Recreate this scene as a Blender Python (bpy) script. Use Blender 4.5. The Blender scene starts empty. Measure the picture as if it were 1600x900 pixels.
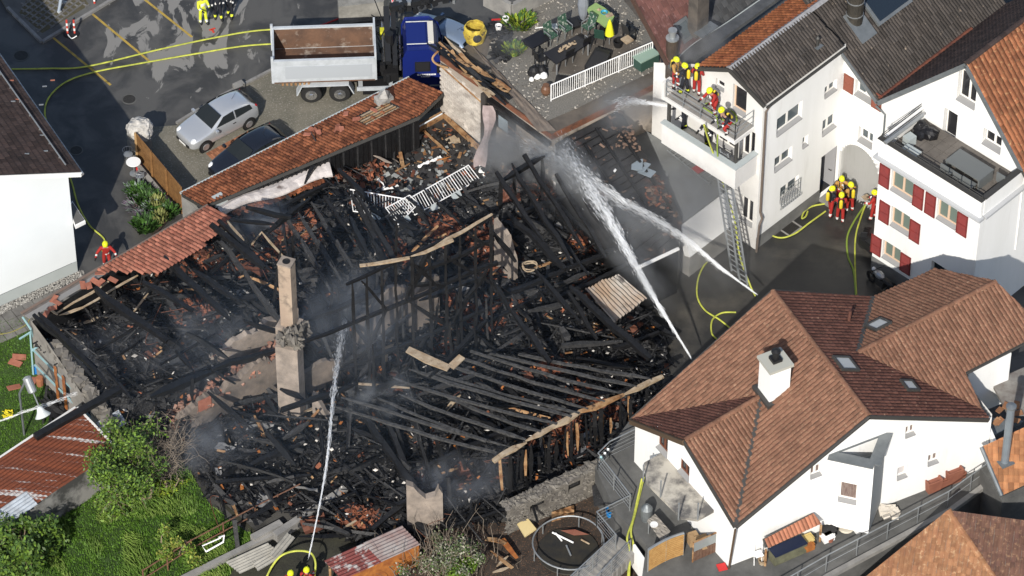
import bpy, bmesh, math, random
from mathutils import Vector, Matrix, noise
R = random.Random(11)
sc = bpy.context.scene
col = sc.collection
V = Vector
Z = V((0, 0, 1))
rad = math.radians
# ------------------------------------------------------------------ camera, world, sun, exposure
PITCH, DIST, FPX = rad(45), 194.0, 6800.0
CAM = V((0, -DIST * math.cos(PITCH), DIST * math.sin(PITCH)))
FW = V((0, math.cos(PITCH), -math.sin(PITCH)))
UPV = V((0, math.sin(PITCH), math.cos(PITCH)))
cam = bpy.data.cameras.new('camera'); camo = bpy.data.objects.new('camera', cam); col.objects.link(camo)
cam.sensor_width = 36; cam.lens = FPX / 1600 * 36; cam.clip_end = 3000; cam.clip_start = 1
camo.location = CAM; camo.rotation_euler = (rad(90) - PITCH, 0, 0)
sc.camera = camo
SUN_EL, SUN_AZ = 36, 193
w = bpy.data.worlds.new('World'); sc.world = w; w.use_nodes = True
nt = w.node_tree; bg = nt.nodes['Background']
sky = nt.nodes.new('ShaderNodeTexSky'); sky.sky_type = 'NISHITA'; sky.sun_disc = False
sky.sun_elevation = rad(SUN_EL); sky.sun_rotation = rad(SUN_AZ); sky.dust_density = 1.5
nt.links.new(sky.outputs[0], bg.inputs[0]); bg.inputs[1].default_value = 0.11
sl = bpy.data.lights.new('sun', 'SUN'); sl.energy = 4.2; sl.angle = rad(0.5); sl.color = (1, .95, .87)
so = bpy.data.objects.new('sun', sl); col.objects.link(so)
sdir = V((math.sin(rad(SUN_AZ)) * math.cos(rad(SUN_EL)), math.cos(rad(SUN_AZ)) * math.cos(rad(SUN_EL)), math.sin(rad(SUN_EL))))
so.rotation_euler = sdir.to_track_quat('Z', 'Y').to_euler(); so.location = sdir * 300
sc.view_settings.view_transform = 'Standard'; sc.view_settings.look = 'None'
sc.view_settings.exposure = 0.4; sc.view_settings.gamma = 1
sc.cycles.volume_step_rate = 2.0; sc.cycles.volume_max_steps = 64
sc.cycles.transparent_max_bounces = 16
# ------------------------------------------------------------------ survey: photo sight lines met with known planes
def ray(px, py):
    return (FW * FPX + V((1, 0, 0)) * (px - 800) - UPV * (py - 450)).normalized()
def P(px, py, z=0.0):
    d = ray(px, py); return CAM + d * ((z - CAM.z) / d.z)
def HP(px, py, o, n):
    d = ray(px, py); return CAM + d * ((o - CAM).dot(n) / d.dot(n))
def pln(a, b, c):
    return a, (b - a).cross(c - a).normalized()
def HPL(px, py, pl): return HP(px, py, pl[0], pl[1])
# ------------------------------------------------------------------ mesh builder
class MB:
    def __init__(s): s.v = []; s.f = []; s.m = []
    def poly(s, pts, m=0):
        i = len(s.v); s.v += [tuple(p) for p in pts]; s.f.append(tuple(range(i, i + len(pts)))); s.m.append(m)
    def hexa(s, p, m=0):
        i = len(s.v); s.v += [tuple(q) for q in p]
        for f in ((0, 3, 2, 1), (4, 5, 6, 7), (0, 1, 5, 4), (1, 2, 6, 5), (2, 3, 7, 6), (3, 0, 4, 7)):
            s.f.append(tuple(i + k for k in f)); s.m.append(m)
    def box(s, c, sx, sy, sz, rz=0, m=0, ax=None):
        c = V(c)
        if ax: x, y, z = ax
        else: x = V((math.cos(rz), math.sin(rz), 0)); y = V((-math.sin(rz), math.cos(rz), 0)); z = Z
        x = x * (sx / 2); y = y * (sy / 2); z = z * (sz / 2)
        s.hexa([c - x - y - z, c + x - y - z, c + x + y - z, c - x + y - z, c - x - y + z, c + x - y + z, c + x + y + z, c - x + y + z], m)
    def beam(s, a, b, wd, h=None, m=0, up=None):
        a = V(a); b = V(b); h = h or wd; d = b - a; L = d.length
        if L < 1e-5: return
        d /= L; u = up or (Z if abs(d.z) < .95 else V((0, 1, 0)))
        x = d.cross(u).normalized(); y = x.cross(d)
        s.box((a + b) / 2, L, wd, h, ax=(d, x, y), m=m)
    def prism(s, pts, ext, m=0, mside=None):
        pts = [V(p) for p in pts]; ext = V(ext); n = len(pts); i = len(s.v)
        s.v += [tuple(p) for p in pts] + [tuple(p + ext) for p in pts]
        s.f.append(tuple(range(i, i + n))); s.m.append(m)
        s.f.append(tuple(range(i + 2 * n - 1, i + n - 1, -1))); s.m.append(m)
        for k in range(n):
            s.f.append((i + k, i + (k + 1) % n, i + n + (k + 1) % n, i + n + k)); s.m.append(m if mside is None else mside)
    def tube(s, pts, r, n=6, m=0, cap=True):
        pts = [V(p) for p in pts]; N = len(pts); i = len(s.v)
        rs = r if isinstance(r, (list, tuple)) else [r] * N
        px = None
        for k in range(N):
            d = (pts[min(k + 1, N - 1)] - pts[max(k - 1, 0)]).normalized()
            u = Z if abs(d.z) < .9 else V((0, 1, 0))
            x = d.cross(u).normalized(); y = x.cross(d)
            if px is not None and x.dot(px) < -.2: x = -x; y = -y
            px = x
            for j in range(n):
                a = 2 * math.pi * j / n
                s.v.append(tuple(pts[k] + (x * math.cos(a) + y * math.sin(a)) * rs[k]))
        for k in range(N - 1):
            for j in range(n):
                s.f.append((i + k * n + j, i + k * n + (j + 1) % n, i + (k + 1) * n + (j + 1) % n, i + (k + 1) * n + j)); s.m.append(m)
        if cap:
            s.f.append(tuple(range(i + n - 1, i - 1, -1))); s.m.append(m)
            s.f.append(tuple(range(i + (N - 1) * n, i + N * n))); s.m.append(m)
    def rings(s, rr, m=0, cap=True):
        i = len(s.v); n = len(rr[0])
        for r_ in rr: s.v += [tuple(p) for p in r_]
        for k in range(len(rr) - 1):
            for j in range(n):
                s.f.append((i + k * n + j, i + k * n + (j + 1) % n, i + (k + 1) * n + (j + 1) % n, i + (k + 1) * n + j)); s.m.append(m)
        if cap:
            s.f.append(tuple(range(i + n - 1, i - 1, -1))); s.m.append(m)
            s.f.append(tuple(range(i + (len(rr) - 1) * n, i + len(rr) * n))); s.m.append(m)
    def lathe(s, c, prof, n=16, m=0, ax=Z, sq=(1, 1)):
        c = V(c); ax = V(ax); u = V((1, 0, 0)) if abs(ax.x) < .9 else V((0, 1, 0))
        x = (u - ax * u.dot(ax)).normalized(); y = ax.cross(x)
        s.rings([[c + ax * h + (x * math.cos(2 * math.pi * j / n) * sq[0] + y * math.sin(2 * math.pi * j / n) * sq[1]) * r for j in range(n)] for r, h in prof], m)
    def chip(s, c, r, rnd, m=0, flat=.4):
        a = [rnd.random() * 6.28 for _ in range(2)]
        q = Matrix.Rotation(a[0], 3, 'Z') @ Matrix.Rotation((rnd.random() - .5) * 1.2, 3, 'X')
        sx, sy, sz = r * (.6 + rnd.random()), r * (.35 + .6 * rnd.random()), r * flat * (.4 + rnd.random())
        c = V(c); p = [c + q @ V(t) for t in ((sx, 0, 0), (0, sy, 0), (-sx, 0, 0), (0, -sy, 0), (0, 0, sz), (0, 0, -sz))]
        i = len(s.v); s.v += [tuple(t) for t in p]
        for f in ((0, 1, 4), (1, 2, 4), (2, 3, 4), (3, 0, 4), (1, 0, 5), (2, 1, 5), (3, 2, 5), (0, 3, 5)):
            s.f.append(tuple(i + k for k in f)); s.m.append(m)
    def plate(s, c, sx, sy, sz, rnd, m=0, tilt=.6):
        q = Matrix.Rotation(rnd.random() * 6.28, 3, 'Z') @ Matrix.Rotation((rnd.random() - .5) * tilt * 2, 3, 'X') @ Matrix.Rotation((rnd.random() - .5) * tilt * 2, 3, 'Y')
        s.box(c, sx, sy, sz, ax=(q @ V((1, 0, 0)), q @ V((0, 1, 0)), q @ V((0, 0, 1))), m=m)
    def mesh(s, name, mats, smooth=False):
        me = bpy.data.meshes.new(name); me.from_pydata(s.v, [], s.f)
        for m in (mats if isinstance(mats, (list, tuple)) else [mats]): me.materials.append(m)
        me.polygons.foreach_set('material_index', s.m)
        if smooth: me.polygons.foreach_set('use_smooth', [True] * len(s.f))
        me.update(); return me
    def build(s, name, mats, parent=None, smooth=False, local=False, **tg):
        return link(name, s.mesh(name, mats, smooth), parent, local, **tg)
def wm(o):
    b = Matrix.LocRotScale(o.location, o.rotation_euler, o.scale)
    return (wm(o.parent) @ o.matrix_parent_inverse @ b) if o.parent else b
def link(name, me, parent=None, local=False, **tg):
    o = bpy.data.objects.new(name, me); col.objects.link(o)
    if parent is not None:
        o.parent = parent
        if not local: o.matrix_parent_inverse = wm(parent).inverted()
    return tag(o, **tg)
def tag(o, label=None, cat=None, group=None, kind=None):
    if label: o['label'] = label
    if cat: o['category'] = cat
    if group: o['group'] = group
    if kind: o['kind'] = kind
    return o
def thing(name, label, cat, loc=(0, 0, 0), rz=0, group=None):
    o = bpy.data.objects.new(name, None); col.objects.link(o); o.location = loc; o.rotation_euler = (0, 0, rz)
    o.empty_display_size = .2
    return tag(o, label, cat, group)
KIDS = {}
def dup(root, loc, rz, label=None, group=None, scale=None):
    r = root.copy(); col.objects.link(r); r.location = loc; r.rotation_euler = (0, 0, rz)
    if scale: r.scale = scale
    if label: r['label'] = label
    if group: r['group'] = group
    if root.name not in KIDS: KIDS[root.name] = [(c, list(c.children)) for c in root.children]
    for ch, gr in KIDS[root.name]:
        c = ch.copy(); col.objects.link(c); c.parent = r
        for g in gr:
            d = g.copy(); col.objects.link(d); d.parent = c
    return r
# ------------------------------------------------------------------ materials
MATS = {}
def mat(name, c, rough=.85, c2=None, scale=2.0, detail=6, isl=0.0, bump=0.0, bscale=None, metal=0, spec=.3, lo=.35, hi=.65, c3=None, s3=8, lo3=.55, hi3=.65, stretch=None, trans=0, coat=0):
    dk = lambda q: tuple(t * .86 for t in q) if q and max(q) < .5 else q
    c, c2, c3 = dk(c), dk(c2), dk(c3); m = bpy.data.materials.new(name); m.use_nodes = True; n = m.node_tree.nodes; L = m.node_tree.links
    b = n['Principled BSDF']; b.inputs['Roughness'].default_value = rough; b.inputs['Metallic'].default_value = metal
    b.inputs['Specular IOR Level'].default_value = spec; b.inputs['Coat Weight'].default_value = coat
    b.inputs['Transmission Weight'].default_value = trans
    tc = n.new('ShaderNodeTexCoord'); src = tc.outputs['Object']
    if stretch:
        mp = n.new('ShaderNodeMapping'); mp.inputs['Scale'].default_value = stretch[:3]
        if len(stretch) > 3: mp.inputs['Rotation'].default_value = (0, 0, stretch[3])
        L.new(src, mp.inputs[0]); src = mp.outputs[0]
    def ns(sca, dt=detail):
        t = n.new('ShaderNodeTexNoise'); t.inputs['Scale'].default_value = sca; t.inputs['Detail'].default_value = dt; t.inputs['Roughness'].default_value = .65
        L.new(src, t.inputs['Vector']); return t.outputs['Fac']
    def ramp(f, l, h):
        r = n.new('ShaderNodeMapRange'); r.inputs[1].default_value = l; r.inputs[2].default_value = h; L.new(f, r.inputs[0]); return r.outputs[0]
    def mix(f, a, bcol):
        x = n.new('ShaderNodeMix'); x.data_type = 'RGBA'
        if isinstance(f, float): x.inputs[0].default_value = f
        else: L.new(f, x.inputs[0])
        for k, q in ((6, a), (7, bcol)):
            if isinstance(q, tuple): x.inputs[k].default_value = (*q, 1)
            else: L.new(q, x.inputs[k])
        return x.outputs[2]
    out = c
    if c2: out = mix(ramp(ns(scale), lo, hi), c, c2)
    if c3: out = mix(ramp(ns(s3), lo3, hi3), out, c3)
    if isl:
        g = n.new('ShaderNodeNewGeometry'); h = n.new('ShaderNodeHueSaturation')
        r = n.new('ShaderNodeMapRange'); r.inputs[3].default_value = 1 - isl; r.inputs[4].default_value = 1 + isl
        L.new(g.outputs['Random Per Island'], r.inputs[0]); L.new(r.outputs[0], h.inputs['Value'])
        if isinstance(out, tuple): h.inputs['Color'].default_value = (*out, 1)
        else: L.new(out, h.inputs['Color'])
        out = h.outputs[0]
    if isinstance(out, tuple): b.inputs['Base Color'].default_value = (*out, 1)
    else: L.new(out, b.inputs['Base Color'])
    if bump:
        bp = n.new('ShaderNodeBump'); bp.inputs['Strength'].default_value = 1; bp.inputs['Distance'].default_value = bump
        L.new(ns(bscale or scale * 4), bp.inputs['Height']); L.new(bp.outputs[0], b.inputs['Normal'])
    MATS[name] = m; return m
def glass(name, c=(.02, .025, .03), rough=.08):
    return mat(name, c, rough, spec=.22)
WHITE = mat('white_render', (.78, .78, .77), .9, (.70, .70, .68), .5, bump=.004, bscale=18, c3=(.60, .59, .56), s3=1.3, lo3=.58, hi3=.8, stretch=(1, 1, .16))
WHITE2 = mat('cool_white_render', (.70, .74, .76), .9, (.66, .70, .72), .3, bump=.004, bscale=18)
WGREY = mat('grey_patched_render', (.66, .65, .63), .9, (.5, .49, .47), .25, bump=.004, bscale=18)  # duller off-white with broad greyer patches
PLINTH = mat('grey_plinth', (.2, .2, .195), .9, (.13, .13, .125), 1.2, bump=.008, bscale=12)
PLINTH2 = mat('pale_plinth', (.42, .46, .46), .9, (.37, .41, .41), .6, bump=.006, bscale=14)
WFRAME = mat('white_window_frame', (.75, .73, .69), .5)
WOODF = mat('pale_wood_frame', (.58, .42, .3), .6)
PANE = glass('window_glass', (.10, .12, .13), .07)
PANED = glass('dark_window_glass', (.025, .025, .028), .06)
SILLM = mat('stone_sill', (.30, .30, .30), .8)
SHUT = mat('red_shutter_paint', (.22, .035, .03), .55, (.17, .03, .028), 3)
SHUTB = mat('brown_shutter_paint', (.22, .07, .045), .55)
GALV = mat('galvanised_steel', (.42, .44, .45), .45, (.34, .36, .37), 3, metal=.6)
ZINC = mat('grey_zinc', (.25, .27, .28), .5, (.19, .21, .22), 2, metal=.5)
DKMETAL = mat('dark_gutter_metal', (.07, .068, .064), .5, metal=.3)
BRONZE = mat('bronze_gutter', (.13, .09, .06), .5, metal=.3)
CONC = mat('concrete', (.30, .29, .27), .9, (.20, .195, .185), 1.2, bump=.01, bscale=9)
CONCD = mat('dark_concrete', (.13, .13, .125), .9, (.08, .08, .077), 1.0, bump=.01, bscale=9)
T_BROWN = mat('brown_roof_tile', (.062, .042, .037), .8, (.04, .03, .028), 1.2, isl=.3, spec=.2, c3=(.11, .085, .065), s3=9, lo3=.62, hi3=.7)
T_GREY = mat('grey_brown_roof_tile', (.105, .092, .085), .85, (.07, .062, .06), 1.0, isl=.3, spec=.15, c3=(.24, .2, .16), s3=3.2, lo3=.64, hi3=.7)
T_DARK = mat('dark_grey_roof_tile', (.075, .065, .058), .85, (.05, .045, .042), 1.0, isl=.3, spec=.15, c3=(.22, .18, .14), s3=3.4, lo3=.64, hi3=.7)
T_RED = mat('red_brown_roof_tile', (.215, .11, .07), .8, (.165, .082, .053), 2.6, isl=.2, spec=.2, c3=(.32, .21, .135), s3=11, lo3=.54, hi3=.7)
T_REDSHADE = mat('shaded_red_roof_tile', (.135, .06, .043), .8, (.095, .042, .032), 2.4, isl=.24, spec=.2, c3=(.3, .19, .13), s3=7, lo3=.6, hi3=.72)  # red tile darkened in colour for slopes turned from the sun
T_ORANGE = mat('orange_roof_tile', (.30, .11, .045), .8, (.20, .065, .03), 1.8, isl=.35, spec=.2, c3=(.12, .05, .03), s3=2.2, lo3=.58, hi3=.7)
T_OCHRE = mat('ochre_roof_tile', (.30, .155, .08), .85, (.23, .11, .06), 2.6, isl=.2, spec=.15, c3=(.44, .29, .17), s3=6, lo3=.55, hi3=.7)
T_OLD = mat('old_orange_tile', (.27, .098, .046), .85, (.13, .046, .025), 1.3, isl=.45, spec=.15, c3=(.05, .022, .015), s3=1.6, lo3=.55, hi3=.72)
T_PINK = mat('pink_clay_tile', (.36, .15, .10), .85, (.25, .09, .06), 2.5, isl=.35, spec=.15)
CHAR = mat('charred_wood', (.0055, .0056, .0062), .5, (.013, .0132, .0145), 5, bump=.02, bscale=14, spec=.35, c3=(.05, .05, .052), s3=9, lo3=.63, hi3=.76)
CHARL = mat('ashen_charred_wood', (.04, .04, .041), .7, (.016, .016, .017), 7, bump=.02, bscale=16, spec=.35, c3=(.14, .135, .13), s3=14, lo3=.58, hi3=.72)
RAW = mat('scorched_raw_wood', (.42, .27, .14), .8, (.2, .09, .035), 2.2, bump=.01, bscale=12, c3=(.05, .03, .02), s3=3, lo3=.56, hi3=.66)
PALEW = mat('pale_split_wood', (.44, .36, .26), .8, (.27, .19, .115), 3, c3=(.1, .06, .04), s3=4, lo3=.6, hi3=.7)
ORW = mat('orange_wood', (.45, .17, .04), .75, (.25, .08, .025), 3)
TAN = mat('sooty_tan_plaster', (.24, .195, .16), .92, (.11, .095, .082), 1.1, bump=.015, bscale=6, c3=(.08, .07, .065), s3=.7, lo3=.52, hi3=.68)
TANW = mat('pale_sooty_plaster', (.36, .30, .25), .92, (.20, .17, .145), 1.6, bump=.012, bscale=7, c3=(.13, .115, .105), s3=1.1, lo3=.6, hi3=.75)
STONE = mat('rubble_stone', (.19, .175, .15), .92, (.12, .11, .10), 2.5, isl=.3, bump=.01, bscale=10, c3=(.10, .09, .08), s3=1.0, lo3=.58, hi3=.75)
BLACKM = mat('black_plastic', (.015, .015, .016), .5)
RUBBER = mat('tyre_rubber', (.02, .02, .02), .8)
HOSE = mat('yellow_hose', (.48, .50, .08), .7, (.32, .35, .06), 3)
HOSEG = mat('green_hose', (.22, .30, .05), .6)
STEELW = mat('white_painted_steel', (.74, .74, .73), .5)
def stuff(o): o['kind'] = 'stuff'; return o
# ------------------------------------------------------------------ roofs of single tiles
def clip_bm(bm, pts, nrm):
    c = sum((V(p) for p in pts), V()) / len(pts)
    for k in range(len(pts)):
        a = V(pts[k]); b = V(pts[(k + 1) % len(pts)]); e = (b - a)
        if e.length < 1e-4: continue
        pn = e.cross(nrm).normalized()
        if (c - a).dot(pn) > 0: pn = -pn
        bmesh.ops.bisect_plane(bm, geom=bm.verts[:] + bm.edges[:] + bm.faces[:], plane_co=a, plane_no=pn, clear_outer=True)
def tile_roof(name, pts, m, parent, tw=.2, th=.3, amp=.035, lift=.045, deck=True, holes=None, jit=.006, rnd=None, deckm=None, flat=False):
    """every tile of a roof face is a curved shell with a butt edge, cut along hips and verges; one mesh, kind stuff"""
    rnd = rnd or R
    pts = [V(p) for p in pts]
    n = (pts[1] - pts[0]).cross(pts[2] - pts[0]).normalized()
    if n.z < 0: n = -n
    up = (Z - n * n.z).normalized(); rt = up.cross(n).normalized()
    o = pts[0]; us = [(p - o).dot(rt) for p in pts]; vs = [(p - o).dot(up) for p in pts]
    mb = MB(); r0 = 0; v = min(vs) - .02
    prof = ((0, 0), (.3, 1), (.62, .9), (1, 0)) if not flat else ((0, 0), (.06, 1), (.94, 1), (1, 0))
    c2 = [V((a, b)) for a, b in zip(us, vs)]
    def inside(x, y, mg):
        s0 = 0
        for k in range(len(c2)):
            a = c2[k]; b = c2[(k + 1) % len(c2)]; e = b - a
            if e.length < 1e-4: continue
            d = (e.x * (y - a.y) - e.y * (x - a.x)) / e.length
            s0 = s0 or (1 if AREA > 0 else -1)
            if d * s0 < -mg: return False
        return True
    AREA = sum(c2[k].x * c2[(k + 1) % len(c2)].y - c2[k].y * c2[(k + 1) % len(c2)].x for k in range(len(c2)))
    row = 0
    while v < max(vs):
        u = min(us) - tw + ((row % 2) * tw / 2 if flat else 0)
        while u < max(us):
            if inside(u + tw / 2, v + th / 2, max(tw, th)) and not (holes and holes(o + rt * (u + tw / 2) + up * (v + th / 2))):
                j = [(rnd.random() - .5) * 2 * jit for _ in range(3)]
                lo_ = lift + j[0]; hi_ = .008 + j[1] * .5
                i = len(mb.v)
                for q, h in prof: mb.v.append(tuple(o + rt * (u + q * tw * .97 + j[2]) + up * (v - .03) + n * (lo_ + h * amp)))
                for q, h in prof: mb.v.append(tuple(o + rt * (u + q * tw * .97 + j[2]) + up * (v + th + .02) + n * (hi_ + h * amp)))
                for q, h in prof: mb.v.append(tuple(o + rt * (u + q * tw * .97 + j[2]) + up * (v - .025) + n * (hi_ - .01)))
                for k in range(3):
                    mb.f.append((i + k, i + k + 1, i + 5 + k, i + 4 + k)); mb.m.append(0)
                    mb.f.append((i + 8 + k, i + 9 + k, i + k + 1, i + k)); mb.m.append(0)
            u += tw
        v += th; row += 1
    me = mb.mesh(name, m)
    bm = bmesh.new(); bm.from_mesh(me); clip_bm(bm, pts, n); bm.to_mesh(me); bm.free()
    ob = link(name, me, parent); stuff(ob)
    if deck:
        d = MB(); d.prism([p + n * .004 for p in pts], -n * .16); d.build('roof_deck', deckm or DKMETAL, parent)
    return ob
def ridge(name, a, b, m, parent, r=.13, step=.38, up=.05):
    """ridge or hip covered with overlapping half-round tiles, one mesh"""
    a = V(a); b = V(b); d = (b - a); L = d.length; d /= L; x = d.cross(Z).normalized(); y = x.cross(d); mb = MB(); t = 0
    while t < L - .05:
        e = min(t + step + .04, L); i = len(mb.v)
        for q, rr in ((t, r * 1.08), (e, r * .96)):
            for k in range(6):
                an = math.pi * k / 5
                mb.v.append(tuple(a + d * q + x * math.cos(an) * rr + y * (math.sin(an) * rr * .75 + up - .04)))
        for k in range(5): mb.f.append((i + k, i + k + 1, i + 7 + k, i + 6 + k)); mb.m.append(0)
        mb.f.append(tuple(range(i + 5, i - 1, -1))); mb.m.append(0)
        t += step
    return stuff(mb.build(name, m, parent))
# ------------------------------------------------------------------ walls with openings and windows
def uvp(px, py, o, u, n):
    p = HP(px, py, o, n) - o; return p.dot(u), p.z
def opn(o, u, n, bl, tr):
    a = uvp(*bl, o, u, n); b = uvp(*tr, o, u, n)
    return (min(a[0], b[0]), min(a[1], b[1]), max(a[0], b[0]), max(a[1], b[1]))
def wall(name, parent, o, u, n, L, H, m, ops=(), clips=(), depth=.22, u0=0, v0=0, **tg):
    xs = sorted({round(t, 4) for t in [u0, L] + [q for p in ops for q in (p[0], p[2])] if u0 <= t <= L})
    ys = sorted({round(t, 4) for t in [v0, H] + [q for p in ops for q in (p[1], p[3])] if v0 <= t <= H})
    bm = bmesh.new(); vs = {}
    def gv(i, j):
        if (i, j) not in vs: vs[i, j] = bm.verts.new(o + u * xs[i] + Z * ys[j])
        return vs[i, j]
    for i in range(len(xs) - 1):
        for j in range(len(ys) - 1):
            cx, cy = (xs[i] + xs[i + 1]) / 2, (ys[j] + ys[j + 1]) / 2
            if any(p[0] < cx < p[2] and p[1] < cy < p[3] for p in ops): continue
            f = bm.faces.new((gv(i, j), gv(i + 1, j), gv(i + 1, j + 1), gv(i, j + 1)))
    for a, b in clips:   # keep below the line a-b given as (u,v)
        pa = o + u * a[0] + Z * a[1]; pb = o + u * b[0] + Z * b[1]; e = pb - pa
        pn = e.cross(n).normalized()
        if pn.z < 0: pn = -pn
        bmesh.ops.bisect_plane(bm, geom=bm.verts[:] + bm.edges[:] + bm.faces[:], plane_co=pa, plane_no=pn, clear_outer=True)
    for p in ops:
        a = [o + u * p[0] + Z * p[1], o + u * p[2] + Z * p[1], o + u * p[2] + Z * p[3], o + u * p[0] + Z * p[3]]
        for k in range(4):
            q = [a[k], a[(k + 1) % 4], a[(k + 1) % 4] - n * depth, a[k] - n * depth]
            bm.faces.new([bm.verts.new(t) for t in q])
    me = bpy.data.meshes.new(name); bm.to_mesh(me); bm.free(); me.materials.append(m)
    return link(name, me, parent, **tg)
def window(parent, o, u, n, op, depth=.2, cols=2, fm=None, pm=None, sill=True, fw=.07, bars=0, name='window', label=None, sillm=None):
    fm = fm or WFRAME; pm = pm or PANE
    x0, y0, x1, y1 = op; c = o - n * (depth - .03)
    at = lambda a, b, d=0: c + u * a + Z * b + n * d
    mb = MB(); ax = (u, n, Z); H = y1 - y0; W = x1 - x0
    sh = min(.14, H * .14) if sill else .0
    yb = y0 + sh
    for a in (x0 + fw / 2, x1 - fw / 2): mb.box(at(a, (yb + y1) / 2), fw, .06, y1 - yb, ax=ax)
    for b in (yb + fw / 2, y1 - fw / 2): mb.box(at((x0 + x1) / 2, b), W - 2 * fw, .056, fw, ax=ax)
    for k in range(1, cols): mb.box(at(x0 + W * k / cols, (yb + y1) / 2), fw * 1.5, .058, y1 - yb - 2 * fw, ax=ax)
    for k in range(1, bars + 1): mb.box(at((x0 + x1) / 2, yb + (y1 - yb) * k / (bars + 1)), W - 2 * fw, .05, .03, ax=ax)
    f = mb.build(name, fm, parent, label=label)
    for k in range(cols):
        g = MB(); a = x0 + W * k / cols + fw * .8; b = x0 + W * (k + 1) / cols - fw * .8
        g.box(at((a + b) / 2, (yb + y1) / 2, -.012), b - a, .012, y1 - yb - fw * 1.6, ax=ax); g.build('pane', pm, f)
    if sill:
        g = MB(); a = o + u * (x0 + .005) + Z * (y0 + .004); b = o + u * (x1 - .005) + Z * (y0 + .004)
        g.hexa([a + n * .05, b + n * .05, b - n * (depth - .0), a - n * (depth - .0),
                a + n * .05 + Z * .05, b + n * .05 + Z * .05, b - n * depth + Z * (sh - .002), a - n * depth + Z * (sh - .002)])
        g.build('sill', sillm or SILLM, f)
    return f
def shutter(parent, o, u, n, op, m=None, name='shutter'):
    x0, y0, x1, y1 = op; at = lambda a, b, d=0: o + u * a + Z * b + n * (.05 + d)
    mb = MB(); ax = (u, n, Z); W = x1 - x0; H = y1 - y0; fw = .06
    for a in (x0 + fw / 2, x1 - fw / 2): mb.box(at(a, (y0 + y1) / 2), fw, .04, H, ax=ax)
    for b in (y0 + fw / 2, (y0 + y1) / 2, y1 - fw / 2): mb.box(at((x0 + x1) / 2, b), W - 2 * fw, .036, fw, ax=ax)
    k = y0 + fw
    while k < y1 - fw:
        s_ = (Z * .8 - n * .6).normalized()
        mb.box(at((x0 + x1) / 2, k + .03), W - 2 * fw, .012, .06, ax=(u, s_.cross(u).normalized(), s_)); k += .055
    return mb.build(name, m or SHUT, parent)
def gutter(parent, a, b, m=None, r=.07, name='gutter'):
    mb = MB(); mb.tube([a, b], r, 7); return mb.build(name, m or DKMETAL, parent)
def pipe(parent, pts, r=.05, m=None, name='downpipe'):
    mb = MB(); mb.tube(pts, r, 7); return mb.build(name, m or DKMETAL, parent)
def smooth_path(pts, n=8):
    pts = [V(p) for p in pts]; out = []
    for i in range(len(pts) - 1):
        p0 = pts[max(i - 1, 0)]; p1 = pts[i]; p2 = pts[i + 1]; p3 = pts[min(i + 2, len(pts) - 1)]
        for k in range(n):
            t = k / n
            out.append(.5 * ((2 * p1) + (p2 - p0) * t + (2 * p0 - 5 * p1 + 4 * p2 - p3) * t * t + (3 * p1 - p0 - 3 * p2 + p3) * t ** 3))
    out.append(pts[-1]); return out
def inpoly(x, y, poly):
    c = False; j = len(poly) - 1
    for i in range(len(poly)):
        xi, yi = poly[i][0], poly[i][1]; xj, yj = poly[j][0], poly[j][1]
        if (yi > y) != (yj > y) and x < (xj - xi) * (y - yi) / (yj - yi) + xi: c = not c
        j = i
    return c
def PP(l, z=0): return [P(x, y, z) for x, y in l]
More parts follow.
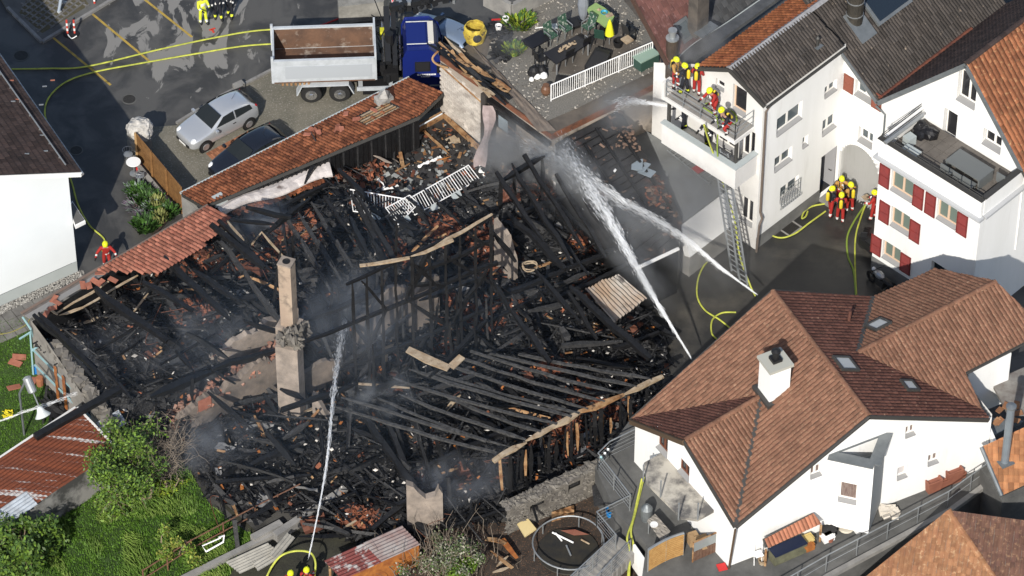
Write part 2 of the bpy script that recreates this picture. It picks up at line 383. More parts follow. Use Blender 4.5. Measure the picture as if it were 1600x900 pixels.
# ================================================================== ground and streets
def sheet(name, pts, z, m, hole=None):
    mb = MB(); mb.poly([V((p[0], p[1], z)) for p in pts]); return mb.build(name, m, kind='structure')
def ground_mat():
    m = bpy.data.materials.new('patchy_asphalt'); m.use_nodes = True; n = m.node_tree.nodes; L = m.node_tree.links; b = n['Principled BSDF']
    tc = n.new('ShaderNodeTexCoord')
    def ns(s, d=5, rr=.6, dist=0, mapsc=None):
        t = n.new('ShaderNodeTexNoise'); t.inputs['Scale'].default_value = s; t.inputs['Detail'].default_value = d; t.inputs['Roughness'].default_value = rr; t.inputs['Distortion'].default_value = dist
        if mapsc:
            mp = n.new('ShaderNodeMapping'); mp.inputs['Scale'].default_value = mapsc[:3]; mp.inputs['Rotation'].default_value = (0, 0, mapsc[3]); mp.inputs['Location'].default_value = mapsc[4:]
            L.new(tc.outputs['Object'], mp.inputs[0]); L.new(mp.outputs[0], t.inputs['Vector'])
        else: L.new(tc.outputs['Object'], t.inputs['Vector'])
        return t.outputs['Fac']
    def rng(f, a, c, lo=0, hi=1):
        r = n.new('ShaderNodeMapRange'); r.inputs[1].default_value = a; r.inputs[2].default_value = c; r.inputs[3].default_value = lo; r.inputs[4].default_value = hi; L.new(f, r.inputs[0]); return r.outputs[0]
    def mix(f, a, c):
        x = n.new('ShaderNodeMix'); x.data_type = 'RGBA'; L.new(f, x.inputs[0])
        for k, q in ((6, a), (7, c)):
            if isinstance(q, tuple): x.inputs[k].default_value = (*q, 1)
            else: L.new(q, x.inputs[k])
        return x.outputs[2]
    pd = n.new('ShaderNodeVectorMath'); pd.operation = 'DISTANCE'; L.new(tc.outputs['Object'], pd.inputs[0]); pd.inputs[1].default_value = P(285, 50)
    sc1 = n.new('ShaderNodeMath'); sc1.operation = 'MULTIPLY_ADD'; L.new(rng(pd.outputs['Value'], 2, 8.5, .13, -.25), sc1.inputs[0]); sc1.inputs[1].default_value = 1; L.new(ns(.62, 5, .6, .9, (1.3, .6, 1, rad(-40), 3.3, 8.1, 0)), sc1.inputs[2])
    dry = rng(sc1.outputs[0], .60, .625)
    base = mix(rng(ns(.5, 4, .6, .5), .42, .58), (.04, .04, .04), (.078, .076, .072))
    o = mix(dry, base, (.18, .175, .165))
    o = mix(rng(ns(60, 2), .45, .75), o, (.10, .098, .092))
    x = n.new('ShaderNodeMix'); x.data_type = 'RGBA'; x.inputs[0].default_value = .75
    L.new(o, x.inputs[6]); L.new(mix(dry, base, (.19, .185, .175)), x.inputs[7])
    L.new(x.outputs[2], b.inputs['Base Color'])
    L.new(rng(dry, 0, 1, .42, .9), b.inputs['Roughness']); b.inputs['Specular IOR Level'].default_value = .25
    bp = n.new('ShaderNodeBump'); bp.inputs['Distance'].default_value = .006; L.new(ns(40, 3), bp.inputs['Height']); L.new(bp.outputs[0], b.inputs['Normal'])
    return m
ASPH = ground_mat()
mb = MB(); mb.poly([(-300, -300, 0), (300, -300, 0), (300, 300, 0), (-300, 300, 0)]); mb.build('ground', ASPH, kind='structure')
PAVER = mat('worn_paving', (.17, .165, .155), .9, (.105, .10, .095), 1.5, bump=.01, bscale=8, isl=.18)
GRAVELM = mat('mossy_gravel', (.19, .175, .14), .95, (.125, .12, .095), .8, bump=.02, bscale=22, c3=(.33, .31, .28), s3=12, lo3=.55, hi3=.68)
DIRT = mat('littered_soil', (.06, .045, .035), .95, (.03, .024, .02), 2, bump=.02, bscale=14, c3=(.19, .10, .055), s3=14, lo3=.56, hi3=.64)
WETYARD = mat('wet_yard_asphalt', (.026, .026, .026), .3, (.046, .044, .04), .6, bump=.004, bscale=30, spec=.35, c3=(.085, .078, .066), s3=.35, lo3=.52, hi3=.7)
LAWNM = mat('lawn_soil', (.045, .085, .018), .95, (.03, .055, .015), 1.3, bump=.02, bscale=12)
KERB = mat('kerb_stone', (.26, .255, .245), .9, (.17, .165, .16), 3, bump=.006, bscale=14)
pv = PP([(12, 18), (67, 65), (182, -4), (120, -70), (-40, -70)])
mb = MB(); mb.prism([p + Z * .0 for p in pv], Z * .12); mb.build('pavement', CONCD, kind='structure')
# grass-grid pavers on the pavement
mb = MB(); a = P(32, 22, .124); u_ = (P(95, 62, .124) - P(150, 20, .124)).normalized() * -1; v_ = V((-u_.y, u_.x, 0))
reg = PP([(30, 20), (66, 52), (140, 8), (110, -30), (60, -30)], .12)
for i in range(-30, 30):
    for j in range(-30, 30):
        c = a + u_ * i * .3 + v_ * j * .3
        if inpoly(c.x, c.y, reg):
            mb.box(c + Z * .012, .27, .09, .03, ax=(u_, v_, Z)); mb.box(c + v_ * .14 + Z * .012, .09, .18, .03, ax=(u_, v_, Z))
stuff(mb.build('paver_grid', PAVER))
sheet('paver_soil', reg, .126, mat('paver_soil', (.07, .065, .035), .95, (.10, .085, .055), 6))
mb = MB()
def kerb(pts, wd=.14, h=.12):
    pts = [V(p) for p in pts]
    for k in range(len(pts) - 1):
        d = pts[k + 1] - pts[k]; nseg = max(1, int(d.length / 1.0))
        for s in range(nseg):
            a = pts[k] + d * (s / nseg); b = pts[k] + d * ((s + 1) / nseg) - d.normalized() * .015
            mb.beam(a + Z * (h / 2 + .002), b + Z * (h / 2 + .002), wd, h)
kerb(PP([(12, 14), (66, 67.5), (184, -4)]), .15, .135)
kerb(PP([(276, 194), (345, 152), (430, 108), (470, 88)]))
mb.build('kerb', KERB, kind='structure')
sheet('gravel_yard', PP([(205, 200), (276, 196), (345, 154), (430, 110), (560, 50), (640, 20), (720, 60), (700, 190), (290, 335), (235, 270)]), .006, GRAVELM)
sheet('courtyard', PP([(955, 470), (1060, 330), (1180, 300), (1310, 215), (1400, 250), (1400, 470), (1200, 640), (1000, 620)]), .006, WETYARD)
sheet('garden_soil', PP([(560, 1000), (600, 830), (800, 815), (940, 700), (1010, 780), (1010, 1000)]), .006, DIRT)
# yellow bay lines
YEL = mat('worn_yellow_paint', (.42, .29, .06), .85, (.2, .15, .06), 3, lo=.45, hi=.7)
for a, b, sp in (((142, 20), (235, 97), 'between the two other yellow lines'), ((222, -4), (300, 58), 'nearest the standing people'), ((82, 58), (173, 133), 'nearest the striped posts')):
    pa, pb = P(*a), P(*b); d = (pb - pa).normalized(); x = V((-d.y, d.x, 0)) * .06
    mb = MB(); mb.poly([pa - x + Z * .005, pb - x + Z * .005, pb + x + Z * .005, pa + x + Z * .005]); mb.build('parking_line', YEL, kind='structure')
IRON = mat('cast_iron', (.05, .047, .044), .7, (.035, .033, .03), 8, bump=.006, bscale=30, metal=.3)
for (x, y), r, lb in (((33, 87), .4, 'round iron manhole cover in the asphalt by the low pavement'), ((202, 155), .36, 'round iron drain cover on wet asphalt beyond the rock pillar'), ((119, 235), .33, 'round iron manhole cover in the shaded lane beside the dark roof')):
    t = thing('manhole_cover', lb, 'manhole', P(x, y)); c = P(x, y)
    mb = MB(); mb.lathe(c, [(r * .8, .0), (r * .8, .012), (r * .78, .014), (.01, .014)], 24); mb.build('lid', IRON, t)
    mb = MB(); mb.rings([[c + V((math.cos(k * math.pi / 12) * q, math.sin(k * math.pi / 12) * q, h)) for k in range(24)] for q, h in ((r, .0), (r, .016), (r * .84, .016), (r * .84, .0))], cap=False); mb.build('frame_ring', CONCD, t)
# drain grate in the courtyard
t = thing('drain_grate', 'square iron drain grate at the foot of the white wall', 'drain', P(1233, 355)); c = P(1233, 355, .02); d = (P(1260, 335) - P(1210, 372)).normalized(); e = V((d.y, -d.x, 0))
mb = MB()
for q in (-.4, .4): mb.box(c + d * q, .07, .87, .03, ax=(d, e, Z)); mb.box(c + e * q, .73, .07, .03, ax=(d, e, Z))
mb.build('frame', CONC, t)
for k in range(9):
    mb = MB(); mb.box(c + d * (-.32 + .08 * k) - Z * .004, .04, .72, .02, ax=(d, e, Z)); mb.build('bar', IRON, t)
# ================================================================== left white house
LC = P(121.3, 424); ul = (P(0, 478) - LC).normalized(); nl = V((-ul.y, ul.x, 0))
if nl.y > 0: nl = -nl
el = P(0, 88, 6.4) - P(127, 269, 6.4); el = (el - ul * el.dot(ul) * 0).normalized()
lh = thing('white_house', 'white gable house at the lane edge with dark brown tiled roof and grey plinth', 'house', LC)
vy = HP(0, 274, LC + nl * .25, nl)
c0 = P(127, 269, 6.4); c1 = P(0, 88, 6.4); rp = pln(c0, vy, c1)
top = HPL(-330, 287, rp); far = top + (c1 - c0) * 1.6; c1f = c0 + (c1 - c0) * 1.6  # unseen upper slope carried higher to lengthen the house shadow
wh = lambda s: (HP(0, 0, LC, nl), 0)[1]
slope = (vy.z - c0.z) / ((V((vy.x, vy.y, 0)) - V((c0.x, c0.y, 0))).dot(ul))
wall('plinth', lh, LC + nl * .02, ul, nl, 9.6, .66, PLINTH2)
wall('gable_wall', lh, LC, ul, nl, 12.4, 15, WHITE2, v0=.66, clips=[((0, 6.25 + slope * .35), (13, 6.25 + slope * 13.35))])
s2 = (c1 - c0).normalized(); n2 = V((s2.y, -s2.x, 0)); n2 = n2 if n2.x > 0 else -n2
wall('side_wall', lh, LC, s2, n2, 14, 6.25, WHITE2)
tile_roof('roof_tiles', [c0, vy + (top - vy), far, c1f], T_BROWN, lh, .26, .30, flat=True, amp=.015)
mb = MB(); mb.beam(c0 + V((0, 0, -.13)) + nl * .02, top + V((0, 0, -.13)) + nl * .02, .04, .24); mb.build('verge_board', WHITE, lh)
gutter(lh, c0 + V((.06, -.05, -.08)), c1f + V((.06, 0, -.08)), GALV, .075)
mb = MB(); nr = (top - c0).cross(c1 - c0).normalized(); nr = nr if nr.z > 0 else -nr
ga, gb = HPL(-6, 110, rp) + nr * .16, HPL(101, 262, rp) + nr * .16
mb.tube([ga, gb], .035, 6); mb.build('snow_guard', GALV, lh)
for k in range(7):
    q = ga.lerp(gb, (k + .4) / 7); mb = MB(); mb.beam(q - nr * .16, q + nr * .03, .05, .02); mb.build('guard_bracket', GALV, lh)
for k in range(9):
    q = HPL(R.uniform(5, 95), R.uniform(120, 262), rp)
    if q.x < c0.x - .3:
        mb = MB(); mb.box(q + nr * .06 , .2, .05, .04, rz=.1); mb.build('snow_hook', GALV if k % 3 else T_PINK, lh)
# side porch canopy
pc = thing('porch_canopy', 'small white flat canopy on the side of the white gable house', 'canopy', P(128, 350, 3.0))
q = [P(113, 318, 3.0), P(134, 350, 3.0), P(118, 358, 3.0), P(108, 330, 3.0)]
mb = MB(); mb.prism(q, Z * .18); mb.build('slab', WHITE, pc)
mb = MB(); mb.prism([p + Z * .181 + (sum(q, V()) / 4 - p) * .12 for p in q], Z * .02); mb.build('roof_felt', CONCD, pc)
# pebble strip and pavers along the plinth
pb_ = [LC + nl * .05, LC + ul * 9 + nl * .05, LC + ul * 9 + nl * .45, LC + nl * .45]
PEB = mat('grey_pebbles', (.30, .29, .27), .9, isl=.5)
mb = MB()
for k in range(1300):
    c = LC + ul * R.uniform(-.2, 8) + nl * R.uniform(.04, .48) + Z * .02
    mb.chip(c, .05, R, flat=.8)
stuff(mb.build('pebble_strip', PEB))
for i in range(14):
    for j in range(3):
        c = LC + ul * (.3 + i * .52) + nl * (.78 + j * .52)
        mb = MB(); mb.box(c + Z * (.02 + R.uniform(0, .012)), .49, .49, .05, ax=(ul, nl, Z)); tag(mb.build('paving_slab', PAVER), kind='structure')
# ================================================================== house with the balcony (right of the fire)
C1 = P(1180, 390); ax_a = (P(1318, 72, 8.9) - P(1195, 163, 8.9)).normalized(); ax_b = V((ax_a.y, -ax_a.x, 0))
nR = ax_b.copy(); nF = -ax_a
h1 = thing('balcony_house', 'tall white house with balcony full of firefighters and dark front roof', 'house', C1)
Ra = (C1, ax_a, nR)
R1u = uvp(1308, 260, *Ra)[0]; R1 = C1 + ax_a * R1u
opR = [opn(*Ra, (1212.7, 215), (1254.3, 156.7)), opn(*Ra, (1287.7, 155), (1308.3, 122.3)), opn(*Ra, (1284, 214.3), (1307.7, 172.7)),
       opn(*Ra, (1253.3, 233.3), (1263.3, 209)), opn(*Ra, (1209.3, 270.7), (1238.3, 227.3)), opn(*Ra, (1218, 319.3), (1248.7, 272)), opn(*Ra, (1280, 300), (1306, 229))]
opR[6] = (opR[6][0], .12, R1u - .04, opR[6][3])
wall('street_wall', h1, *Ra[:2], nR, R1u, 8.85, WHITE, opR, v0=.0)
wall('plinth', h1, C1 + nR * .025, ax_a, nR, opR[6][0], .75, PLINTH)
for k, o in enumerate(opR[:6]): window(h1, *Ra, o, cols=1 if k == 3 else 2, bars=0)
mb = MB()   # window basket on the barred window
o = opR[5]
for k in range(8):
    x = o[0] + (o[2] - o[0]) * k / 7; p = C1 + ax_a * x + nR * .1
    mb.tube([p + Z * (o[1] - .1), p + Z * (o[3] - .15)], .014, 5)
for k in range(4):
    p = C1 + nR * .1 + Z * (o[1] + (o[3] - o[1]) * (k / 3.6)); mb.tube([p + ax_a * o[0], p + ax_a * o[2]], .014, 5)
for k in range(10):
    p = C1 + nR * .14 + ax_a * (o[0] + (o[2] - o[0]) * k / 9) + Z * (o[1] - .16)
    mb.tube([p + Z * .09 * math.sin(t) + ax_a * .09 * math.cos(t) for t in [i * .7 for i in range(10)]], .012, 4)
mb.build('window_grille', GALV, h1)
# door niche with the grey leaf standing open
o = opR[6]; mb = MB(); at = lambda x, d, z: C1 + ax_a * x + nR * d + Z * z
mb.box(at(o[2] - .08, -.5, (o[1] + o[3]) / 2), .07, .95, o[3] - o[1] - .1, ax=(ax_a, nR, Z)); dr = mb.build('door', mat('grey_door', (.36, .36, .37), .6), h1)
mb = MB(); mb.tube([at(o[2] - .14, -.15, o[1] + 1.05), at(o[2] - .2, -.15, o[1] + 1.05), at(o[2] - .2, -.3, o[1] + 1.05)], .018, 6); mb.build('handle', DKMETAL, dr)
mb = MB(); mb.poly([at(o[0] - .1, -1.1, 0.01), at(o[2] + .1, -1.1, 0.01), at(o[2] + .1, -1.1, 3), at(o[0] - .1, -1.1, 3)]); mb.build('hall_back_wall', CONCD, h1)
mb = MB(); mb.box(at((o[0] + o[2]) / 2, .35, .08), o[2] - o[0], .7, .16, ax=(ax_a, nR, Z)); mb.build('doorstep', CONC, h1)
# left facade
LF = 6.4; Lo = C1 - ax_b * LF; La = (Lo, ax_b, nF)
rp_r = HP(1140, 106, C1 + nF * .35, nF); ridge_z = rp_r.z
eave_r = V((C1.x, C1.y, 8.9))
gz = lambda q: uvp(*q, C1 + nF * .3, ax_b, nF)
gpk = (rp_r - Lo).dot(ax_b)
opL = [(LF - 1.75, 7.45, LF - .95, 9.0), opn(*La, (1108, 128), (1124, 112)), (LF - 1.1, 4.75 + .35, LF - .35, 6.9), (LF - 2.6, 4.95, LF - 1.4, 6.9), (LF - 1.0, 1.2, LF - .25, 2.8)]
opL[1] = (LF - 2.75, 8.15, LF - 2.25, 8.7)
wall('balcony_wall', h1, *La[:2], nF, LF, 11, WGREY, opL, clips=[((gpk, ridge_z - .1), (LF, 8.8)), ((gpk, ridge_z - .1), (gpk - 3.0, ridge_z - .1 - 1.75))])
for k, o in enumerate(opL): window(h1, *La, o, cols=1 if k < 2 else 2, fm=WOODF if k == 0 else WFRAME, pm=PANED)
# roofs
e0, e1 = P(1196, 164, 8.92), P(1319, 72, 8.92)
g0 = rp_r; g1 = P(1291, 6, ridge_z); g1 = g0 + ax_a * (g1 - g0).dot(ax_a)
e0 = e0; F_up = [e0, e1, V((e1.x, e1.y, 0)) * 0 + g0 + ax_a * (e1 - e0).dot(ax_a) * 1.0, g0]
tile_roof('front_roof_tiles', F_up, T_DARK, h1, .17, .42, amp=.04)
oz = ridge_z - 1.55
o0 = HP(1090, 104, C1 + nF * .3, nF); o0v = o0
o1 = o0 + ax_a * 7.5; g1x = g0 + ax_a * 7.5
tile_roof('orange_roof_tiles', [o0, g0, g1x, o1], T_ORANGE, h1, .22, .26, amp=.04)
mb = MB(); mb.prism([g0 + V((0, 0, .07)) + ax_b * .17 - Z * .10, g0 + Z * .1, g0 - ax_b * .22 - Z * .08], ax_a * 7.4); mb.build('ridge_flashing', mat('weathered_lead', (.33, .33, .34), .6, (.22, .22, .23), 6), h1)
mb = MB()
mb.beam(o0 + nF * .05 - Z * .1, g0 + nF * .05 - Z * .1, .05, .2); mb.beam(g0 + nF * .05 - Z * .1, e0 + nF * .05 - Z * .1, .05, .2); mb.build('verge_board', DKMETAL, h1)
gutter(h1, e0 + nR * .1 - Z * .1, e1 + nR * .1 - Z * .1, DKMETAL, .07)
pipe(h1, [e0 + nR * .05 - Z * .2 + ax_a * .3, C1 + nR * .08 + ax_a * .12 + Z * 8.4, C1 + nR * .08 + ax_a * .12 + Z * 2.3, C1 + nR * .2 + ax_a * .12 + Z * 2.0, C1 + nR * .25 - ax_a * .1 + Z * 1.8, C1 + nR * .2 - ax_a * .15 + Z * .1], .055, mat('rusty_brown_pipe', (.14, .11, .09), .7))
# vent on the front roof
def roofpt(px, py, pts): return HPL(px, py, pln(V(pts[0]), V(pts[1]), V(pts[2])))
q = roofpt(1277, 72, F_up); mb = MB(); mb.tube([q - Z * .1, q + Z * .45], .06, 8); mb.lathe(q + Z * .42, [(.11, 0), (.11, .06), (.02, .16)], 10); vt = mb.build('roof_vent', DKMETAL, h1)
mb = MB(); mb.box(q + nR * .05 + Z * .02, .4, .3, .03, ax=(ax_a, nR, Z)); mb.build('vent_flashing', ZINC, vt)
# ---------------------------------------------------------------- middle wing with the arch, and the gable wall in the same plane
Wa = (R1, ax_b, nF)
h2 = thing('arch_house', 'white house with dark gabled roofs over a round archway and rooftop terrace', 'house', R1)
lowu, lowz = uvp(1377, 156, *Wa); pku, pkz = uvp(1515, 97, *Wa); mu, mz = uvp(1318, 74, *Wa); ru, rz_ = uvp(1602, 262, *Wa)
TZ = 7.15
au0, au1 = .08, uvp(1372, 300, *Wa)[0]
spr, apx = 2.0, 3.35; arch = []
NA = 18
for k in range(NA):
    x0 = au0 + (au1 - au0) * k / NA; x1 = au0 + (au1 - au0) * (k + 1) / NA; t = ((x0 + x1) / 2 - au0) / (au1 - au0) * 2 - 1
    arch.append((x0, 0, x1, spr + (apx - spr) * math.sqrt(max(0, 1 - t * t))))
opW = [opn(*Wa, (1335, 148), (1363, 139)), opn(*Wa, (1340, 220), (1364.3, 210)), opn(*Wa, (1471.7, 210), (1496.7, 180)), opn(*Wa, (1494, 155), (1528, 122)), opn(*Wa, (1534.3, 224), (1565.7, 216))]
opW[0] = (opW[0][0], opW[0][1], opW[0][2], opW[0][3])
bmops = arch + opW
# facade in two bands: below and above the terrace level
c_low = [((mu, mz), (lowu, lowz))]
wall('arch_wall', h2, *Wa[:2], nF, lowu, 9.8, WHITE, arch + opW[:2], clips=c_low, depth=.3)
wall('gable_wall', h2, *Wa[:2], nF, ru, 15, WHITE, opW[2:], clips=[((lowu, lowz), (pku, pkz)), ((pku, pkz), (ru, rz_))], u0=lowu, v0=3)
for k, o in enumerate(opW): window(h2, *Wa, o, cols=1 if k in (2,) else 2, pm=PANE if k < 2 else PANED, fm=WFRAME, depth=.3, sill=k != 2)
shutter(h2, *Wa, (opW[0][0] - .62, opW[0][1] - .02, opW[0][0] - .06, opW[0][3] - .02), SHUTB)
shutter(h2, *Wa, (opW[0][2] + .04, opW[0][1] - .02, opW[0][2] + .6, opW[0][3] - .02), SHUTB)
# passage behind the arch
at = lambda x, d, z: R1 + ax_b * x + nF * d + Z * z
mb = MB()
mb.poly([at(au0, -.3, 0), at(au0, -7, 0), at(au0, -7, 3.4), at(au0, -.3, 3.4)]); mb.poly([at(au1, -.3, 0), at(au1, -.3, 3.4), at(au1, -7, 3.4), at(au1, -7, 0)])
mb.poly([at(au0, -.3, 3.42), at(au1, -.3, 3.42), at(au1, -7, 3.42), at(au0, -7, 3.42)]); mb.build('passage_wall', PLINTH, h2)  # passage shade put into the colour: walls and ceiling in dark grey
# roof M of the wing
m0 = R1 + ax_b * mu + Z * (mz + .05) + nF * .25; m1 = R1 + ax_b * lowu + Z * (lowz + .05) + nF * .25
pM = pln(m0, m1, m0 + ax_a * 5)
m3 = HPL(1520, -20, pM); m2 = m1 + ax_a * 9; 
dM = (m1 - m0) / (V((m1.x - m0.x, m1.y - m0.y, 0)).length)
mt = m0 - dM * 2.6
tile_roof('wing_roof_tiles', [m0, m1, m1 + ax_a * 9, m0 + ax_a * 9], T_DARK, h2, .17, .42, amp=.045)
tile_roof('wing_upper_roof_tiles', [m0 + ax_a * .02, m0 + ax_a * 9, mt + ax_a * 9, mt + ax_a * .02], T_DARK, h2, .17, .42, amp=.045)
mb = MB(); mb.beam(m0 - Z * .08 + nF * .03, m1 - Z * .08 + nF * .03, .05, .2); mb.build('verge_board', ZINC, h2)
# chimney drum on the wing roof, flashing, skylight
q = roofpt(1335, 30, [m0, m1, m0 + ax_a * 5]); ch = MB(); ch.tube([q - Z * .3, q + Z * 2.6], .38, 14); cm = ch.build('flue_drum', mat('sooty_metal', (.06, .057, .05), .5, (.1, .09, .075), 3, metal=.5), h2)
for zz in (.35, 1.1, 1.9):
    mb = MB(); mb.lathe(q + Z * zz, [(.4, 0), (.4, .05)], 14); mb.build('flue_band', GALV, cm)
mb = MB(); nM = pM[1] if pM[1].z > 0 else -pM[1]; mb.box(q + nM * .09 + (m1 - m0).normalized() * .35, 1.0, 1.5, .03, ax=(ax_a, (m1 - m0).normalized(), nM)); mb.build('flue_flashing', ZINC, cm)
s0 = roofpt(1382, 2, [m0, m1, m0 + ax_a * 5]); dmm = (m1 - m0).normalized()
mb = MB(); mb.box(s0 + nM * .12, 2.3, 1.5, .14, ax=(ax_a, dmm, nM)); sk = mb.build('skylight', ZINC, h2)
mb = MB(); mb.box(s0 + nM * .2, 2.0, 1.2, .03, ax=(ax_a, dmm, nM)); mb.build('pane', glass('sky_tinted_glass', (.02, .03, .045), .03), sk)  # blue sky reflection put into the pane tint
# roofs N (dark left slope, orange right slope)
n0 = R1 + ax_b * lowu + Z * (lowz + .06) + nF * .25; n1 = R1 + ax_b * pku + Z * (pkz + .08) + nF * .25; n2 = R1 + ax_b * ru + Z * (rz_ + .08) + nF * .25
tile_roof('gable_roof_tiles', [n0, n1, n1 + ax_a * 9, n0 + ax_a * 9], T_GREY if False else T_BROWN, h2, .24, .27, amp=.03)
tile_roof('orange_gable_tiles', [n1, n2 + (n2 - n1) * .2, n2 + (n2 - n1) * .2 + ax_a * 8, n1 + ax_a * 8], mat('warm_orange_tile', (.26, .10, .045), .8, (.18, .065, .03), 1.5, isl=.3, c3=(.36, .19, .09), s3=6), h2, .27, .36, amp=.05)
ridge('ridge_tiles', n1, n1 + ax_a * 9, T_BROWN, h2)
mb = MB(); mb.beam(n0 - Z * .1 + nF * .03, n1 - Z * .1 + nF * .03, .05, .22); mb.beam(n1 - Z * .1 + nF * .03, n2 - Z * .1 + nF * .03, .05, .22); mb.build('gable_verge_board', ZINC, h2)
mb = MB(); mb.tube([n0 + ax_a * .1 + Z * .1, n0 + ax_a * 6.5 + Z * .12], .1, 8); mb.build('valley_gutter', mat('rusted_gutter', (.2, .07, .04), .7, (.1, .04, .03), 3), h2)
q = roofpt(1508, 20, [n0, n1, n0 + ax_a * 5]); dd = (n1 - n0).normalized(); nn = dd.cross(ax_a).normalized(); nn = nn if nn.z > 0 else -nn
mb = MB(); mb.box(q + Z * .2 - ax_b * .2, 1.0, .75, .5, ax=(ax_a, ax_b, Z)); dm = mb.build('roof_hatch', ZINC, h2)
mb = MB(); mb.prism([q + Z * .48 - ax_b * .7 - ax_a * .6, q + Z * .55 + ax_b * .35 - ax_a * .6, q + Z * .55 + ax_b * .35 + ax_a * .65, q + Z * .48 - ax_b * .7 + ax_a * .65], Z * .05); mb.build('hatch_lid', mat('flaking_rusty_sheet', (.34, .15, .07), .8, (.5, .45, .4), 2, lo=.5, hi=.56), dm)
pipe(h2, [n0 - Z * .2 + nF * .1, R1 + ax_b * (lowu + .35) + nF * .1 + Z * (lowz - .6), R1 + ax_b * (lowu + .35) + nF * .1 + Z * 4.2], .045, ZINC)
# ---------------------------------------------------------------- front block with red shutters and the roof terrace
K1 = P(1361, 419); Fa = (K1, ax_b, nF)
dep = (R1 - K1).dot(ax_a); LB = uvp(1532, 340, *Fa)[0]
K1 = R1 + ax_b * (K1 - R1).dot(ax_b) + nF * dep; Fa = (K1, ax_b, nF)
t2 = thing('shutter_block', 'white front block with red shutters under the black roof terrace', 'house', K1)
fw_ = [((1390.7, 300), (1427.5, 287)), ((1463, 337), (1496, 330)), ((1390.7, 351.7), (1421.7, 345)), ((1378, 401.7), (1406.7, 400))]
opF = [opn(*Fa, *q) for q in fw_]
# same storey, same level
zrow = (opF[0][1] + opF[1][1]) / 2; opF[0] = (opF[0][0], zrow, opF[0][2], zrow + 1.25); opF[1] = (opF[1][0], zrow, opF[1][2], zrow + 1.25)
opF[2] = (opF[2][0], opF[2][1], opF[2][2], opF[2][1] + 1.2); opF[3] = (opF[3][0], opF[3][1], opF[3][2], opF[3][1] + 1.1)
ent = opn(*Fa, (1455, 416), (1512, 402)); ent = (ent[0], .9, ent[2], 2.75)
wall('front_wall', t2, *Fa[:2], nF, LB, TZ - .05, WHITE, opF + [ent], v0=.0)
wall('plinth', t2, K1 + nF * .025, ax_b, nF, ent[0], .8, PLINTH)
for o in opF:
    window(t2, *Fa, o, fm=WOODF, pm=glass('green_curtained_glass', (.16, .20, .17), .1))
    wdt = .56
    shutter(t2, *Fa, (o[0] - wdt - .08, o[1] - .03, o[0] - .06, o[3] - .03)); shutter(t2, *Fa, (o[2] + .05, o[1] - .03, o[2] + wdt + .07, o[3] - .03))
wall('side_wall', t2, K1 + ax_b * LB, ax_a, nR, 7, TZ - .05, WHITE)
wall('passage_side_wall', t2, K1, ax_a, -ax_b, dep, TZ - .05, WHITE)
at = lambda x, d, z: K1 + ax_b * x + ax_a * d + Z * z
# entrance niche
mb = MB(); mb.box(at((ent[0] + ent[2]) / 2, .75, ent[1] - .06), ent[2] - ent[0] - .02, 1.5, .12, ax=(ax_b, ax_a, Z)); mb.build('entrance_floor', WGREY, t2)
mb = MB(); mb.poly([at(ent[0], .98, ent[1]), at(ent[2], .98, ent[1]), at(ent[2], .98, ent[3]), at(ent[0], .98, ent[3])]); mb.build('entrance_back_wall', WGREY, t2)
mb = MB(); mb.box(at(ent[0] + 1.1, .93, ent[1] + .95), .8, .06, 1.8, ax=(ax_b, ax_a, Z)); mb.build('door', mat('dark_grey_door', (.1, .11, .12), .5), t2)
# terrace slab, parapet, cornice, tiles
mb = MB(); mb.box(at(LB / 2, dep / 2, TZ - .02), LB - .02, dep - .02, .3, ax=(ax_b, ax_a, Z)); mb.build('terrace_slab', CONC, t2)
mb = MB()
mb.box(at(LB / 2, -.02, TZ + .33), LB + .1, .16, 1.0, ax=(ax_b, ax_a, Z)); mb.box(at(LB - .03, dep / 2 + .1, TZ + .33), .16, dep - .06, 1.0, ax=(ax_b, ax_a, Z)); mb.box(at(.05, dep / 2 + .1, TZ + .33), .14, dep - .1, 1.0, ax=(ax_b, ax_a, Z)); mb.build('parapet', WHITE, t2)
mb = MB(); mb.box(at(LB / 2, -.12, TZ - .22), LB + .35, .34, .12, ax=(ax_b, ax_a, Z)); mb.box(at(LB + .08, 3.5, TZ - .22), .34, 6.8, .12, ax=(ax_b, ax_a, Z)); mb.build('cornice', mat('pale_grey_cornice', (.45, .46, .47), .8), t2)
mb = MB(); mb.box(at(LB / 2, -.04, TZ + .85), LB + .2, .26, .05, ax=(ax_b, ax_a, Z)); mb.box(at(LB - .01, dep / 2 + .08, TZ + .85), .26, dep - .1, .05, ax=(ax_b, ax_a, Z)); mb.build('parapet_cap', DKMETAL, t2)
TERR = mat('terrace_paving', (.15, .135, .12), .85, (.10, .09, .08), 1.2, isl=.25)
nx_, ny_ = int(LB / .5), int(dep / .5)
for i in range(nx_):
    for j in range(ny_):
        mb = MB(); mb.box(at(.14 + (LB - .26) * (i + .5) / nx_, .1 + (dep - .14) * (j + .5) / ny_, TZ + .15 + R.uniform(0, .008)), (LB - .26) / nx_ - .015, (dep - .14) / ny_ - .015, .04, ax=(ax_b, ax_a, Z)); mb.build('paving_slab', TERR, t2)
mb = MB()
for zz in (.95, 1.08): mb.tube([at(.02, dep - .2, TZ + zz), at(.02, 0, TZ + zz)], .02, 6); mb.tube([at(.02, 0, TZ + zz), at(LB, 0, TZ + zz)], .02, 6)
for k in range(9): mb.tube([at(LB * k / 8, 0, TZ + .85), at(LB * k / 8, 0, TZ + 1.08)], .02, 6)
mb.build('handrail', DKMETAL, t2)
FB = (K1, LB, dep)
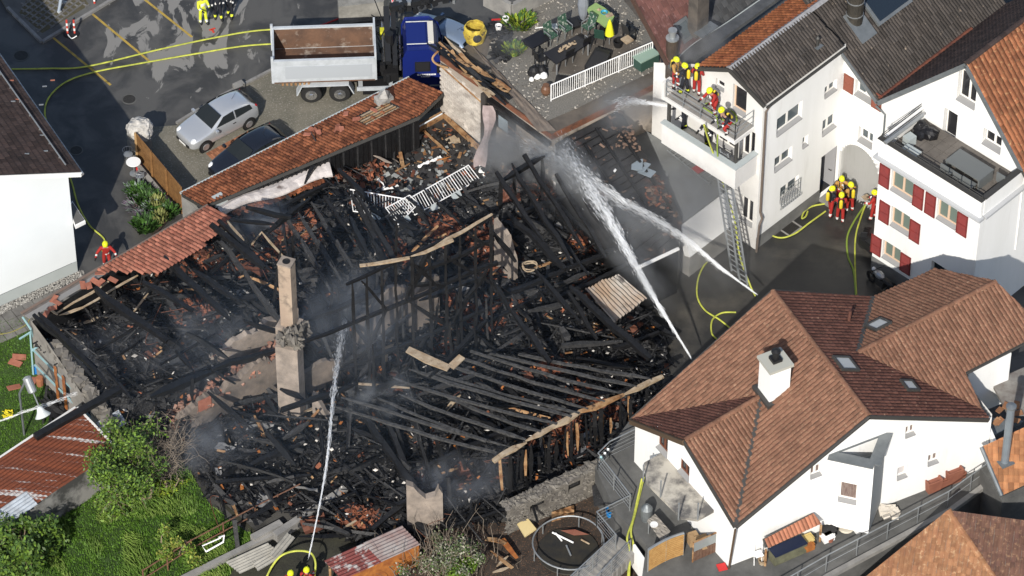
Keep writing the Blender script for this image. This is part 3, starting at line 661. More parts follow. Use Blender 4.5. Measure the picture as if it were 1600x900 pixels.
# awning box and other terrace things are in the objects section
# ---------------------------------------------------------------- balcony of the balcony house
BZ = 7.3
bal = MB(); bf0, bf1 = P(1040, 150, BZ), P(1146, 223, BZ); d0 = (bf0 - C1).dot(nF); d1 = (bf1 - C1).dot(nF); bd = (d0 + d1) / 2
bu0, bu1 = (bf0 - Lo).dot(ax_b), (bf1 - Lo).dot(ax_b)
at1 = lambda x, d, z: Lo + ax_b * x + nF * d + Z * z
bal.box(at1((bu0 + bu1) / 2, bd / 2, BZ - .1), bu1 - bu0, bd, .2, ax=(ax_b, nF, Z)); bal.build('balcony_slab', WGREY, h1)
mb = MB(); mb.box(at1((bu0 + bu1) / 2, bd / 2 - .03, BZ + .01), bu1 - bu0 - .1, bd - .1, .03, ax=(ax_b, nF, Z)); mb.build('balcony_floor', CONC, h1)
mb = MB(); L_ = bu1 - bu0
def rail3(mb, p0, p1, n, h=1.0, z0=BZ, r=.024):
    for k in range(n + 1): q = p0.lerp(p1, k / n); mb.tube([q, q + Z * h], r, 6)
    for hh in (h, h * .66, h * .33): mb.tube([p0 + Z * hh, p1 + Z * hh], r * .9, 6)
rail3(mb, at1(bu0 + .05, bd - .06, BZ), at1(bu1 - .06, bd - .06, BZ), 4); rail3(mb, at1(bu1 - .06, bd - .06, BZ), at1(bu1 - .06, .1, BZ), 1)
mb.build('balcony_railing', GALV, h1)
mb = MB(); mb.box(at1(bu0 - .08, bd - .25, BZ + .3), .16, .5, 1.0, ax=(ax_b, nF, Z)); mb.build('end_stub_wall', WGREY, h1)
BZ2 = 4.75
mb = MB(); mb.box(at1((bu0 + bu1) / 2 + .1, bd / 2, BZ2 - .1), L_ + .1, bd + .1, .2, ax=(ax_b, nF, Z)); mb.build('lower_balcony_slab', WGREY, h1)
mb = MB(); mb.box(at1((bu0 + bu1) / 2 + .1, bd + .02, BZ2 + .45), L_ + .2, .14, 1.2, ax=(ax_b, nF, Z)); mb.box(at1(bu1 + .13, bd / 2 - .03, BZ2 + .45), .14, bd - .06, 1.2, ax=(ax_b, nF, Z)); mb.build('lower_parapet', WGREY, h1)
mb = MB(); mb.box(at1((bu0 + bu1) / 2 + .1, bd, BZ2 + 1.08), L_ + .3, .3, .05, ax=(ax_b, nF, Z)); mb.box(at1(bu1 + .12, bd / 2 - .08, BZ2 + 1.08), .3, bd - .16, .05, ax=(ax_b, nF, Z)); mb.build('parapet_cap', PLINTH2, h1)
for x in (bu1 - .1, bu0 + .1):
    mb = MB(); mb.tube([at1(x, bd - .25, BZ2), at1(x, bd - .25, BZ - .2)], .09, 8); mb.build('balcony_post', DKMETAL, h1)
# annex under the balcony: flat roof and low white box
an = thing('flat_annex', 'low white annex with grey flat roof below the balcony house', 'annex', P(1090, 350))
z3 = 2.9
xm = (P(1062, 352, z3) - Lo).dot(ax_b)
q = [at1(-1.2, .02, 0), at1(xm, .02, 0), at1(xm, 5.2, 0), at1(-1.2, 5.2, 0)]
mb = MB(); mb.prism(q, Z * z3); mb.build('annex_wall', WGREY, an)
mb = MB(); mb.prism([at1(-1.3, .03, z3), at1(xm + .05, .03, z3), at1(xm + .05, 5.25, z3), at1(-1.3, 5.25, z3)], Z * .1); mb.build('flat_roof', mat('grey_roof_felt', (.2, .21, .21), .8, (.15, .155, .155), 1), an)
dm_ = (P(1062, 352, z3) - Lo).dot(nF); wl = thing('low_white_box', 'low white battered wall on concrete footing at the yard edge', 'wall', at1(xm, dm_, 0))
mb = MB(); mb.prism([at1(xm + .03, dm_, z3 + .06), at1(xm + .03, .1, z3 + .06), at1(xm + .66, .1, 1.35), at1(xm + .66, dm_, 1.35)], ax_b * -.3 - Z * .1); mb.build('white_body', WHITE, wl)
mb = MB(); mb.prism([at1(xm + .04, dm_ - .1, 0), at1(xm + .58, dm_ - .1, 0), at1(xm + .58, .1, 0), at1(xm + .04, .1, 0)], Z * 1.3); mb.build('footing', CONC, wl)
# ---------------------------------------------------------------- brown-roofed house behind the terrace
TZ5 = 5.6
h5 = thing('brown_roof_house', 'house with smoking reddish brown flat-tiled roof behind the gravel terrace', 'house', P(1000, 60, TZ5))
b0 = P(1044, 98, 8.3); b1 = b0 + ax_a * 9; pv5 = P(985, -8, 10.9)
pv5 = b0 - ax_b * (b0 - pv5).dot(ax_b) + Z * (10.9 - 8.3); pv5 = HP(987, -8, b0, nF)
top5 = pv5 + (pv5 - b0) * .2
BR5 = mat('sooty_red_brown_tile', (.155, .07, .058), .75, (.11, .05, .045), 1.4, isl=.28, c3=(.2, .11, .1), s3=5)
sx = 2.55
tile_roof('roof_tiles', [b0, b0 + ax_a * sx, top5 + ax_a * sx, top5], BR5, h5, .3, .36, flat=True, amp=.012)
tile_roof('slate_tiles', [b0 + ax_a * (sx + .02), b1, top5 + ax_a * 9, top5 + ax_a * (sx + .02)], mat('dark_slate', (.05, .052, .053), .6, (.075, .075, .075), 1.5, isl=.3), h5, .3, .3, flat=True, amp=.008)
mb = MB(); mb.beam(b0 - Z * .1 + nF * .04, top5 - Z * .1 + nF * .04, .06, .26); mb.build('verge_board', mat('dark_brown_board', (.075, .045, .035), .6), h5)
mb = MB(); mb.prism([b0 + ax_b * .0 - Z * .05, b0 + ax_b * .55 - Z * .15, b0 + ax_b * .6 - Z * .3, b0 - Z * .3], ax_a * 8); mb.build('valley_gutter', mat('wet_valley_sheet', (.10, .105, .11), .35, (.16, .165, .17), 2, metal=.4), h5)
gw = P(1033, 82, TZ5); Lw = 6.5; go = gw - ax_b * Lw + nF * -.0
wp = (go, ax_b, nF); dop = opn(*wp, (968, 38), (982, 20)); dop = (dop[0], TZ5 + .05, dop[0] + .9, TZ5 + 2.1)
wall('terrace_wall', h5, go, ax_b, nF, Lw + .3, 12, WHITE, [dop], v0=3, clips=[tuple(((p - go).dot(ax_b), p.z - .15) for p in (top5, b0))])
window(h5, *wp, dop, cols=2, fm=mat('brown_door_frame', (.15, .06, .04), .6), sill=False, name='terrace_door')
# chimney, metal flue, skylight, cable on the valley
q = P(1096, 38, 9.3); mb = MB(); mb.box(q + Z * .9 - ax_b * .2, .55, .75, 3.0, ax=(ax_b, ax_a, Z)); cm = mb.build('chimney', mat('sooty_chimney', (.12, .105, .09), .9, (.06, .055, .05), 1.5), h5)
mb = MB(); mb.box(q - Z * .15 + nR * .28, .5, 1.1, .04, ax=(ax_b, ax_a, Z)); mb.build('chimney_flashing', ZINC, cm)
q = P(1066, 60, 9.2); nb = (top5 - b0).cross(ax_a).normalized(); nb = nb if nb.z > 0 else -nb; du = (top5 - b0).normalized(); q = HP(1068, 47, b0, nb)
mb = MB(); mb.box(q + nb * .09, .75, 1.0, .14, ax=(ax_a, du, nb)); sk = mb.build('skylight', ZINC, h5)
mb = MB(); mb.box(q + nb * .17, .5, .7, .02, ax=(ax_a, du, nb)); mb.build('pane', PANE, sk)
q = HP(1049, 108, C1 + nF * 1.5, nF); q = P(1049, 110, 7.6)
mb = MB(); mb.tube([q - Z * .4, q + Z * 1.9], .27, 14); fl = mb.build('flue_stack', mat('brown_metal_flue', (.10, .075, .06), .45, (.14, .11, .085), 2, metal=.5), h5)
mb = MB(); mb.lathe(q + Z * 1.9, [(.3, 0), (.3, .06), (.16, .08), (.16, .4), (.2, .42), (.2, .5)], 14); mb.build('flue_cap', GALV, fl)
mb = MB(); cb = smooth_path([b0 + ax_b * .3 + ax_a * 8 + Z * .2, b0 + ax_b * .25 + ax_a * 4 + Z * .2, b0 + ax_b * .15 + ax_a * 1.5 + Z * .25, b0 + ax_b * .2 + ax_a * .3 + Z * .1]); mb.tube(cb, .025, 5)
tag(mb.build('roof_cable', PLINTH2), 'pale cable lying along the wet roof valley beside orange tiles', 'cable')
# ================================================================== lower right house, roofs from its measured hips and valleys
HZ = 2.0
G0, G1 = P(1138, 885, HZ), P(1541, 729, HZ); gu = (G1 - G0).normalized(); gn = V((gu.y, -gu.x, 0)); LG = (G1 - G0).length
h3 = thing('red_roof_house', 'white house with many-gabled red brown tiled roof in front of the yard', 'house', G0)
og = G0 + gn * .3
A = HP(1358, 649, og, gn); E1 = HP(1149, 822, og, gn); E2 = HP(1545, 654, og, gn)
B = P(1185, 462, A.z); B = A - gn * (A - B).dot(gn)
BL = P(986, 655, E1.z)
Bd = -gn
T_ = HPL(1190, 618, pln(A, B, E1)); pkz_ = E1.z + 2.2; PK = P(1069, 688, pkz_)
# keep the main left plane exact: the back left corner lies in it
BLp = HPL(986, 655, pln(A, B, E1)); BL = BLp
Mx = B.lerp(A, .52)
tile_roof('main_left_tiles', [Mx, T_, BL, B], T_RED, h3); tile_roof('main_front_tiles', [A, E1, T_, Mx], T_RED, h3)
tile_roof('dormer_back_tiles', [T_, BL, PK], T_REDSHADE, h3); tile_roof('dormer_front_tiles', [T_, PK, E1], T_RED, h3)
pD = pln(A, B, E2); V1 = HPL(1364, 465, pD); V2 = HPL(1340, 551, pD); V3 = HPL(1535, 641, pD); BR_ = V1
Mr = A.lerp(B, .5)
tile_roof('main_right_back_tiles', [B, V1, V2, Mr], T_REDSHADE, h3); tile_roof('main_right_front_tiles', [Mr, V2, V3, E2, A], T_REDSHADE, h3)
WP = P(1556, 440, V2.z); pT = pln(V2, V1, WP); WE = HPL(1461, 420, pT)
tile_roof('wing_back_tiles', [V1, WE, WP, V2], T_RED, h3)
pL = pln(V2, V3, WP); L1 = HPL(1508, 582, pL); L2 = HPL(1635, 517, pL)
tile_roof('wing_front_tiles', [V2, L1, V3], T_RED, h3); tile_roof('wing_front_lower_tiles', [V2, WP, L2, L1], T_RED, h3)
for a, b in ((A, B), (T_, PK), (WP, V2)): ridge('ridge_tiles', a, b, T_RED, h3, .11)
def valley(a, b, wd=.28):
    mb = MB(); mb.beam(V(a) + Z * .075, V(b) + Z * .075, wd, .03); mb.build('valley_flashing', DKMETAL, h3)
valley(T_, E1, .2); valley(V1, V2, .2)
for a, b, nn in ((A, E1, gn), (A, E2, gn), (PK, E1, (PK - T_).normalized()), (B, V1, -gn), (B, BL, -gn)):
    mb = MB(); mb.beam(a + nn * .03 - Z * .08, b + nn * .03 - Z * .08, .05, .2); mb.build('verge_board', DKMETAL, h3)
mb = MB(); mb.beam(BL + V((-.02, -.05, -.1)), PK + V((-.02, -.05, -.1)), .12, .22); mb.build('bronze_fascia', BRONZE, h3)
gutter(h3, V3 - Z * .1, L1 - Z * .1, DKMETAL, .07); gutter(h3, L1 - Z * .1, L2 - Z * .1, DKMETAL, .07); gutter(h3, WE - Z * .1, V1 - Z * .1, DKMETAL, .06); gutter(h3, E1 - Z * .05 + gn * .05, A - Z * .02 + gn * .06, DKMETAL, .04)
# walls
G0 = V((G0.x, G0.y, 0)); Ga = (G0, gu, gn)
uvg = lambda p: ((p - G0).dot(gu), p.z - .16)
opG = [opn(*Ga, (1414, 685), (1431.7, 661)), opn(*Ga, (1401, 751), (1419, 725)), opn(*Ga, (1449, 729), (1468, 705)), opn(*Ga, (1265.7, 749), (1285, 723)), opn(*Ga, (1233, 763), (1251, 747))]
opG[0] = (opG[0][0], opG[0][1], opG[0][2], min(opG[0][3], uvg(A)[1] - (opG[0][2] - uvg(A)[0]) * .46 - .3))
wall('gable_wall', h3, G0, gu, gn, LG, 12, WHITE, opG[:4], v0=0, clips=[(uvg(E1), uvg(A)), (uvg(A), uvg(E2))])
CURT = mat('striped_curtain_glass', (.10, .05, .045), .2, (.3, .25, .22), 14, stretch=(6, 6, .2))
for k, o in enumerate(opG[:4]): window(h3, *Ga, o, cols=1 if k == 1 else 2, pm=mat('drawn_blind', (.5, .47, .46), .5) if k == 1 else CURT)
lw = V((BL.x - E1.x, BL.y - E1.y, 0)).normalized(); lo = G0 - lw * 0; lnn = V((lw.y, -lw.x, 0)); lnn = lnn if lnn.x < 0 else -lnn
lo = G0 + lw * .0
wall_L = (lo, lw, lnn)
uvl = lambda p: ((p - lo).dot(lw), p.z - .2)
opS = [opn(*wall_L, (1063, 722), (1052, 690)), opn(*wall_L, (1100, 775), (1090, 740))]
opS = [(4.6, 4.35, 5.4, 5.6), (3.0, 4.35, 3.8, 5.3)]
wall('side_wall', h3, lo, lw, lnn, uvl(BL)[0] - .35, 12, WHITE, opS, clips=[((0, E1.z - .2), uvl(PK)), (uvl(PK), (uvl(BL)[0], E1.z - .2))] if False else [((-.5, uvl(E1)[1]), uvl(PK)), (uvl(PK), uvl(BL))])
for o in opS: window(h3, *wall_L, o, fm=mat('brown_window_frame', (.16, .06, .035), .5), pm=PANED)
# back walls so that the house is closed
bo = G1; wall('right_wall', h3, V((G1.x, G1.y, 0)), -gn, gu, 1.6, E2.z - .2, WHITE, v0=0)
pipe(h3, [E1 + V((.0, -.1, -.1)), G0 + V((.02, -.12, 2.0)), G0 + V((.02, -.12, .05))], .05, BRONZE)
pipe(h3, [BL + V((-.05, -.1, -.15)), P(1007, 668, 4.6), P(1017, 690, 3.9), P(1012, 725, 2.1)], .05, BRONZE)
# white wall under the right eave
a, b = P(1512, 600, 4.2), P(1578, 572, 4.2); q = MB(); q.prism([V((a.x, a.y, 2)), V((b.x, b.y, 2)), V((b.x, b.y, 5.0)), V((a.x, a.y, 5.0))], V((-.12, .2, 0))); q.build('wing_wall', WHITE, h3)
# triangular bay with an open top framed in zinc
zt = HP(1295, 712, *Ga[::2]).z; X0 = HP(1295, 712, G0, gn); X1 = HP(1386, 670, G0, gn); X0.z = X1.z = zt; O1 = P(1366, 727, zt); zb = P(1357, 820, 0).z + HZ
zb = HZ + .35
bn = (O1 - X0).normalized(); bnn = V((bn.y, -bn.x, 0)); d_ = X0.copy(); d_.z = 0
ba_ = (d_, bn, bnn); ob_ = opn(*ba_, (1309, 782.7), (1340.5, 758))
wall('bay_front', h3, d_, bn, bnn, (O1 - X0).length, zt, WHITE, [ob_], v0=zb)
window(h3, *ba_, ob_, cols=1, pm=CURT)
rr = (X1 - O1).normalized(); rn = V((rr.y, -rr.x, 0)); wall('bay_side', h3, V((O1.x, O1.y, 0)), rr, rn, (X1 - O1).length, zt - .002, mat('bay_zinc', (.30, .32, .33), .6), v0=zb)
mb = MB(); w2 = .28
for k, (p, q_) in enumerate(((X0, O1), (O1, X1), (X1, X0))):
    mb.beam(p + Z * (.03 + .006 * k), q_ + Z * (.03 + .006 * k), .5 if q_ is not X0 else .12, .06)
mb.build('bay_frame', ZINC, h3)
mb = MB(); mb.poly([X0 - Z * 1.0, O1 - Z * 1.0, X1 - Z * 1.0]); mb.poly([V((X0.x, X0.y, zb)), V((X1.x, X1.y, zb)), V((O1.x, O1.y, zb))]); mb.build('bay_floor', PLINTH2, h3)
# chimney on the main roof
q = HPL(1209, 607, pln(A, B, E1)); mb = MB(); mb.box(q + Z * .55, .95, .95, 2.0, ax=(gu, gn, Z)); cm = mb.build('chimney', WHITE, h3)
mb = MB(); mb.box(q + Z * 1.62, 1.12, 1.12, .14, ax=(gu, gn, Z)); mb.build('chimney_cap', mat('weathered_cap', (.42, .42, .37), .9), cm)
mb = MB(); mb.box(q + Z * 1.76, .42, .42, .14, ax=(gu, gn, Z)); mb.lathe(q + Z * 1.8, [(.14, 0), (.14, .35), (.2, .36), (.2, .44), (.05, .52)], 10); mb.build('chimney_pot', BLACKM, cm)
mb = MB(); mb.box(q - Z * .28 , 1.3, 1.35, .25, ax=(gu, gn, Z)); mb.build('chimney_flashing', DKMETAL, cm)
def roof_window(px, py, pl, L_, W_):
    q = HPL(px, py, pl); n = pl[1] if pl[1].z > 0 else -pl[1]; up = (Z - n * n.z).normalized(); rt = up.cross(n)
    mb = MB()
    for s in (-1, 1): mb.box(q + n * .1 + rt * s * (W_ / 2 - .05), .1, L_, .12, ax=(rt, up, n)); mb.box(q + n * .1 + up * s * (L_ / 2 - .05), W_ - .2, .1, .12, ax=(rt, up, n))
    f = mb.build('roof_window', DKMETAL, h3); mb = MB(); mb.box(q + n * .11, W_ - .2, L_ - .2, .03, ax=(rt, up, n)); mb.build('pane', mat('pale_skylight', (.45, .47, .47), .15), f)
roof_window(1320, 571, pD, .95, .9); roof_window(1373, 510, pT, .85, .85); roof_window(1420, 605, pD, .7, .7)
q = HPL(1326, 503, pD); mb = MB(); mb.tube([q, q + V((.05, .1, .55))], .07, 7); mb.build('vent_pipe', T_REDSHADE, h3)
for pl, n_ in ((pD, 40), (pT, 8)):
    pass
# ---------------------------------------------------------------- raised terrace in front of it, retaining wall, path and railing
ter = thing('raised_terrace', 'raised paved terrace with retaining wall around the red roof house', 'terrace', P(1200, 880, 0))
tp = PP([(930, 730), (985, 655), (1100, 600), (1300, 560), (1560, 700), (1560, 745), (1485, 800), (1290, 905), (1170, 1000), (990, 1000), (1010, 850), (962, 800)], HZ)
mb = MB(); mb.prism([V((p.x, p.y, .0)) for p in tp], Z * HZ); mb.build('terrace_body', CONCD, ter)
mb = MB(); q = PP([(1170, 995), (1290, 905), (1485, 800), (1560, 745)], HZ)
for k in range(3): mb.beam(q[k] + Z * .08, q[k + 1] + Z * .08, .22, .2)
mb.build('terrace_edge', CONC, ter)
rl = thing('terrace_railing', 'long grey steel railing along the edge of the raised terrace', 'railing', P(1290, 900, HZ)); mb = MB()
q = PP([(1200, 945), (1290, 893), (1480, 793), (1551, 741)], HZ)
for k in range(3): mb.tube([q[k] + Z * 1.0, q[k + 1] + Z * 1.0], .028, 6)
mb.build('top_rail', GALV, rl)
for k in range(3):
    nn = max(2, int((q[k + 1] - q[k]).length / 1.3))
    for s in range(nn):
        p = q[k].lerp(q[k + 1], s / nn); mb = MB(); mb.tube([p, p + Z * 1.0], .025, 6); mb.build('post', GALV, rl)
mb = MB()
for k in range(3): mb.tube([q[k] + Z * .5, q[k + 1] + Z * .5], .012, 5)
mb.build('wire', GALV, rl)
# curved concrete balcony slab with four steel posts
sl_ = thing('concrete_canopy', 'stained concrete canopy slab with bare steel posts on the white house', 'canopy', P(1060, 760, 4.2))
q = PP([(1006, 727), (1036, 710), (1062, 738), (1100, 775), (1117, 800), (1090, 815), (1064, 812), (1010, 757)], 4.2)
mb = MB(); mb.prism(q, Z * .16); mb.build('slab', mat('stained_canopy_concrete', (.46, .43, .37), .9, (.12, .115, .11), .9, lo=.42, hi=.6, bump=.006, bscale=8), sl_)
for x, y in ((1005, 752), (1032, 777), (1060, 812), (1090, 812)):
    p = P(x, y, 4.36); mb = MB(); mb.tube([p, p + Z * 1.0], .035, 6); mb.build('steel_post', GALV, sl_)
# ---------------------------------------------------------------- bottom right roof
h4 = thing('ochre_roof_house', 'building with pale ochre tiled roof in the bottom corner of the frame', 'house', P(1500, 950, 0))
z4 = 4.6; a4 = P(1481, 797, z4); r4 = P(1655, 820, z4) ; d4 = V((r4.x - a4.x, r4.y - a4.y, 0))
hp4 = P(1562, 915, z4 - 1.9); lf4 = P(1335, 915, z4 - 2.6)
h4e = hp4 + (hp4 - a4) * .6; l4e = lf4 + (lf4 - a4) * .6
tile_roof('left_slope_tiles', [a4, h4e, l4e], T_OCHRE, h4, .2, .25)
tile_roof('right_slope_tiles', [a4, r4, r4 + (h4e - a4), h4e], T_BROWN if False else mat('dark_brown_tile', (.13, .068, .045), .85, (.09, .045, .035), 1.8, isl=.22, c3=(.22, .13, .08), s3=7), h4, .2, .25)  # right slope gets a darker brown tile than the left
ridge('hip_tiles', a4, h4e, T_OCHRE, h4, .14)
mb = MB(); q = [a4, l4e, V((l4e.x, l4e.y, 0)), V((a4.x, a4.y, 0))]; mb.prism([p - Z * .2 for p in q[:2]] + q[2:], V((.05, -.05, 0))); mb.build('back_wall', WGREY, h4)
mb = MB(); mb.prism([a4 - Z * .2, r4 - Z * .2, V((r4.x, r4.y, 0)), V((a4.x, a4.y, 0))], V((.02, -.06, 0))); mb.build('far_wall', WGREY, h4)
# small tiled roof with the steel flue at the right edge
h6 = thing('small_tiled_annex', 'small low building with pale orange tiles and a tall grey flue', 'building', P(1580, 780, 0))
s0, s1, s2_ = P(1535, 698, 4.3), P(1596, 670, 4.7), P(1567, 774, 3.3)
s3_ = s1 + (s2_ - s0); ex = (s1 - s0)
tile_roof('roof_tiles', [s0, s0 + ex * 2, s2_ + ex * 2, s2_], mat('pale_orange_tile', (.42, .2, .09), .85, (.3, .13, .06), 2, isl=.35), h6, .22, .3)  # lighter orange tile than on the other roofs
mb = MB(); mb.tube([s0 + V((-.05, -.05, .02)), s2_ + V((-.05, -.05, .02))], .09, 8); mb.build('gutter', ZINC, h6)
mb = MB(); mb.prism([V((p.x, p.y, 0)) for p in (s0, s0 + ex * 2, s2_ + ex * 2, s2_)], Z * 3.0); mb.build('annex_wall', CONCD, h6)
wq = [P(1508, 690, 2), P(1534, 705, 2), P(1566, 775, 2)]
mb = MB(); mb.beam(wq[1] + Z * 1.0, wq[2] + Z * .8, .15, 2.0); mb.beam(wq[0] + Z * 1.0, wq[1] + Z * 1.0, .15, 2.0); mb.build('white_side_wall', WHITE, h6)
fq = HPL(1570, 722, pln(s0, s1, s2_)); mb = MB(); mb.tube([fq - Z * .3, fq + Z * 3.3], .17, 14); fl = mb.build('steel_flue', mat('blue_grey_flue', (.25, .29, .32), .45, (.2, .23, .26), 1, metal=.3), h6)
mb = MB(); mb.lathe(fq + Z * 3.3, [(.22, 0), (.22, .1), (.03, .16)], 14); mb.build('flue_cap', ZINC, fl)
mb = MB(); mb.box(fq + Z * .03, .6, .6, .05, rz=.5); mb.build('flue_flashing', ZINC, fl)
# demolished roof decks behind it
dr_ = thing('stripped_roof', 'stripped grey roof deck with loose tiles beyond the steel flue', 'roof', P(1580, 620, 3))
mb = MB(); mb.prism(PP([(1548, 600), (1640, 560), (1640, 650), (1575, 650)], 3.2), Z * .15); mb.build('deck', mat('weathered_deck', (.26, .25, .23), .9, (.14, .12, .11), 1.5), dr_)
mb = MB(); mb.prism(PP([(1515, 665), (1548, 655), (1600, 660), (1538, 690)], 3.2), Z * .1); mb.build('gutter_deck', ZINC, dr_)
for k in range(7):
    p = P(R.uniform(1555, 1600), R.uniform(632, 668), 3.42); mb = MB(); mb.plate(p, .4, .24, .03, R, tilt=.3); mb.build('loose_tile', T_OCHRE, dr_)
# ================================================================== burnt house
uB = (P(1035, 590, 3.4) - P(770, 720, 3.4)).normalized(); vB = V((uB.y, -uB.x, 0))
bh = thing('burnt_house', 'burnt-out roofless house of charred black timbers among smoking rubble', 'house ruin', P(560, 560))
RUIN = PP([(62, 592), (330, 416), (655, 254), (700, 246), (862, 352), (994, 489), (1045, 530), (1045, 600), (1000, 690), (930, 740), (800, 815), (690, 840), (640, 860), (560, 850), (470, 830), (440, 800), (400, 830), (330, 790), (300, 740), (285, 700), (180, 700)])
NW0 = P(60, 586); TWB = (P(268, 700) - NW0).dot(vB); COLS = (P(455, 664) - NW0).dot(uB)
def sstep(x, a, b): t = max(0, min(1, (x - a) / (b - a))); return t * t * (3 - 2 * t)
def floor_z(x, y):
    s, d = (V((x, y, 0)) - NW0).dot(uB), (V((x, y, 0)) - NW0).dot(vB)
    left = (1 - sstep(s, COLS - 2.5, COLS + .3)) * (1 - sstep(d, TWB - 1.6, TWB - .5)); north = 1 - sstep(d, 3.6, 6.2)
    return 1.95 * max(left, north) * (1 - sstep(x, 1.0, 4.0))
def PF(x, y):
    p = P(x, y)
    for _ in range(6): p = P(x, y, floor_z(p.x, p.y))
    return p
REDP = [(330, 430, 46), (300, 500, 34), (465, 370, 42), (420, 400, 26), (590, 330, 40), (690, 370, 30), (770, 420, 40), (790, 490, 40), (745, 520, 34), (830, 300, 40), (865, 330, 34), (915, 410, 30), (400, 640, 26), (425, 590, 26), (365, 575, 20), (860, 600, 24), (960, 660, 34), (890, 690, 40), (930, 480, 30), (700, 480, 26), (640, 330, 30), (540, 270, 36), (240, 420, 40), (910, 640, 30), (690, 560, 14), (620, 420, 20), (560, 820, 30)]
REDW = [(PF(x, y), r / 30) for x, y, r in REDP]
MOUND = [(PF(x, y), r, h) for x, y, r, h in ((395, 745, 2.2, .8), (480, 710, 1.5, .6), (600, 650, 3, .5), (900, 500, 3, .8), (650, 520, 4, .5), (300, 480, 3, .3), (820, 340, 2.5, 1.0), (560, 330, 2.5, .5), (900, 400, 2, 1.0), (860, 590, 3, .8), (620, 390, 2.2, .3))]
SLABP = PP([(636, 200), (697, 172), (770, 246), (757, 296), (668, 346), (556, 310), (510, 300), (570, 232)], 2.1)
def hz(x, y):
    if inpoly(x, y, SLABP): return 1.2
    z = .28 + floor_z(x, y)
    for c, r, h in MOUND:
        d = ((x - c.x) ** 2 + (y - c.y) ** 2) / (r * r)
        if d < 4: z += h * math.exp(-d * 1.2)
    z += .28 * noise.noise(V((x * .7, y * .7, 3))) + .16 * noise.noise(V((x * 2.1, y * 2.1, 7))) + .07 * noise.noise(V((x * 6, y * 6, 1)))
    return max(z, .03)
def redness(x, y):
    s = 0
    for c, r in REDW:
        d = math.hypot(x - c.x, (y - c.y) * 1.2) / r
        if d < 1.6: s = max(s, 1.25 - d)
    return s + .35 * noise.noise(V((x * .8, y * .8, 11)))
xs_ = [p.x for p in RUIN]; ys_ = [p.y for p in RUIN]; GS = .2
bm = bmesh.new(); cl = {}; lay = bm.verts.layers.float.new('red')
def gvv(i, j):
    if (i, j) not in cl:
        x = min(xs_) + i * GS; y = min(ys_) + j * GS; v = bm.verts.new((x + R.uniform(-.05, .05), y + R.uniform(-.05, .05), hz(x, y))); v[lay] = max(0, redness(x, y)); cl[i, j] = v
    return cl[i, j]
for i in range(int((max(xs_) - min(xs_)) / GS)):
    for j in range(int((max(ys_) - min(ys_)) / GS)):
        if inpoly(min(xs_) + (i + .5) * GS, min(ys_) + (j + .5) * GS, RUIN): bm.faces.new((gvv(i, j), gvv(i + 1, j), gvv(i + 1, j + 1), gvv(i, j + 1)))
me = bpy.data.meshes.new('rubble_bed'); bm.to_mesh(me); bm.free()
rm = mat('burnt_rubble', (.009, .009, .0098), .5, (.022, .022, .0235), 1.6, bump=.06, bscale=9, spec=.4, c3=(.12, .12, .122), s3=13, lo3=.62, hi3=.7)
n = rm.node_tree.nodes; L = rm.node_tree.links; b = n['Principled BSDF']; src = b.inputs['Base Color'].links[0].from_socket
at_ = n.new('ShaderNodeAttribute'); at_.attribute_name = 'red'; vo = n.new('ShaderNodeTexVoronoi'); vo.inputs['Scale'].default_value = 5
tc = n.new('ShaderNodeTexCoord'); L.new(tc.outputs['Object'], vo.inputs['Vector'])
mp = n.new('ShaderNodeMath'); mp.operation = 'MULTIPLY_ADD'; L.new(vo.outputs['Color'], mp.inputs[0]); mp.inputs[1].default_value = .9; L.new(at_.outputs['Fac'], mp.inputs[2])
mr = n.new('ShaderNodeMapRange'); mr.inputs[1].default_value = .95; mr.inputs[2].default_value = 1.15; L.new(mp.outputs[0], mr.inputs[0])
mx = n.new('ShaderNodeMix'); mx.data_type = 'RGBA'; L.new(mr.outputs[0], mx.inputs[0]); L.new(src, mx.inputs[6]); mx.inputs[7].default_value = (.19, .065, .036, 1); L.new(mx.outputs[2], b.inputs['Base Color'])
me.materials.append(rm); o = link('rubble_bed', me); stuff(o)
# loose shards, char and pale bits lying on it
RR = random.Random(5)
def randpt():
    while 1:
        x, y = RR.uniform(min(xs_), max(xs_)), RR.uniform(min(ys_), max(ys_))
        if inpoly(x, y, RUIN) and not inpoly(x, y, SLABP): return x, y
SHARD = mat('broken_red_tile', (.27, .095, .048), .85, (.11, .04, .025), 1.3, isl=.55, c3=(.03, .024, .022), s3=2.5, lo3=.5, hi3=.7)
mb = MB(); k = 0
while k < 6500:
    x, y = randpt()
    rd = redness(x, y)
    if RR.random() < (rd - .2) * 1.3 or RR.random() < .003:
        mb.plate((x, y, hz(x, y) + RR.uniform(0, .14)), RR.uniform(.08, .3), RR.uniform(.06, .2), .025, RR, tilt=.8); k += 1
stuff(mb.build('tile_shards', SHARD))
mb = MB()
for k in range(9000):
    x, y = randpt(); mb.chip((x, y, hz(x, y) + RR.uniform(0, .1)), RR.choice((.06, .09, .16)), RR, flat=.7, m=0 if RR.random() < .8 else 1)
stuff(mb.build('charcoal_chunks', [CHAR, CHARL]))
mb = MB()   # crumpled sheets, felt and cloth in the heaps
for k in range(130):
    x, y = randpt(); s = RR.uniform(.2, .6); m_ = RR.choice((0, 0, 1, 2, 3)); c = V((x, y, hz(x, y) + .15)); rt_ = Matrix.Rotation(RR.uniform(0, 6.3), 3, 'Z') @ Matrix.Rotation(RR.gauss(0, .4), 3, 'X'); sd_ = RR.uniform(0, 99)
    g = [[c + rt_ @ V(((i - 2) * s * .5, (j - 2) * s * .35, .35 * s * noise.noise(V((i * .9 + sd_, j * .9, 1))))) for j in range(5)] for i in range(5)]
    for i in range(4):
        for j in range(4): mb.poly([g[i][j], g[i + 1][j], g[i + 1][j + 1], g[i][j + 1]], m_)
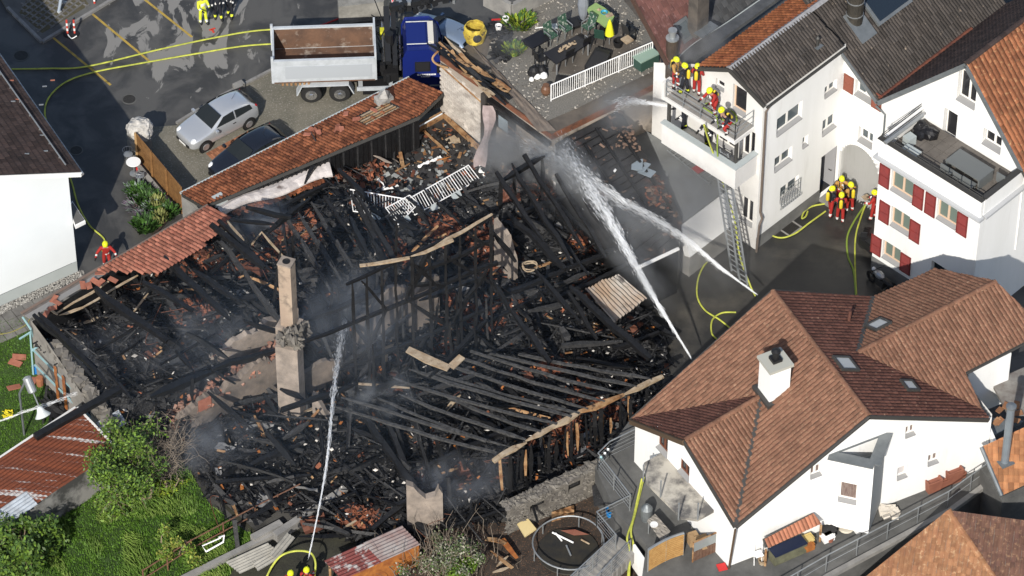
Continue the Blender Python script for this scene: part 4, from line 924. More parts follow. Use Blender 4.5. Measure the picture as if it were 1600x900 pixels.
stuff(mb.build('crumpled_sheets', [CHAR, CHARL, mat('rusty_scrap', (.13, .05, .03), .7), mat('grey_scrap', (.2, .2, .2), .5)]))
mb = MB()
for k in range(70):
    x, y = randpt(); p = V((x, y, hz(x, y) + .2)); mb.tube(smooth_path([p, p + V((RR.gauss(0, .5), RR.gauss(0, .5), RR.uniform(0, .5))), p + V((RR.gauss(0, 1), RR.gauss(0, 1), RR.uniform(-.1, .5)))], 5), .015, 4, 0 if k % 3 else 1)
stuff(mb.build('twisted_wires', [CHARL, MATS['rusty_scrap']]))
mb = MB()
for k in range(3600):
    x, y = randpt(); c = V((x, y, hz(x, y) + RR.uniform(.02, .4))); a = RR.choice((math.atan2(uB.y, uB.x), math.atan2(vB.y, vB.x), RR.uniform(0, 6.28))) + RR.gauss(0, .25); l = RR.choice((.3, .5, .9, 1.4)) * RR.uniform(.6, 1.3)
    d = V((math.cos(a), math.sin(a), RR.gauss(0, .18))) * l / 2; mb.beam(c - d, c + d, RR.uniform(.03, .09), RR.uniform(.02, .06), m=0 if RR.random() < .75 else 1)
stuff(mb.build('charred_splinters', [CHAR, CHARL]))
LIGHTB = mat('pale_plaster_bits', (.5, .47, .43), .9, isl=.4)
mb = MB()
for k in range(950):
    x, y = randpt(); c = (x, y, hz(x, y) + RR.uniform(.05, .25)); t = RR.random()
    if t < .72: mb.chip(c, RR.choice((.04, .06, .1)), RR, m=0)
    elif t < .89: mb.plate(c, RR.uniform(.12, .5), RR.uniform(.05, .1), .03, RR, m=1, tilt=.4)
    else: mb.plate(c, RR.uniform(.15, .4), RR.uniform(.08, .16), .03, RR, m=2, tilt=.5)
stuff(mb.build('pale_debris', [LIGHTB, RAW, ORW]))
# ---------------------------------------------------------------- timbers: rough square sections
def timber(a, b, wd, rnd, hh=None, seg=None):
    a, b = V(a), V(b); d = b - a; L = d.length; d.normalize(); u = Z if abs(d.z) < .95 else V((0, 1, 0)); x = d.cross(u).normalized(); y = x.cross(d); hh = hh or wd
    n = seg or max(3, min(8, int(L / .7))); rr = []; ends = (rnd.uniform(.25, .9), rnd.uniform(.25, .9)); sag = rnd.uniform(0, .022) * L if abs(d.z) < .8 else 0; tp = rnd.uniform(-.16, .16)
    for k in range(n + 1):
        t = k / n; e = ends[k > 0] if k in (0, n) else 1
        c = a + d * L * t + x * rnd.gauss(0, wd * .13) + y * rnd.gauss(0, wd * .12) - Z * sag * math.sin(t * math.pi); g_ = e * (1 + tp * (t * 2 - 1)); s = wd / 2 * rnd.uniform(.66, 1.1) * g_; q = hh / 2 * rnd.uniform(.66, 1.1) * g_
        rr.append([c - x * s - y * q, c + x * s - y * q, c + x * s + y * q, c - x * s + y * q])
    mb = MB(); mb.rings(rr); return mb
def TB(name, p0, z0, p1, z1, wd=.17, m=None, hh=None, parent=bh, rnd=R, seg=None):
    return timber(P(*p0, z0), P(*p1, z1), wd, rnd, hh, seg).build(name, m or CHAR, parent)
# timber frame wall across the middle
FL, FR = P(545, 440, 8.0), P(772, 337, 8.4)
fd = (V((FR.x, FR.y, 0)) - V((FL.x, FL.y, 0))); fdn = fd.normalized(); FLn = fd.length
def fp(s, z): return V((FL.x, FL.y, 0)) + fdn * s * FLn + Z * z
xsS = [550, 572, 595, 617, 643, 670, 695, 718, 743, 768]
for k, x in enumerate(xsS):
    s = (x - 545) / 227; top = 8.0 + .4 * s
    timber(fp(s, .3 if k % 3 else 1.2), fp(s + R.uniform(-.006, .006), top), .14, R).build('stud', CHAR, bh)
timber(fp(-.02, 7.9), fp(.98, 8.35), .16, R).build('top_plate', CHAR, bh)
for z_, s0, s1 in ((5.5, -.32, 1.02), (2.9, -.1, 1.05), (6.9, .45, 1.0)):
    timber(fp(s0, z_), fp(s1, z_ + .1), .17, R).build('rail', CHAR, bh)
for s0, z0, s1, z1, wd in ((.56, 8.0, .37, 5.4, .2), (.43, 7.6, .62, 5.4, .17), (.82, 7.9, .97, 6.7, .15), (.4, 6.4, .63, 5.6, .15), (.4, 5.4, .67, 2.9, .17), (.66, 7.2, .85, 5.5, .15), (.25, 5.4, .05, 2.9, .15), (.7, 2.9, .95, 5.5, .17), (.08, 7.7, .25, 5.5, .14), (.88, 5.4, 1.1, 3.4, .16), (.52, 2.9, .35, .8, .15)):
    timber(fp(s0, z0), fp(s1, z1), wd, R).build('brace', CHAR, bh)
for p0, p1 in (((562, 416), (640, 402)), ((640, 402), (708, 375)), ((676, 388), (769, 334))):
    timber(P(*p0, 8.35), P(*p1, 8.5), .16, R, .1).build('scorched_batten', PALEW, bh)
for k in range(34):   # other uprights still standing in the middle
    x, y = R.uniform(455, 770), R.uniform(470, 660); p = P(x, y); h = R.uniform(1.6, 4.6); timber(p, p + V((R.gauss(0, .25), R.gauss(0, .25), h)), R.uniform(.08, .18), R).build('post', CHAR if k % 4 else CHARL, bh)
# eastern rafters and their frame
TB('tie_beam', (780, 285), 5.8, (850, 243), 5.8, .26); TB('post', (783, 283), 5.8, (783, 330), 3.9, .2)
TB('brace', (802, 270), 5.6, (806, 305), 4.4, .14); TB('post', (846, 246), 5.8, (848, 310), 3.2, .2)
for p0, z0, p1, z1, wd in (((776, 268), 6.3, (848, 378), 4.6, .2), ((798, 256), 6.3, (897, 412), 4.2, .2), ((818, 242), 6.3, (900, 368), 4.4, .2), ((792, 330), 4.6, (884, 420), 3.8, .28), ((868, 272), 5.6, (948, 403), 3.8, .18), ((911, 312), 5.0, (974, 394), 3.7, .18), ((860, 307), 5.0, (912, 388), 4.0, .18), ((890, 447), 3.8, (1017, 560), 2.9, .26), ((800, 487), 3.4, (862, 565), 2.6, .24), ((890, 457), 3.4, (933, 530), 2.6, .2), ((836, 420), 4, (905, 500), 3, .2), ((930, 330), 4.8, (990, 420), 3.4, .16), ((845, 330), 4.6, (920, 430), 3.6, .16)):
    TB('rafter', p0, z0, p1, z1, wd)
for p0, z0, p1, z1 in (((884, 420), 3.7, (975, 385), 3.6), ((760, 470), 3.0, (890, 420), 3.4), ((860, 470), 2.6, (1000, 405), 2.8), ((820, 330), 4, (930, 290), 4)):
    TB('purlin', p0, z0, p1, z1, .2)
# fallen roof slope: long ash-grey rafters on the pale eaves plate
PZ = 3.4; ASHR = mat('ash_grey_rafter', (.085, .084, .083), .75, (.03, .03, .03), 5, c3=(.02, .02, .02), s3=9, bump=.015, bscale=16)
for p0, p1 in (((511, 631), (773, 709)), ((534, 621), (797, 698)), ((623, 616), (821, 687)), ((700, 622), (844, 675)), ((613, 591), (870, 662)), ((638, 577), (893, 651)), ((674, 582), (905, 646)), ((700, 570), (919, 639)), ((720, 560), (945, 627)), ((735, 548), (969, 614)), ((765, 552), (995, 604)), ((810, 553), (1019, 592)), ((590, 622), (760, 690))):
    TB('long_rafter', p0, 2.2, p1, PZ + .05, .14, ASHR, .11)
for k, (p0, p1) in enumerate((((770, 720), (821, 690)), ((821, 690), (905, 644)), ((905, 644), (975, 616)), ((975, 616), (1036, 588)))):
    TB('eaves_plate', p0, PZ - .03, p1, PZ - .03, .24, PALEW if k != 2 else RAW, .16)
for x, y in ((797, 712), (830, 695), (858, 680), (893, 660), (930, 645), (985, 625), (940, 640), (1010, 610)):
    a = P(x, y, PZ - .15); timber(V((a.x, a.y, 1.0)), a, .18, R).build('post', CHAR, bh)
# boarding below the plate, mostly scorched brown
for k in range(30):
    t = k / 29; px, py = 790 + t * 215, 712 - t * 112
    if R.random() < .28: continue
    a = P(px, py + 4, PZ - .3); a = a - vB * .25; h = R.uniform(.6, 2.0)
    timber(V((a.x, a.y, .9)), V((a.x + R.uniform(-.1, .1), a.y, .9 + h)), R.uniform(.1, .2), R, .05, 2).build('board', RAW if R.random() < .3 else CHAR, bh)
# more measured timbers
for p0, z0, p1, z1, wd, m in (
    ((438, 387), 4.6, (428, 470), 1.6, .13, CHAR), ((457, 365), 9.0, (457, 412), 7.2, .12, CHAR), ((380, 424), 2.6, (446, 517), 2.2, .2, CHARL), ((472, 380), 2.4, (524, 466), 1.8, .16, CHARL), ((497, 375), 2.4, (541, 451), 1.8, .15, CHARL),
    ((526, 375), 2.4, (551, 419), 1.9, .15, CHARL), ((583, 375), 2.6, (607, 426), 2.0, .2, CHAR), ((481, 463), 3.6, (522, 571), 1.5, .15, CHARL), ((500, 497), 3.4, (554, 590), 1.4, .15, CHAR), ((536, 490), 2.6, (588, 551), 1.6, .15, CHAR),
    ((524, 578), 2.2, (588, 533), 2.2, .2, CHARL), ((553, 598), 1.8, (585, 561), 2.0, .18, CHARL), ((380, 502), 3.0, (444, 522), 3.0, .2, CHAR), ((438, 520), 3.4, (493, 585), 1.6, .2, CHAR), ((596, 527), 2.6, (639, 494), 2.8, .2, CHARL),
    ((329, 351), 3.6, (413, 418), 2.6, .3, CHAR), ((340, 345), 3.4, (425, 425), 2.4, .2, CHAR), ((447, 340), 2.6, (498, 418), 2.0, .16, CHARL), ((464, 329), 2.6, (520, 418), 2.0, .16, CHARL), ((487, 316), 2.8, (540, 407), 2.0, .16, CHARL), ((507, 307), 3.0, (545, 362), 2.4, .16, CHAR),
    ((418, 362), 2.8, (484, 309), 3.0, .24, CHAR), ((384, 324), 3.2, (455, 340), 3.0, .2, CHAR), ((360, 342), 3.2, (432, 351), 3.0, .16, CHAR), ((545, 296), 3.4, (612, 420), 2.2, .2, CHAR), ((556, 300), 3.6, (620, 415), 2.4, .2, CHAR), ((345, 378), 2.6, (380, 425), 2.2, .22, CHARL),
    ((147, 452), 2.8, (262, 533), 2.2, .3, CHAR), ((223, 440), 2.8, (301, 486), 2.4, .22, CHAR), ((52, 491), 3.4, (150, 577), 2.6, .24, CHAR), ((60, 488), 3.4, (172, 604), 2.6, .24, CHAR), ((167, 577), 1.6, (205, 622), 1.4, .16, CHAR), ((275, 547), 1.6, (302, 580), 1.6, .2, CHAR),
    ((235, 621), 2.2, (335, 577), 2.4, .32, CHAR), ((330, 577), 2.4, (440, 545), 2.6, .26, CHAR), ((301, 590), 2.2, (301, 628), .8, .18, CHAR), ((174, 560), 1.6, (216, 535), 1.6, .1, CHAR), ((256, 400), 2.6, (360, 500), 1.8, .26, CHAR), ((300, 420), 2.2, (372, 470), 1.8, .22, CHAR),
    ((324, 612), 2.6, (396, 673), 1.4, .2, CHAR), ((352, 638), 1.8, (396, 650), 1.6, .14, CHAR), ((411, 614), 2.2, (437, 652), 1.4, .16, CHAR), ((442, 686), 1.6, (483, 660), 2.0, .2, CHARL), ((389, 684), 1.5, (474, 705), 1.4, .18, CHARL), ((437, 608), 2.6, (475, 624), 2.4, .2, CHAR),
    ((617, 655), 2.2, (633, 716), .6, .18, CHAR), ((651, 679), 2.2, (676, 750), .5, .16, CHAR), ((681, 684), 2.4, (700, 743), .6, .16, CHAR), ((713, 696), 2.6, (727, 733), .8, .16, CHAR), ((579, 613), 2.0, (622, 594), 2.0, .26, CHAR), ((654, 616), 2.2, (744, 584), 2.4, .18, CHARL),
    ((560, 640), 2.0, (660, 780), .8, .3, CHAR), ((590, 630), 2.2, (640, 740), 1.0, .26, CHAR), ((548, 600), 2.2, (545, 700), .8, .2, CHAR), ((620, 790), 1.2, (730, 745), 1.6, .2, CHAR), ((670, 725), 1.6, (800, 668), 1.8, .2, CHAR), ((817, 490), 2.2, (917, 463), 2.2, .2, CHARL), ((877, 540), 2.2, (973, 533), 2.2, .2, CHARL),
    ((877, 513), 2.0, (890, 537), 1.8, .3, CHARL), ((867, 447), 2.2, (920, 425), 2.4, .18, CHARL), ((960, 545), 1.6, (1030, 520), 1.6, .22, CHAR), ((900, 560), 2.0, (985, 575), 1.6, .2, CHAR), ((440, 640), 3.6, (560, 600), 3.0, .2, CHAR), ((700, 745), 2.0, (705, 800), .4, .2, CHAR),
    ((448, 510), 4.4, (600, 452), 4.6, .22, CHAR), ((770, 440), 4.4, (800, 487), 3.2, .18, CHAR), ((766, 357), 6.6, (805, 410), 4.6, .18, CHAR), ((620, 345), 8.6, (619, 400), 6.6, .12, CHAR), ((655, 470), 3.6, (760, 430), 3.8, .2, CHAR), ((670, 590), 2.4, (760, 500), 2.6, .2, CHAR), ((470, 560), 2.6, (478, 650), .6, .24, CHAR)):
    q0, q1 = P(*p0, z0), P(*p1, z1); TB('timber', p0, z0 + .85 * floor_z(q0.x, q0.y), p1, z1 + .85 * floor_z(q1.x, q1.y), wd, m)
# pale battens along the left eaves
for p0, p1, z0, z1 in (((48, 486), (145, 441), 3.6, 3.7), ((89, 489), (170, 440), 3.5, 3.7), ((92, 492), (130, 480), 3.4, 3.5), ((130, 480), (215, 430), 3.5, 3.6), ((75, 480), (90, 492), 3.6, 3.5), ((140, 440), (165, 425), 3.6, 3.6), ((391, 385), (409, 362), 2.4, 3.4), ((409, 362), (446, 405), 3.4, 2.4), ((349, 336), (389, 387), 3.3, 2.8), ((207, 490), (232, 458), 2.6, 2.8), ((290, 500), (330, 540), 2.2, 2.0), ((560, 600), (640, 606), 1.8, 1.8)):
    timber(P(*p0, z0), P(*p1, z1), .11, R, .07).build('pale_batten', PALEW, bh)
# fallen timbers: things of their own that nothing tells apart
FM = [timber((-l / 2, 0, 0), (l / 2, 0, 0), wd, R).mesh('charred_beam', CHAR if k % 3 else CHARL) for k, (l, wd) in enumerate(((2.2, .2), (3.4, .1), (1.5, .22), (2.8, .08), (4.2, .16), (1.9, .12), (1.2, .17), (3.0, .09), (2.5, .26), (3.8, .07)))]
ua, va = math.atan2(uB.y, uB.x), math.atan2(vB.y, vB.x)
for k in range(190):
    x, y = randpt()
    while floor_z(x, y) > 1.2 and x < -10 and RR.random() < .6: x, y = randpt()
    o = bpy.data.objects.new('charred_beam', RR.choice(FM)); col.objects.link(o)
    a = RR.choice((ua, va, va, RR.uniform(0, 6.28))) + RR.gauss(0, .28)
    o.location = (x, y, hz(x, y) + RR.uniform(.08, .8)); o.rotation_euler = (RR.uniform(0, 6), RR.gauss(0, .16), a)
    tag(o, 'charred black beam lying loose in the rubble of the burnt house', 'beam', 'fallen charred beams in the rubble')
PM_ = []
for k, (l, wd, m) in enumerate(((1.6, .22, CHARL), (1.1, .26, PALEW), (2.0, .18, RAW), (1.4, .2, CHARL), (.8, .2, ORW))):
    PM_.append(timber((-l / 2, 0, 0), (l / 2, 0, 0), wd, R, .045, 3).mesh('broken_board', m))
BN = ['ash grey', 'pale split', 'half scorched', 'ash grey', 'orange']
for k in range(75):
    x, y = randpt(); q = RR.choices(range(5), (6, 1, 1.6, 5, .7))[0]; o = bpy.data.objects.new('broken_board', PM_[q]); col.objects.link(o)
    o.location = (x, y, hz(x, y) + RR.uniform(.1, .5)); o.rotation_euler = (RR.gauss(0, .3), RR.gauss(0, .2), RR.choice((ua, va, RR.uniform(0, 6))) + RR.gauss(0, .3))
    tag(o, BN[q] + ' broken board lying loose among the burnt rubble', 'board', BN[q] + ' boards in the rubble')
# ---------------------------------------------------------------- remaining masonry
def slabwall(name, pts, th, m, nrm=None, parent=bh):
    """upright wall fragment from its outline, pushed back by its thickness"""
    pts = [V(p) for p in pts]; n = nrm or (pts[1] - pts[0]).cross(pts[2] - pts[1]).normalized(); mb = MB(); mb.prism(pts, n * -th); return mb.build(name, m, parent)
def outline(base_px, u, prof, z=0):
    o = P(*base_px, z); q = []
    for k, (a, h) in enumerate(prof):
        a2, h2 = prof[(k + 1) % len(prof)]; q.append((a, h))
        if h > 0 and h2 > 0: q += [(a + (a2 - a) * t + R.gauss(0, .03), h + (h2 - h) * t + R.gauss(0, .05)) for t in (.12, .3, .45, .6, .82)]
    return [V((o.x, o.y, 0)) + u * a + Z * h for a, h in q]
nv = V((uB.y, -uB.x, 0))     # outward, towards the camera
tw_ = [(0, 0), (6.6, 0), (6.6, 2.2), (6.0, 2.45), (5.2, 2.3), (4.9, 2.75), (4.2, 2.6), (3.6, 2.2), (3.1, 2.35), (2.6, 1.8), (2.2, 2.1), (1.7, 1.95), (1.2, 1.75), (.6, 1.5), (.2, 1.1), (0, .9)]
slabwall('plaster_wall', outline((268, 700), uB, tw_), .35, TAN, nv)
o_ = P(268, 700); f = MB()
for q in (.05, .9): f.box(V((o_.x, o_.y, 0)) + uB * (.25 + q * .75) + nv * .03 + Z * .95, .07, .08, 1.15, ax=(uB, nv, Z))
for q in (.45, 1.0, 1.48): f.box(V((o_.x, o_.y, 0)) + uB * .62 + nv * .03 + Z * q, .6, .08, .07, ax=(uB, nv, Z))
fw = f.build('burnt_window', CHARL, bh); f = MB(); f.box(V((o_.x, o_.y, 0)) + uB * .62 + nv * .012 + Z * .95, .6, .02, 1.05, ax=(uB, nv, Z)); f.build('pane', PANED, fw)
f = MB(); f.box(V((o_.x, o_.y, 0)) + uB * 1.75 + nv * .03 + Z * 1.75, .62, .06, .62, ax=(uB, nv, Z)); f.build('brick_patch', T_PINK, bh)
slabwall('rear_plaster_wall', [p - nv * 1.1 for p in outline((300, 668), uB, [(0, 0), (6.2, 0), (6.2, 2.9), (5.4, 2.7), (4.6, 3.0), (4.2, 2.6), (3.0, 2.7), (2.2, 2.3), (1.4, 2.2), (0, 1.8)])], .3, TANW, nv)
mb = MB()   # broken brick edges along the wall heads
for k in range(260):
    a = R.uniform(.2, 6.5); h = 1.05 + a * .24 + R.uniform(-.12, .2); c = V((o_.x, o_.y, 0)) + uB * a - nv * R.uniform(0, .9) + Z * h
    mb.plate(c, .22, .12, .09, R, tilt=.5)
stuff(mb.build('broken_bricks', mat('broken_brick', (.34, .14, .085), .9, (.22, .17, .14), 2, isl=.4)))
# column, chimney
cb = P(458, 664); mb = MB()
mb.box(cb + Z * 2.5, 1.0, .7, 5.1, ax=(V((.95, -.3, 0)), V((.3, .95, 0)), Z)); mb.build('masonry_column', TANW, bh)
mb = MB()
for k in range(60): mb.chip(cb + V((R.uniform(-.45, .6), R.uniform(-.3, .4), 5.05 + R.uniform(0, .5))), .22, R, flat=1.2)
stuff(mb.build('column_stones', STONE, bh))
for dx, hgt in ((.9, 2.2), (1.25, 1.3)):
    q = cb + V((dx, -.5, 0)); slabwall('column_fragment', [q, q + V((.7, -.25, 0)), q + V((.7, -.25, hgt * .4)), q + V((.45, -.1, hgt * .75)), q + V((.2, -.05, hgt)), q + V((0, 0, hgt * 1.1))], .25, TANW, V((-.3, -.95, 0)))
ch0 = P(459, 636); c1_, c2_ = V((.93, -.36, 0)), V((.36, .93, 0)); mb = MB()
mb.box(ch0 + Z * 6.95, .58, .52, 3.7, ax=(c1_, c2_, Z)); chm = mb.build('chimney', mat('tan_chimney_render', (.42, .33, .25), .9, (.34, .26, .2), 1.0, bump=.01, bscale=8, c3=(.12, .1, .085), s3=1.3, lo3=.52, hi3=.7), bh)
mb = MB(); mb.box(ch0 + Z * 8.84, .63, .57, .08, ax=(c1_, c2_, Z)); mb.build('chimney_cap', TANW, chm)
mb = MB(); mb.lathe(ch0 + Z * 8.895, [(.17, -.01), (.17, .006), (.13, .008), (.12, -.008)], 16); mb.build('flue_opening', BLACKM, chm)
mb = MB(); mb.box(ch0 + Z * 4.4, .95, .85, 1.6, ax=(c1_, c2_, Z)); mb.build('chimney_base', TANW, chm)
mb = MB()
for k in range(40): mb.chip(ch0 + V((R.uniform(-.3, .8), R.uniform(-.5, .1), 4.6 + R.uniform(0, .6))), .2, R, flat=1.1)
stuff(mb.build('chimney_rubble', STONE, bh))
# pale wall fragments
q = P(637, 838); slabwall('pale_wall_fragment', [q, q + V((1.5, .25, 0)), q + V((1.5, .25, 2.4)), q + V((1.35, .22, 2.75)), q + V((1.2, .2, 2.3)), q + V((.8, .12, 2.2)), q + V((.5, .1, 2.6)), q + V((.3, .05, 3.0)), q + V((0, 0, 3.2))], .3, TANW, V((.1, -1, 0)))
for (x, y), u_, prof in (((560, 560), uB, [(0, 0), (2.6, 0), (2.6, 3.0), (1.8, 3.4), (.8, 2.7), (0, 2.2)]), ((640, 540), uB, [(0, 0), (1.6, 0), (1.6, 3.4), (1.0, 3.6), (.3, 2.9), (0, 2.6)]), ((772, 430), V((.6, -.8, 0)), [(0, 0), (1.5, 0), (1.5, 2.0), (1.0, 3.2), (0, 3.5)]), ((820, 335), uB, [(0, 0), (1.6, 0), (1.4, 1.9), (.4, 2.4), (0, 2.0)]), ((390, 560), vB, [(0, 0), (1.0, 0), (1, 1.6), (.6, 2.2), (0, 1.9)]), ((470, 640), uB, [(0, 0), (2.4, 0), (2.4, 1.6), (1.2, 2.3), (0, 2.0)]), ((378, 460), V((.9, .3, 0)), [(0, 0), (1.0, 0), (1.0, 1.5), (.5, 1.9), (0, 1.2)])):
    slabwall('plaster_fragment', outline((x, y), u_.normalized(), prof), .2, TANW if x in (772, 390) else TAN)
a_, b_ = P(60, 586), P(330, 412); mb = MB(); mb.prism([a_, b_, b_ + Z * 3.35, a_ + Z * 3.35], vB * .3); mb.build('north_wall', CHAR, bh)
# end wall on the left with its windows and pipes
ew = P(57, 584); lu = vB.copy(); ln = -uB
ops = [(2.6, .9, 3.2, 2.0), (4.2, .7, 5.0, 2.1)]
wall('end_wall', bh, V((ew.x, ew.y, 0)), lu, ln, 6.4, 3.35, mat('grey_end_wall', (.30, .28, .25), .92, (.21, .195, .175), .9, bump=.015, bscale=7, c3=(.1, .095, .09), s3=1.0, lo3=.6, hi3=.75), ops, v0=0, clips=[((0, 3.4), (1.6, 3.2)), ((1.6, 3.2), (4.0, 2.6)), ((4, 2.75), (6.4, 2.0))])
for o in ops: window(bh, V((ew.x, ew.y, 0)), lu, ln, o, fm=CHARL, pm=PANED, cols=1, name='burnt_window')
mb = MB()
for k in range(90):
    a = R.uniform(1.5, 6.3); c = V((ew.x, ew.y, 0)) + lu * a - ln * R.uniform(.1, .5) + Z * (3.2 - a * .16 + R.uniform(-.15, .1)); mb.plate(c, .4, .28, .2, R, tilt=.3)
stuff(mb.build('wall_head_blocks', STONE, bh))
for a in (2.2, 2.9):
    mb = MB(); p = V((ew.x, ew.y, 0)) + lu * a + ln * .12; mb.beam(p + Z * .4, p + Z * 2.4, .16, .06, up=ln); mb.build('scorched_shutter', ORW, bh)
# stone barn wall with two slots (lower right)
sw = P(792, 836); su = (P(932, 772) - sw).normalized(); sn = V((su.y, -su.x, 0)); SL = 5.3
ops = [(1.15, .75, 1.95, 1.12), (3.05, .85, 3.75, 1.35)]
wall('stone_wall', bh, V((sw.x, sw.y, 0)), su, sn, SL, 1.55, STONE, ops, depth=.25)
mb = MB(); mb.prism([V((sw.x, sw.y, 1.55)) + q for q in (V(), su * SL, su * SL - sn * .5, -sn * .5)], Z * .02); mb.build('wall_top', STONE, bh)
mb = MB()
for k in range(760):
    a, h = R.uniform(0, SL), R.uniform(.05, 1.5)
    if any(o[0] - .1 < a < o[2] + .1 and o[1] - .1 < h < o[3] + .1 for o in ops): continue
    mb.chip(V((sw.x, sw.y, h)) + su * a - sn * .03, .11, R, flat=.35)
for k in range(160): mb.chip(V((sw.x, sw.y, 1.57)) + su * R.uniform(0, SL) - sn * R.uniform(0, .5), .16, R, flat=.5)
stuff(mb.build('wall_stones', STONE, bh))
for o in ops:
    mb = MB(); c = V((sw.x, sw.y, 0)) + su * (o[0] + o[2]) / 2 + Z * (o[1] + o[3]) / 2
    mb.box(c - sn * .2, o[2] - o[0], .05, o[3] - o[1], ax=(su, sn, Z)); wn = mb.build('slot_window', CHAR, bh)
    mb = MB(); mb.box(c - sn * .12, (o[2] - o[0]) * .6, .05, .06, ax=(su, sn, Z)); mb.build('bar', CHARL, wn)
# low concrete garden kerb walls in front of the rubble
for k, (a, b) in enumerate((((430, 845), (540, 772)), ((395, 850), (440, 826)))):
    mb = MB(); pa, pb = P(*a), P(*b); mb.beam(pa + Z * .22, pb + Z * .22, .32, .45); tag(mb.build('garden_wall', CONC), ('long' if k == 0 else 'short') + ' low concrete garden wall along the front of the burnt rubble', 'wall')
# ---------------------------------------------------------------- left-over eaves: tiles, gutter, lean-to roof
ez = 3.6; EA, EB = P(35, 491, ez), P(326, 322, ez); eu = (EB - EA).normalized(); ev = V((eu.y, -eu.x, 0)); up_ = (ev + Z * .3)
TL = (EB - EA).length
def hol(p):
    s = (p - EA).dot(eu) / TL; d = (p - EA).dot(ev)
    lim = .6 + 1.9 * max(0, min(1, (s - .42) / .12)) * (1 if s < .8 else max(.3, 1 - (s - .8) * 2.6)) + .28 * noise.noise(V((s * 30, 0, 2)))
    return s < .40 or d > lim
ld = thing('tiled_eaves', 'jagged remains of pink clay tiled eaves beside the crouching red fireman', 'roof', EA)
tile_roof('roof_tiles', [EA, EB, EB + up_ * 3, EA + up_ * 3], T_PINK, ld, .2, .3, amp=.05, holes=hol, deck=False)
mb = MB(); mb.prism([EA, EB, EB + up_ * .16, EA + up_ * .16], Z * -.08); mb.build('eaves_board', mat('grey_eaves_board', (.2, .175, .155), .85, (.12, .10, .09), 2), ld)
gutter(ld, EA - ev * .08, EB - ev * .08, mat('brown_gutter', (.16, .12, .10), .6), .07)
mb = MB(); mb.prism([EA + up_ * .55, EA + eu * TL * .42 + up_ * .5, EA + eu * TL * .42 + up_ * .17, EA + up_ * .17], Z * -.03); mb.build('underlay_strip', mat('grey_strip', (.27, .26, .25), .7), ld)
for k in range(10):
    s = R.uniform(.05, .42); p = EA + eu * TL * s + up_ * R.uniform(.1, 1.4) + Z * .06; mb = MB(); mb.plate(p, .42, .24, .03, R, tilt=.25); mb.build('loose_tile', T_PINK, ld)
pipe(ld, [EA + V((.0, -.05, -.1)), EA + V((.35, -.4, -.5)), P(55, 535, 1.7), P(57, 580, .1)], .05, mat('teal_downpipe', (.22, .36, .38), .5))
# lean-to beside the gravel yard
la, lb = P(283, 303, 2.7), P(640, 122, 2.7); lu_ = (lb - la).normalized(); lv = V((lu_.y, -lu_.x, 0)); pl_ = (la, (lu_.cross(lv + Z * .38)).normalized())
lt = thing('lean_to', 'long lean-to with rust red tiled roof between parked cars and burnt house', 'outbuilding', V((la.x, la.y, 0)))
LP = [HPL(x, y, pl_) for x, y in ((283, 303), (640, 122), (692, 146), (655, 182), (318, 323))]
q = HPL(588, 178, pl_)
def hol2(p):
    a = (p - q).dot(lu_); d = (p - q).dot(lv); return abs(a) < .95 and abs(d) < .55 and noise.noise(V((a * 3, d * 3, 1))) > -.25
tile_roof('roof_tiles', LP, T_OLD, lt, .18, .26, amp=.04, holes=hol2, deck=True)
for k in range(5):
    mb = MB(); c = q + lv * (-.4 + .22 * k) + Z * .0 + (lv * .0); c = HP(0, 0, V((0, 0, 0)), Z) * 0 + c; c.z = la.z + (c - la).dot(lv) * .38 + .03
    mb.beam(c - lu_ * .9, c + lu_ * .9, .07, .05); mb.build('bare_batten', RAW if k % 2 else PALEW, lt)
gutter(lt, la - lv * .06, lb - lv * .06, PLINTH2, .07)
iw = MB(); a_, b_ = LP[4], LP[3]; iw.prism([a_ - Z * .15, b_ - Z * .15, V((b_.x, b_.y, 0)), V((a_.x, a_.y, 0))], lv * -.12); iw.build('timber_wall', CHAR, lt)
for k in range(34):
    c = a_.lerp(b_, .25 + .72 * k / 33); mb = MB(); mb.beam(V((c.x, c.y, .5)) + lv * .03, c - Z * .25 + lv * .03, .06, .06, up=lv); mb.build('wall_batten', CHAR if k % 3 else CHARL, lt)
mb = MB(); pw = P(284, 330, 0); ow = V((la.x, la.y, 0)); mb.prism([ow, ow + lv * 1.2, ow + lv * 1.2 + Z * 2.6, ow + Z * 2.6], lu_ * .15); mb.build('end_wall', CONC, lt)
mb = MB()
for k in range(60):
    p = HPL(R.uniform(430, 600), R.uniform(150, 215), pl_)
    if (p - la).dot(lv) > .15 and (p - la).dot(lv) < 1.5: mb.plate(p + Z * .1, .35, .22, .03, R, tilt=.25)
stuff(mb.build('slipped_tiles', T_PINK, lt))
# white ribbed apron under the right end of the lean-to roof
a_, b_ = HPL(640, 200, pln(P(640, 200, 2.4), P(690, 176, 2.4), P(640, 200, 4))), P(690, 176, 2.4)
mb = MB(); mb.prism([P(642, 206, 2.1), P(692, 178, 2.1), P(692, 178, 2.75), P(642, 206, 2.75)], lv * -.08); ap = mb.build('white_apron', WHITE2, lt)
mb = MB()
for k in range(18):
    p = P(640, 190, 2.9).lerp(P(690, 163, 2.9), k / 17); mb.beam(p + lv * .02 - Z * .05, p + lv * .02 + Z * .42, .07, .05, up=lv)
mb.build('dark_ribs', CHAR, lt)
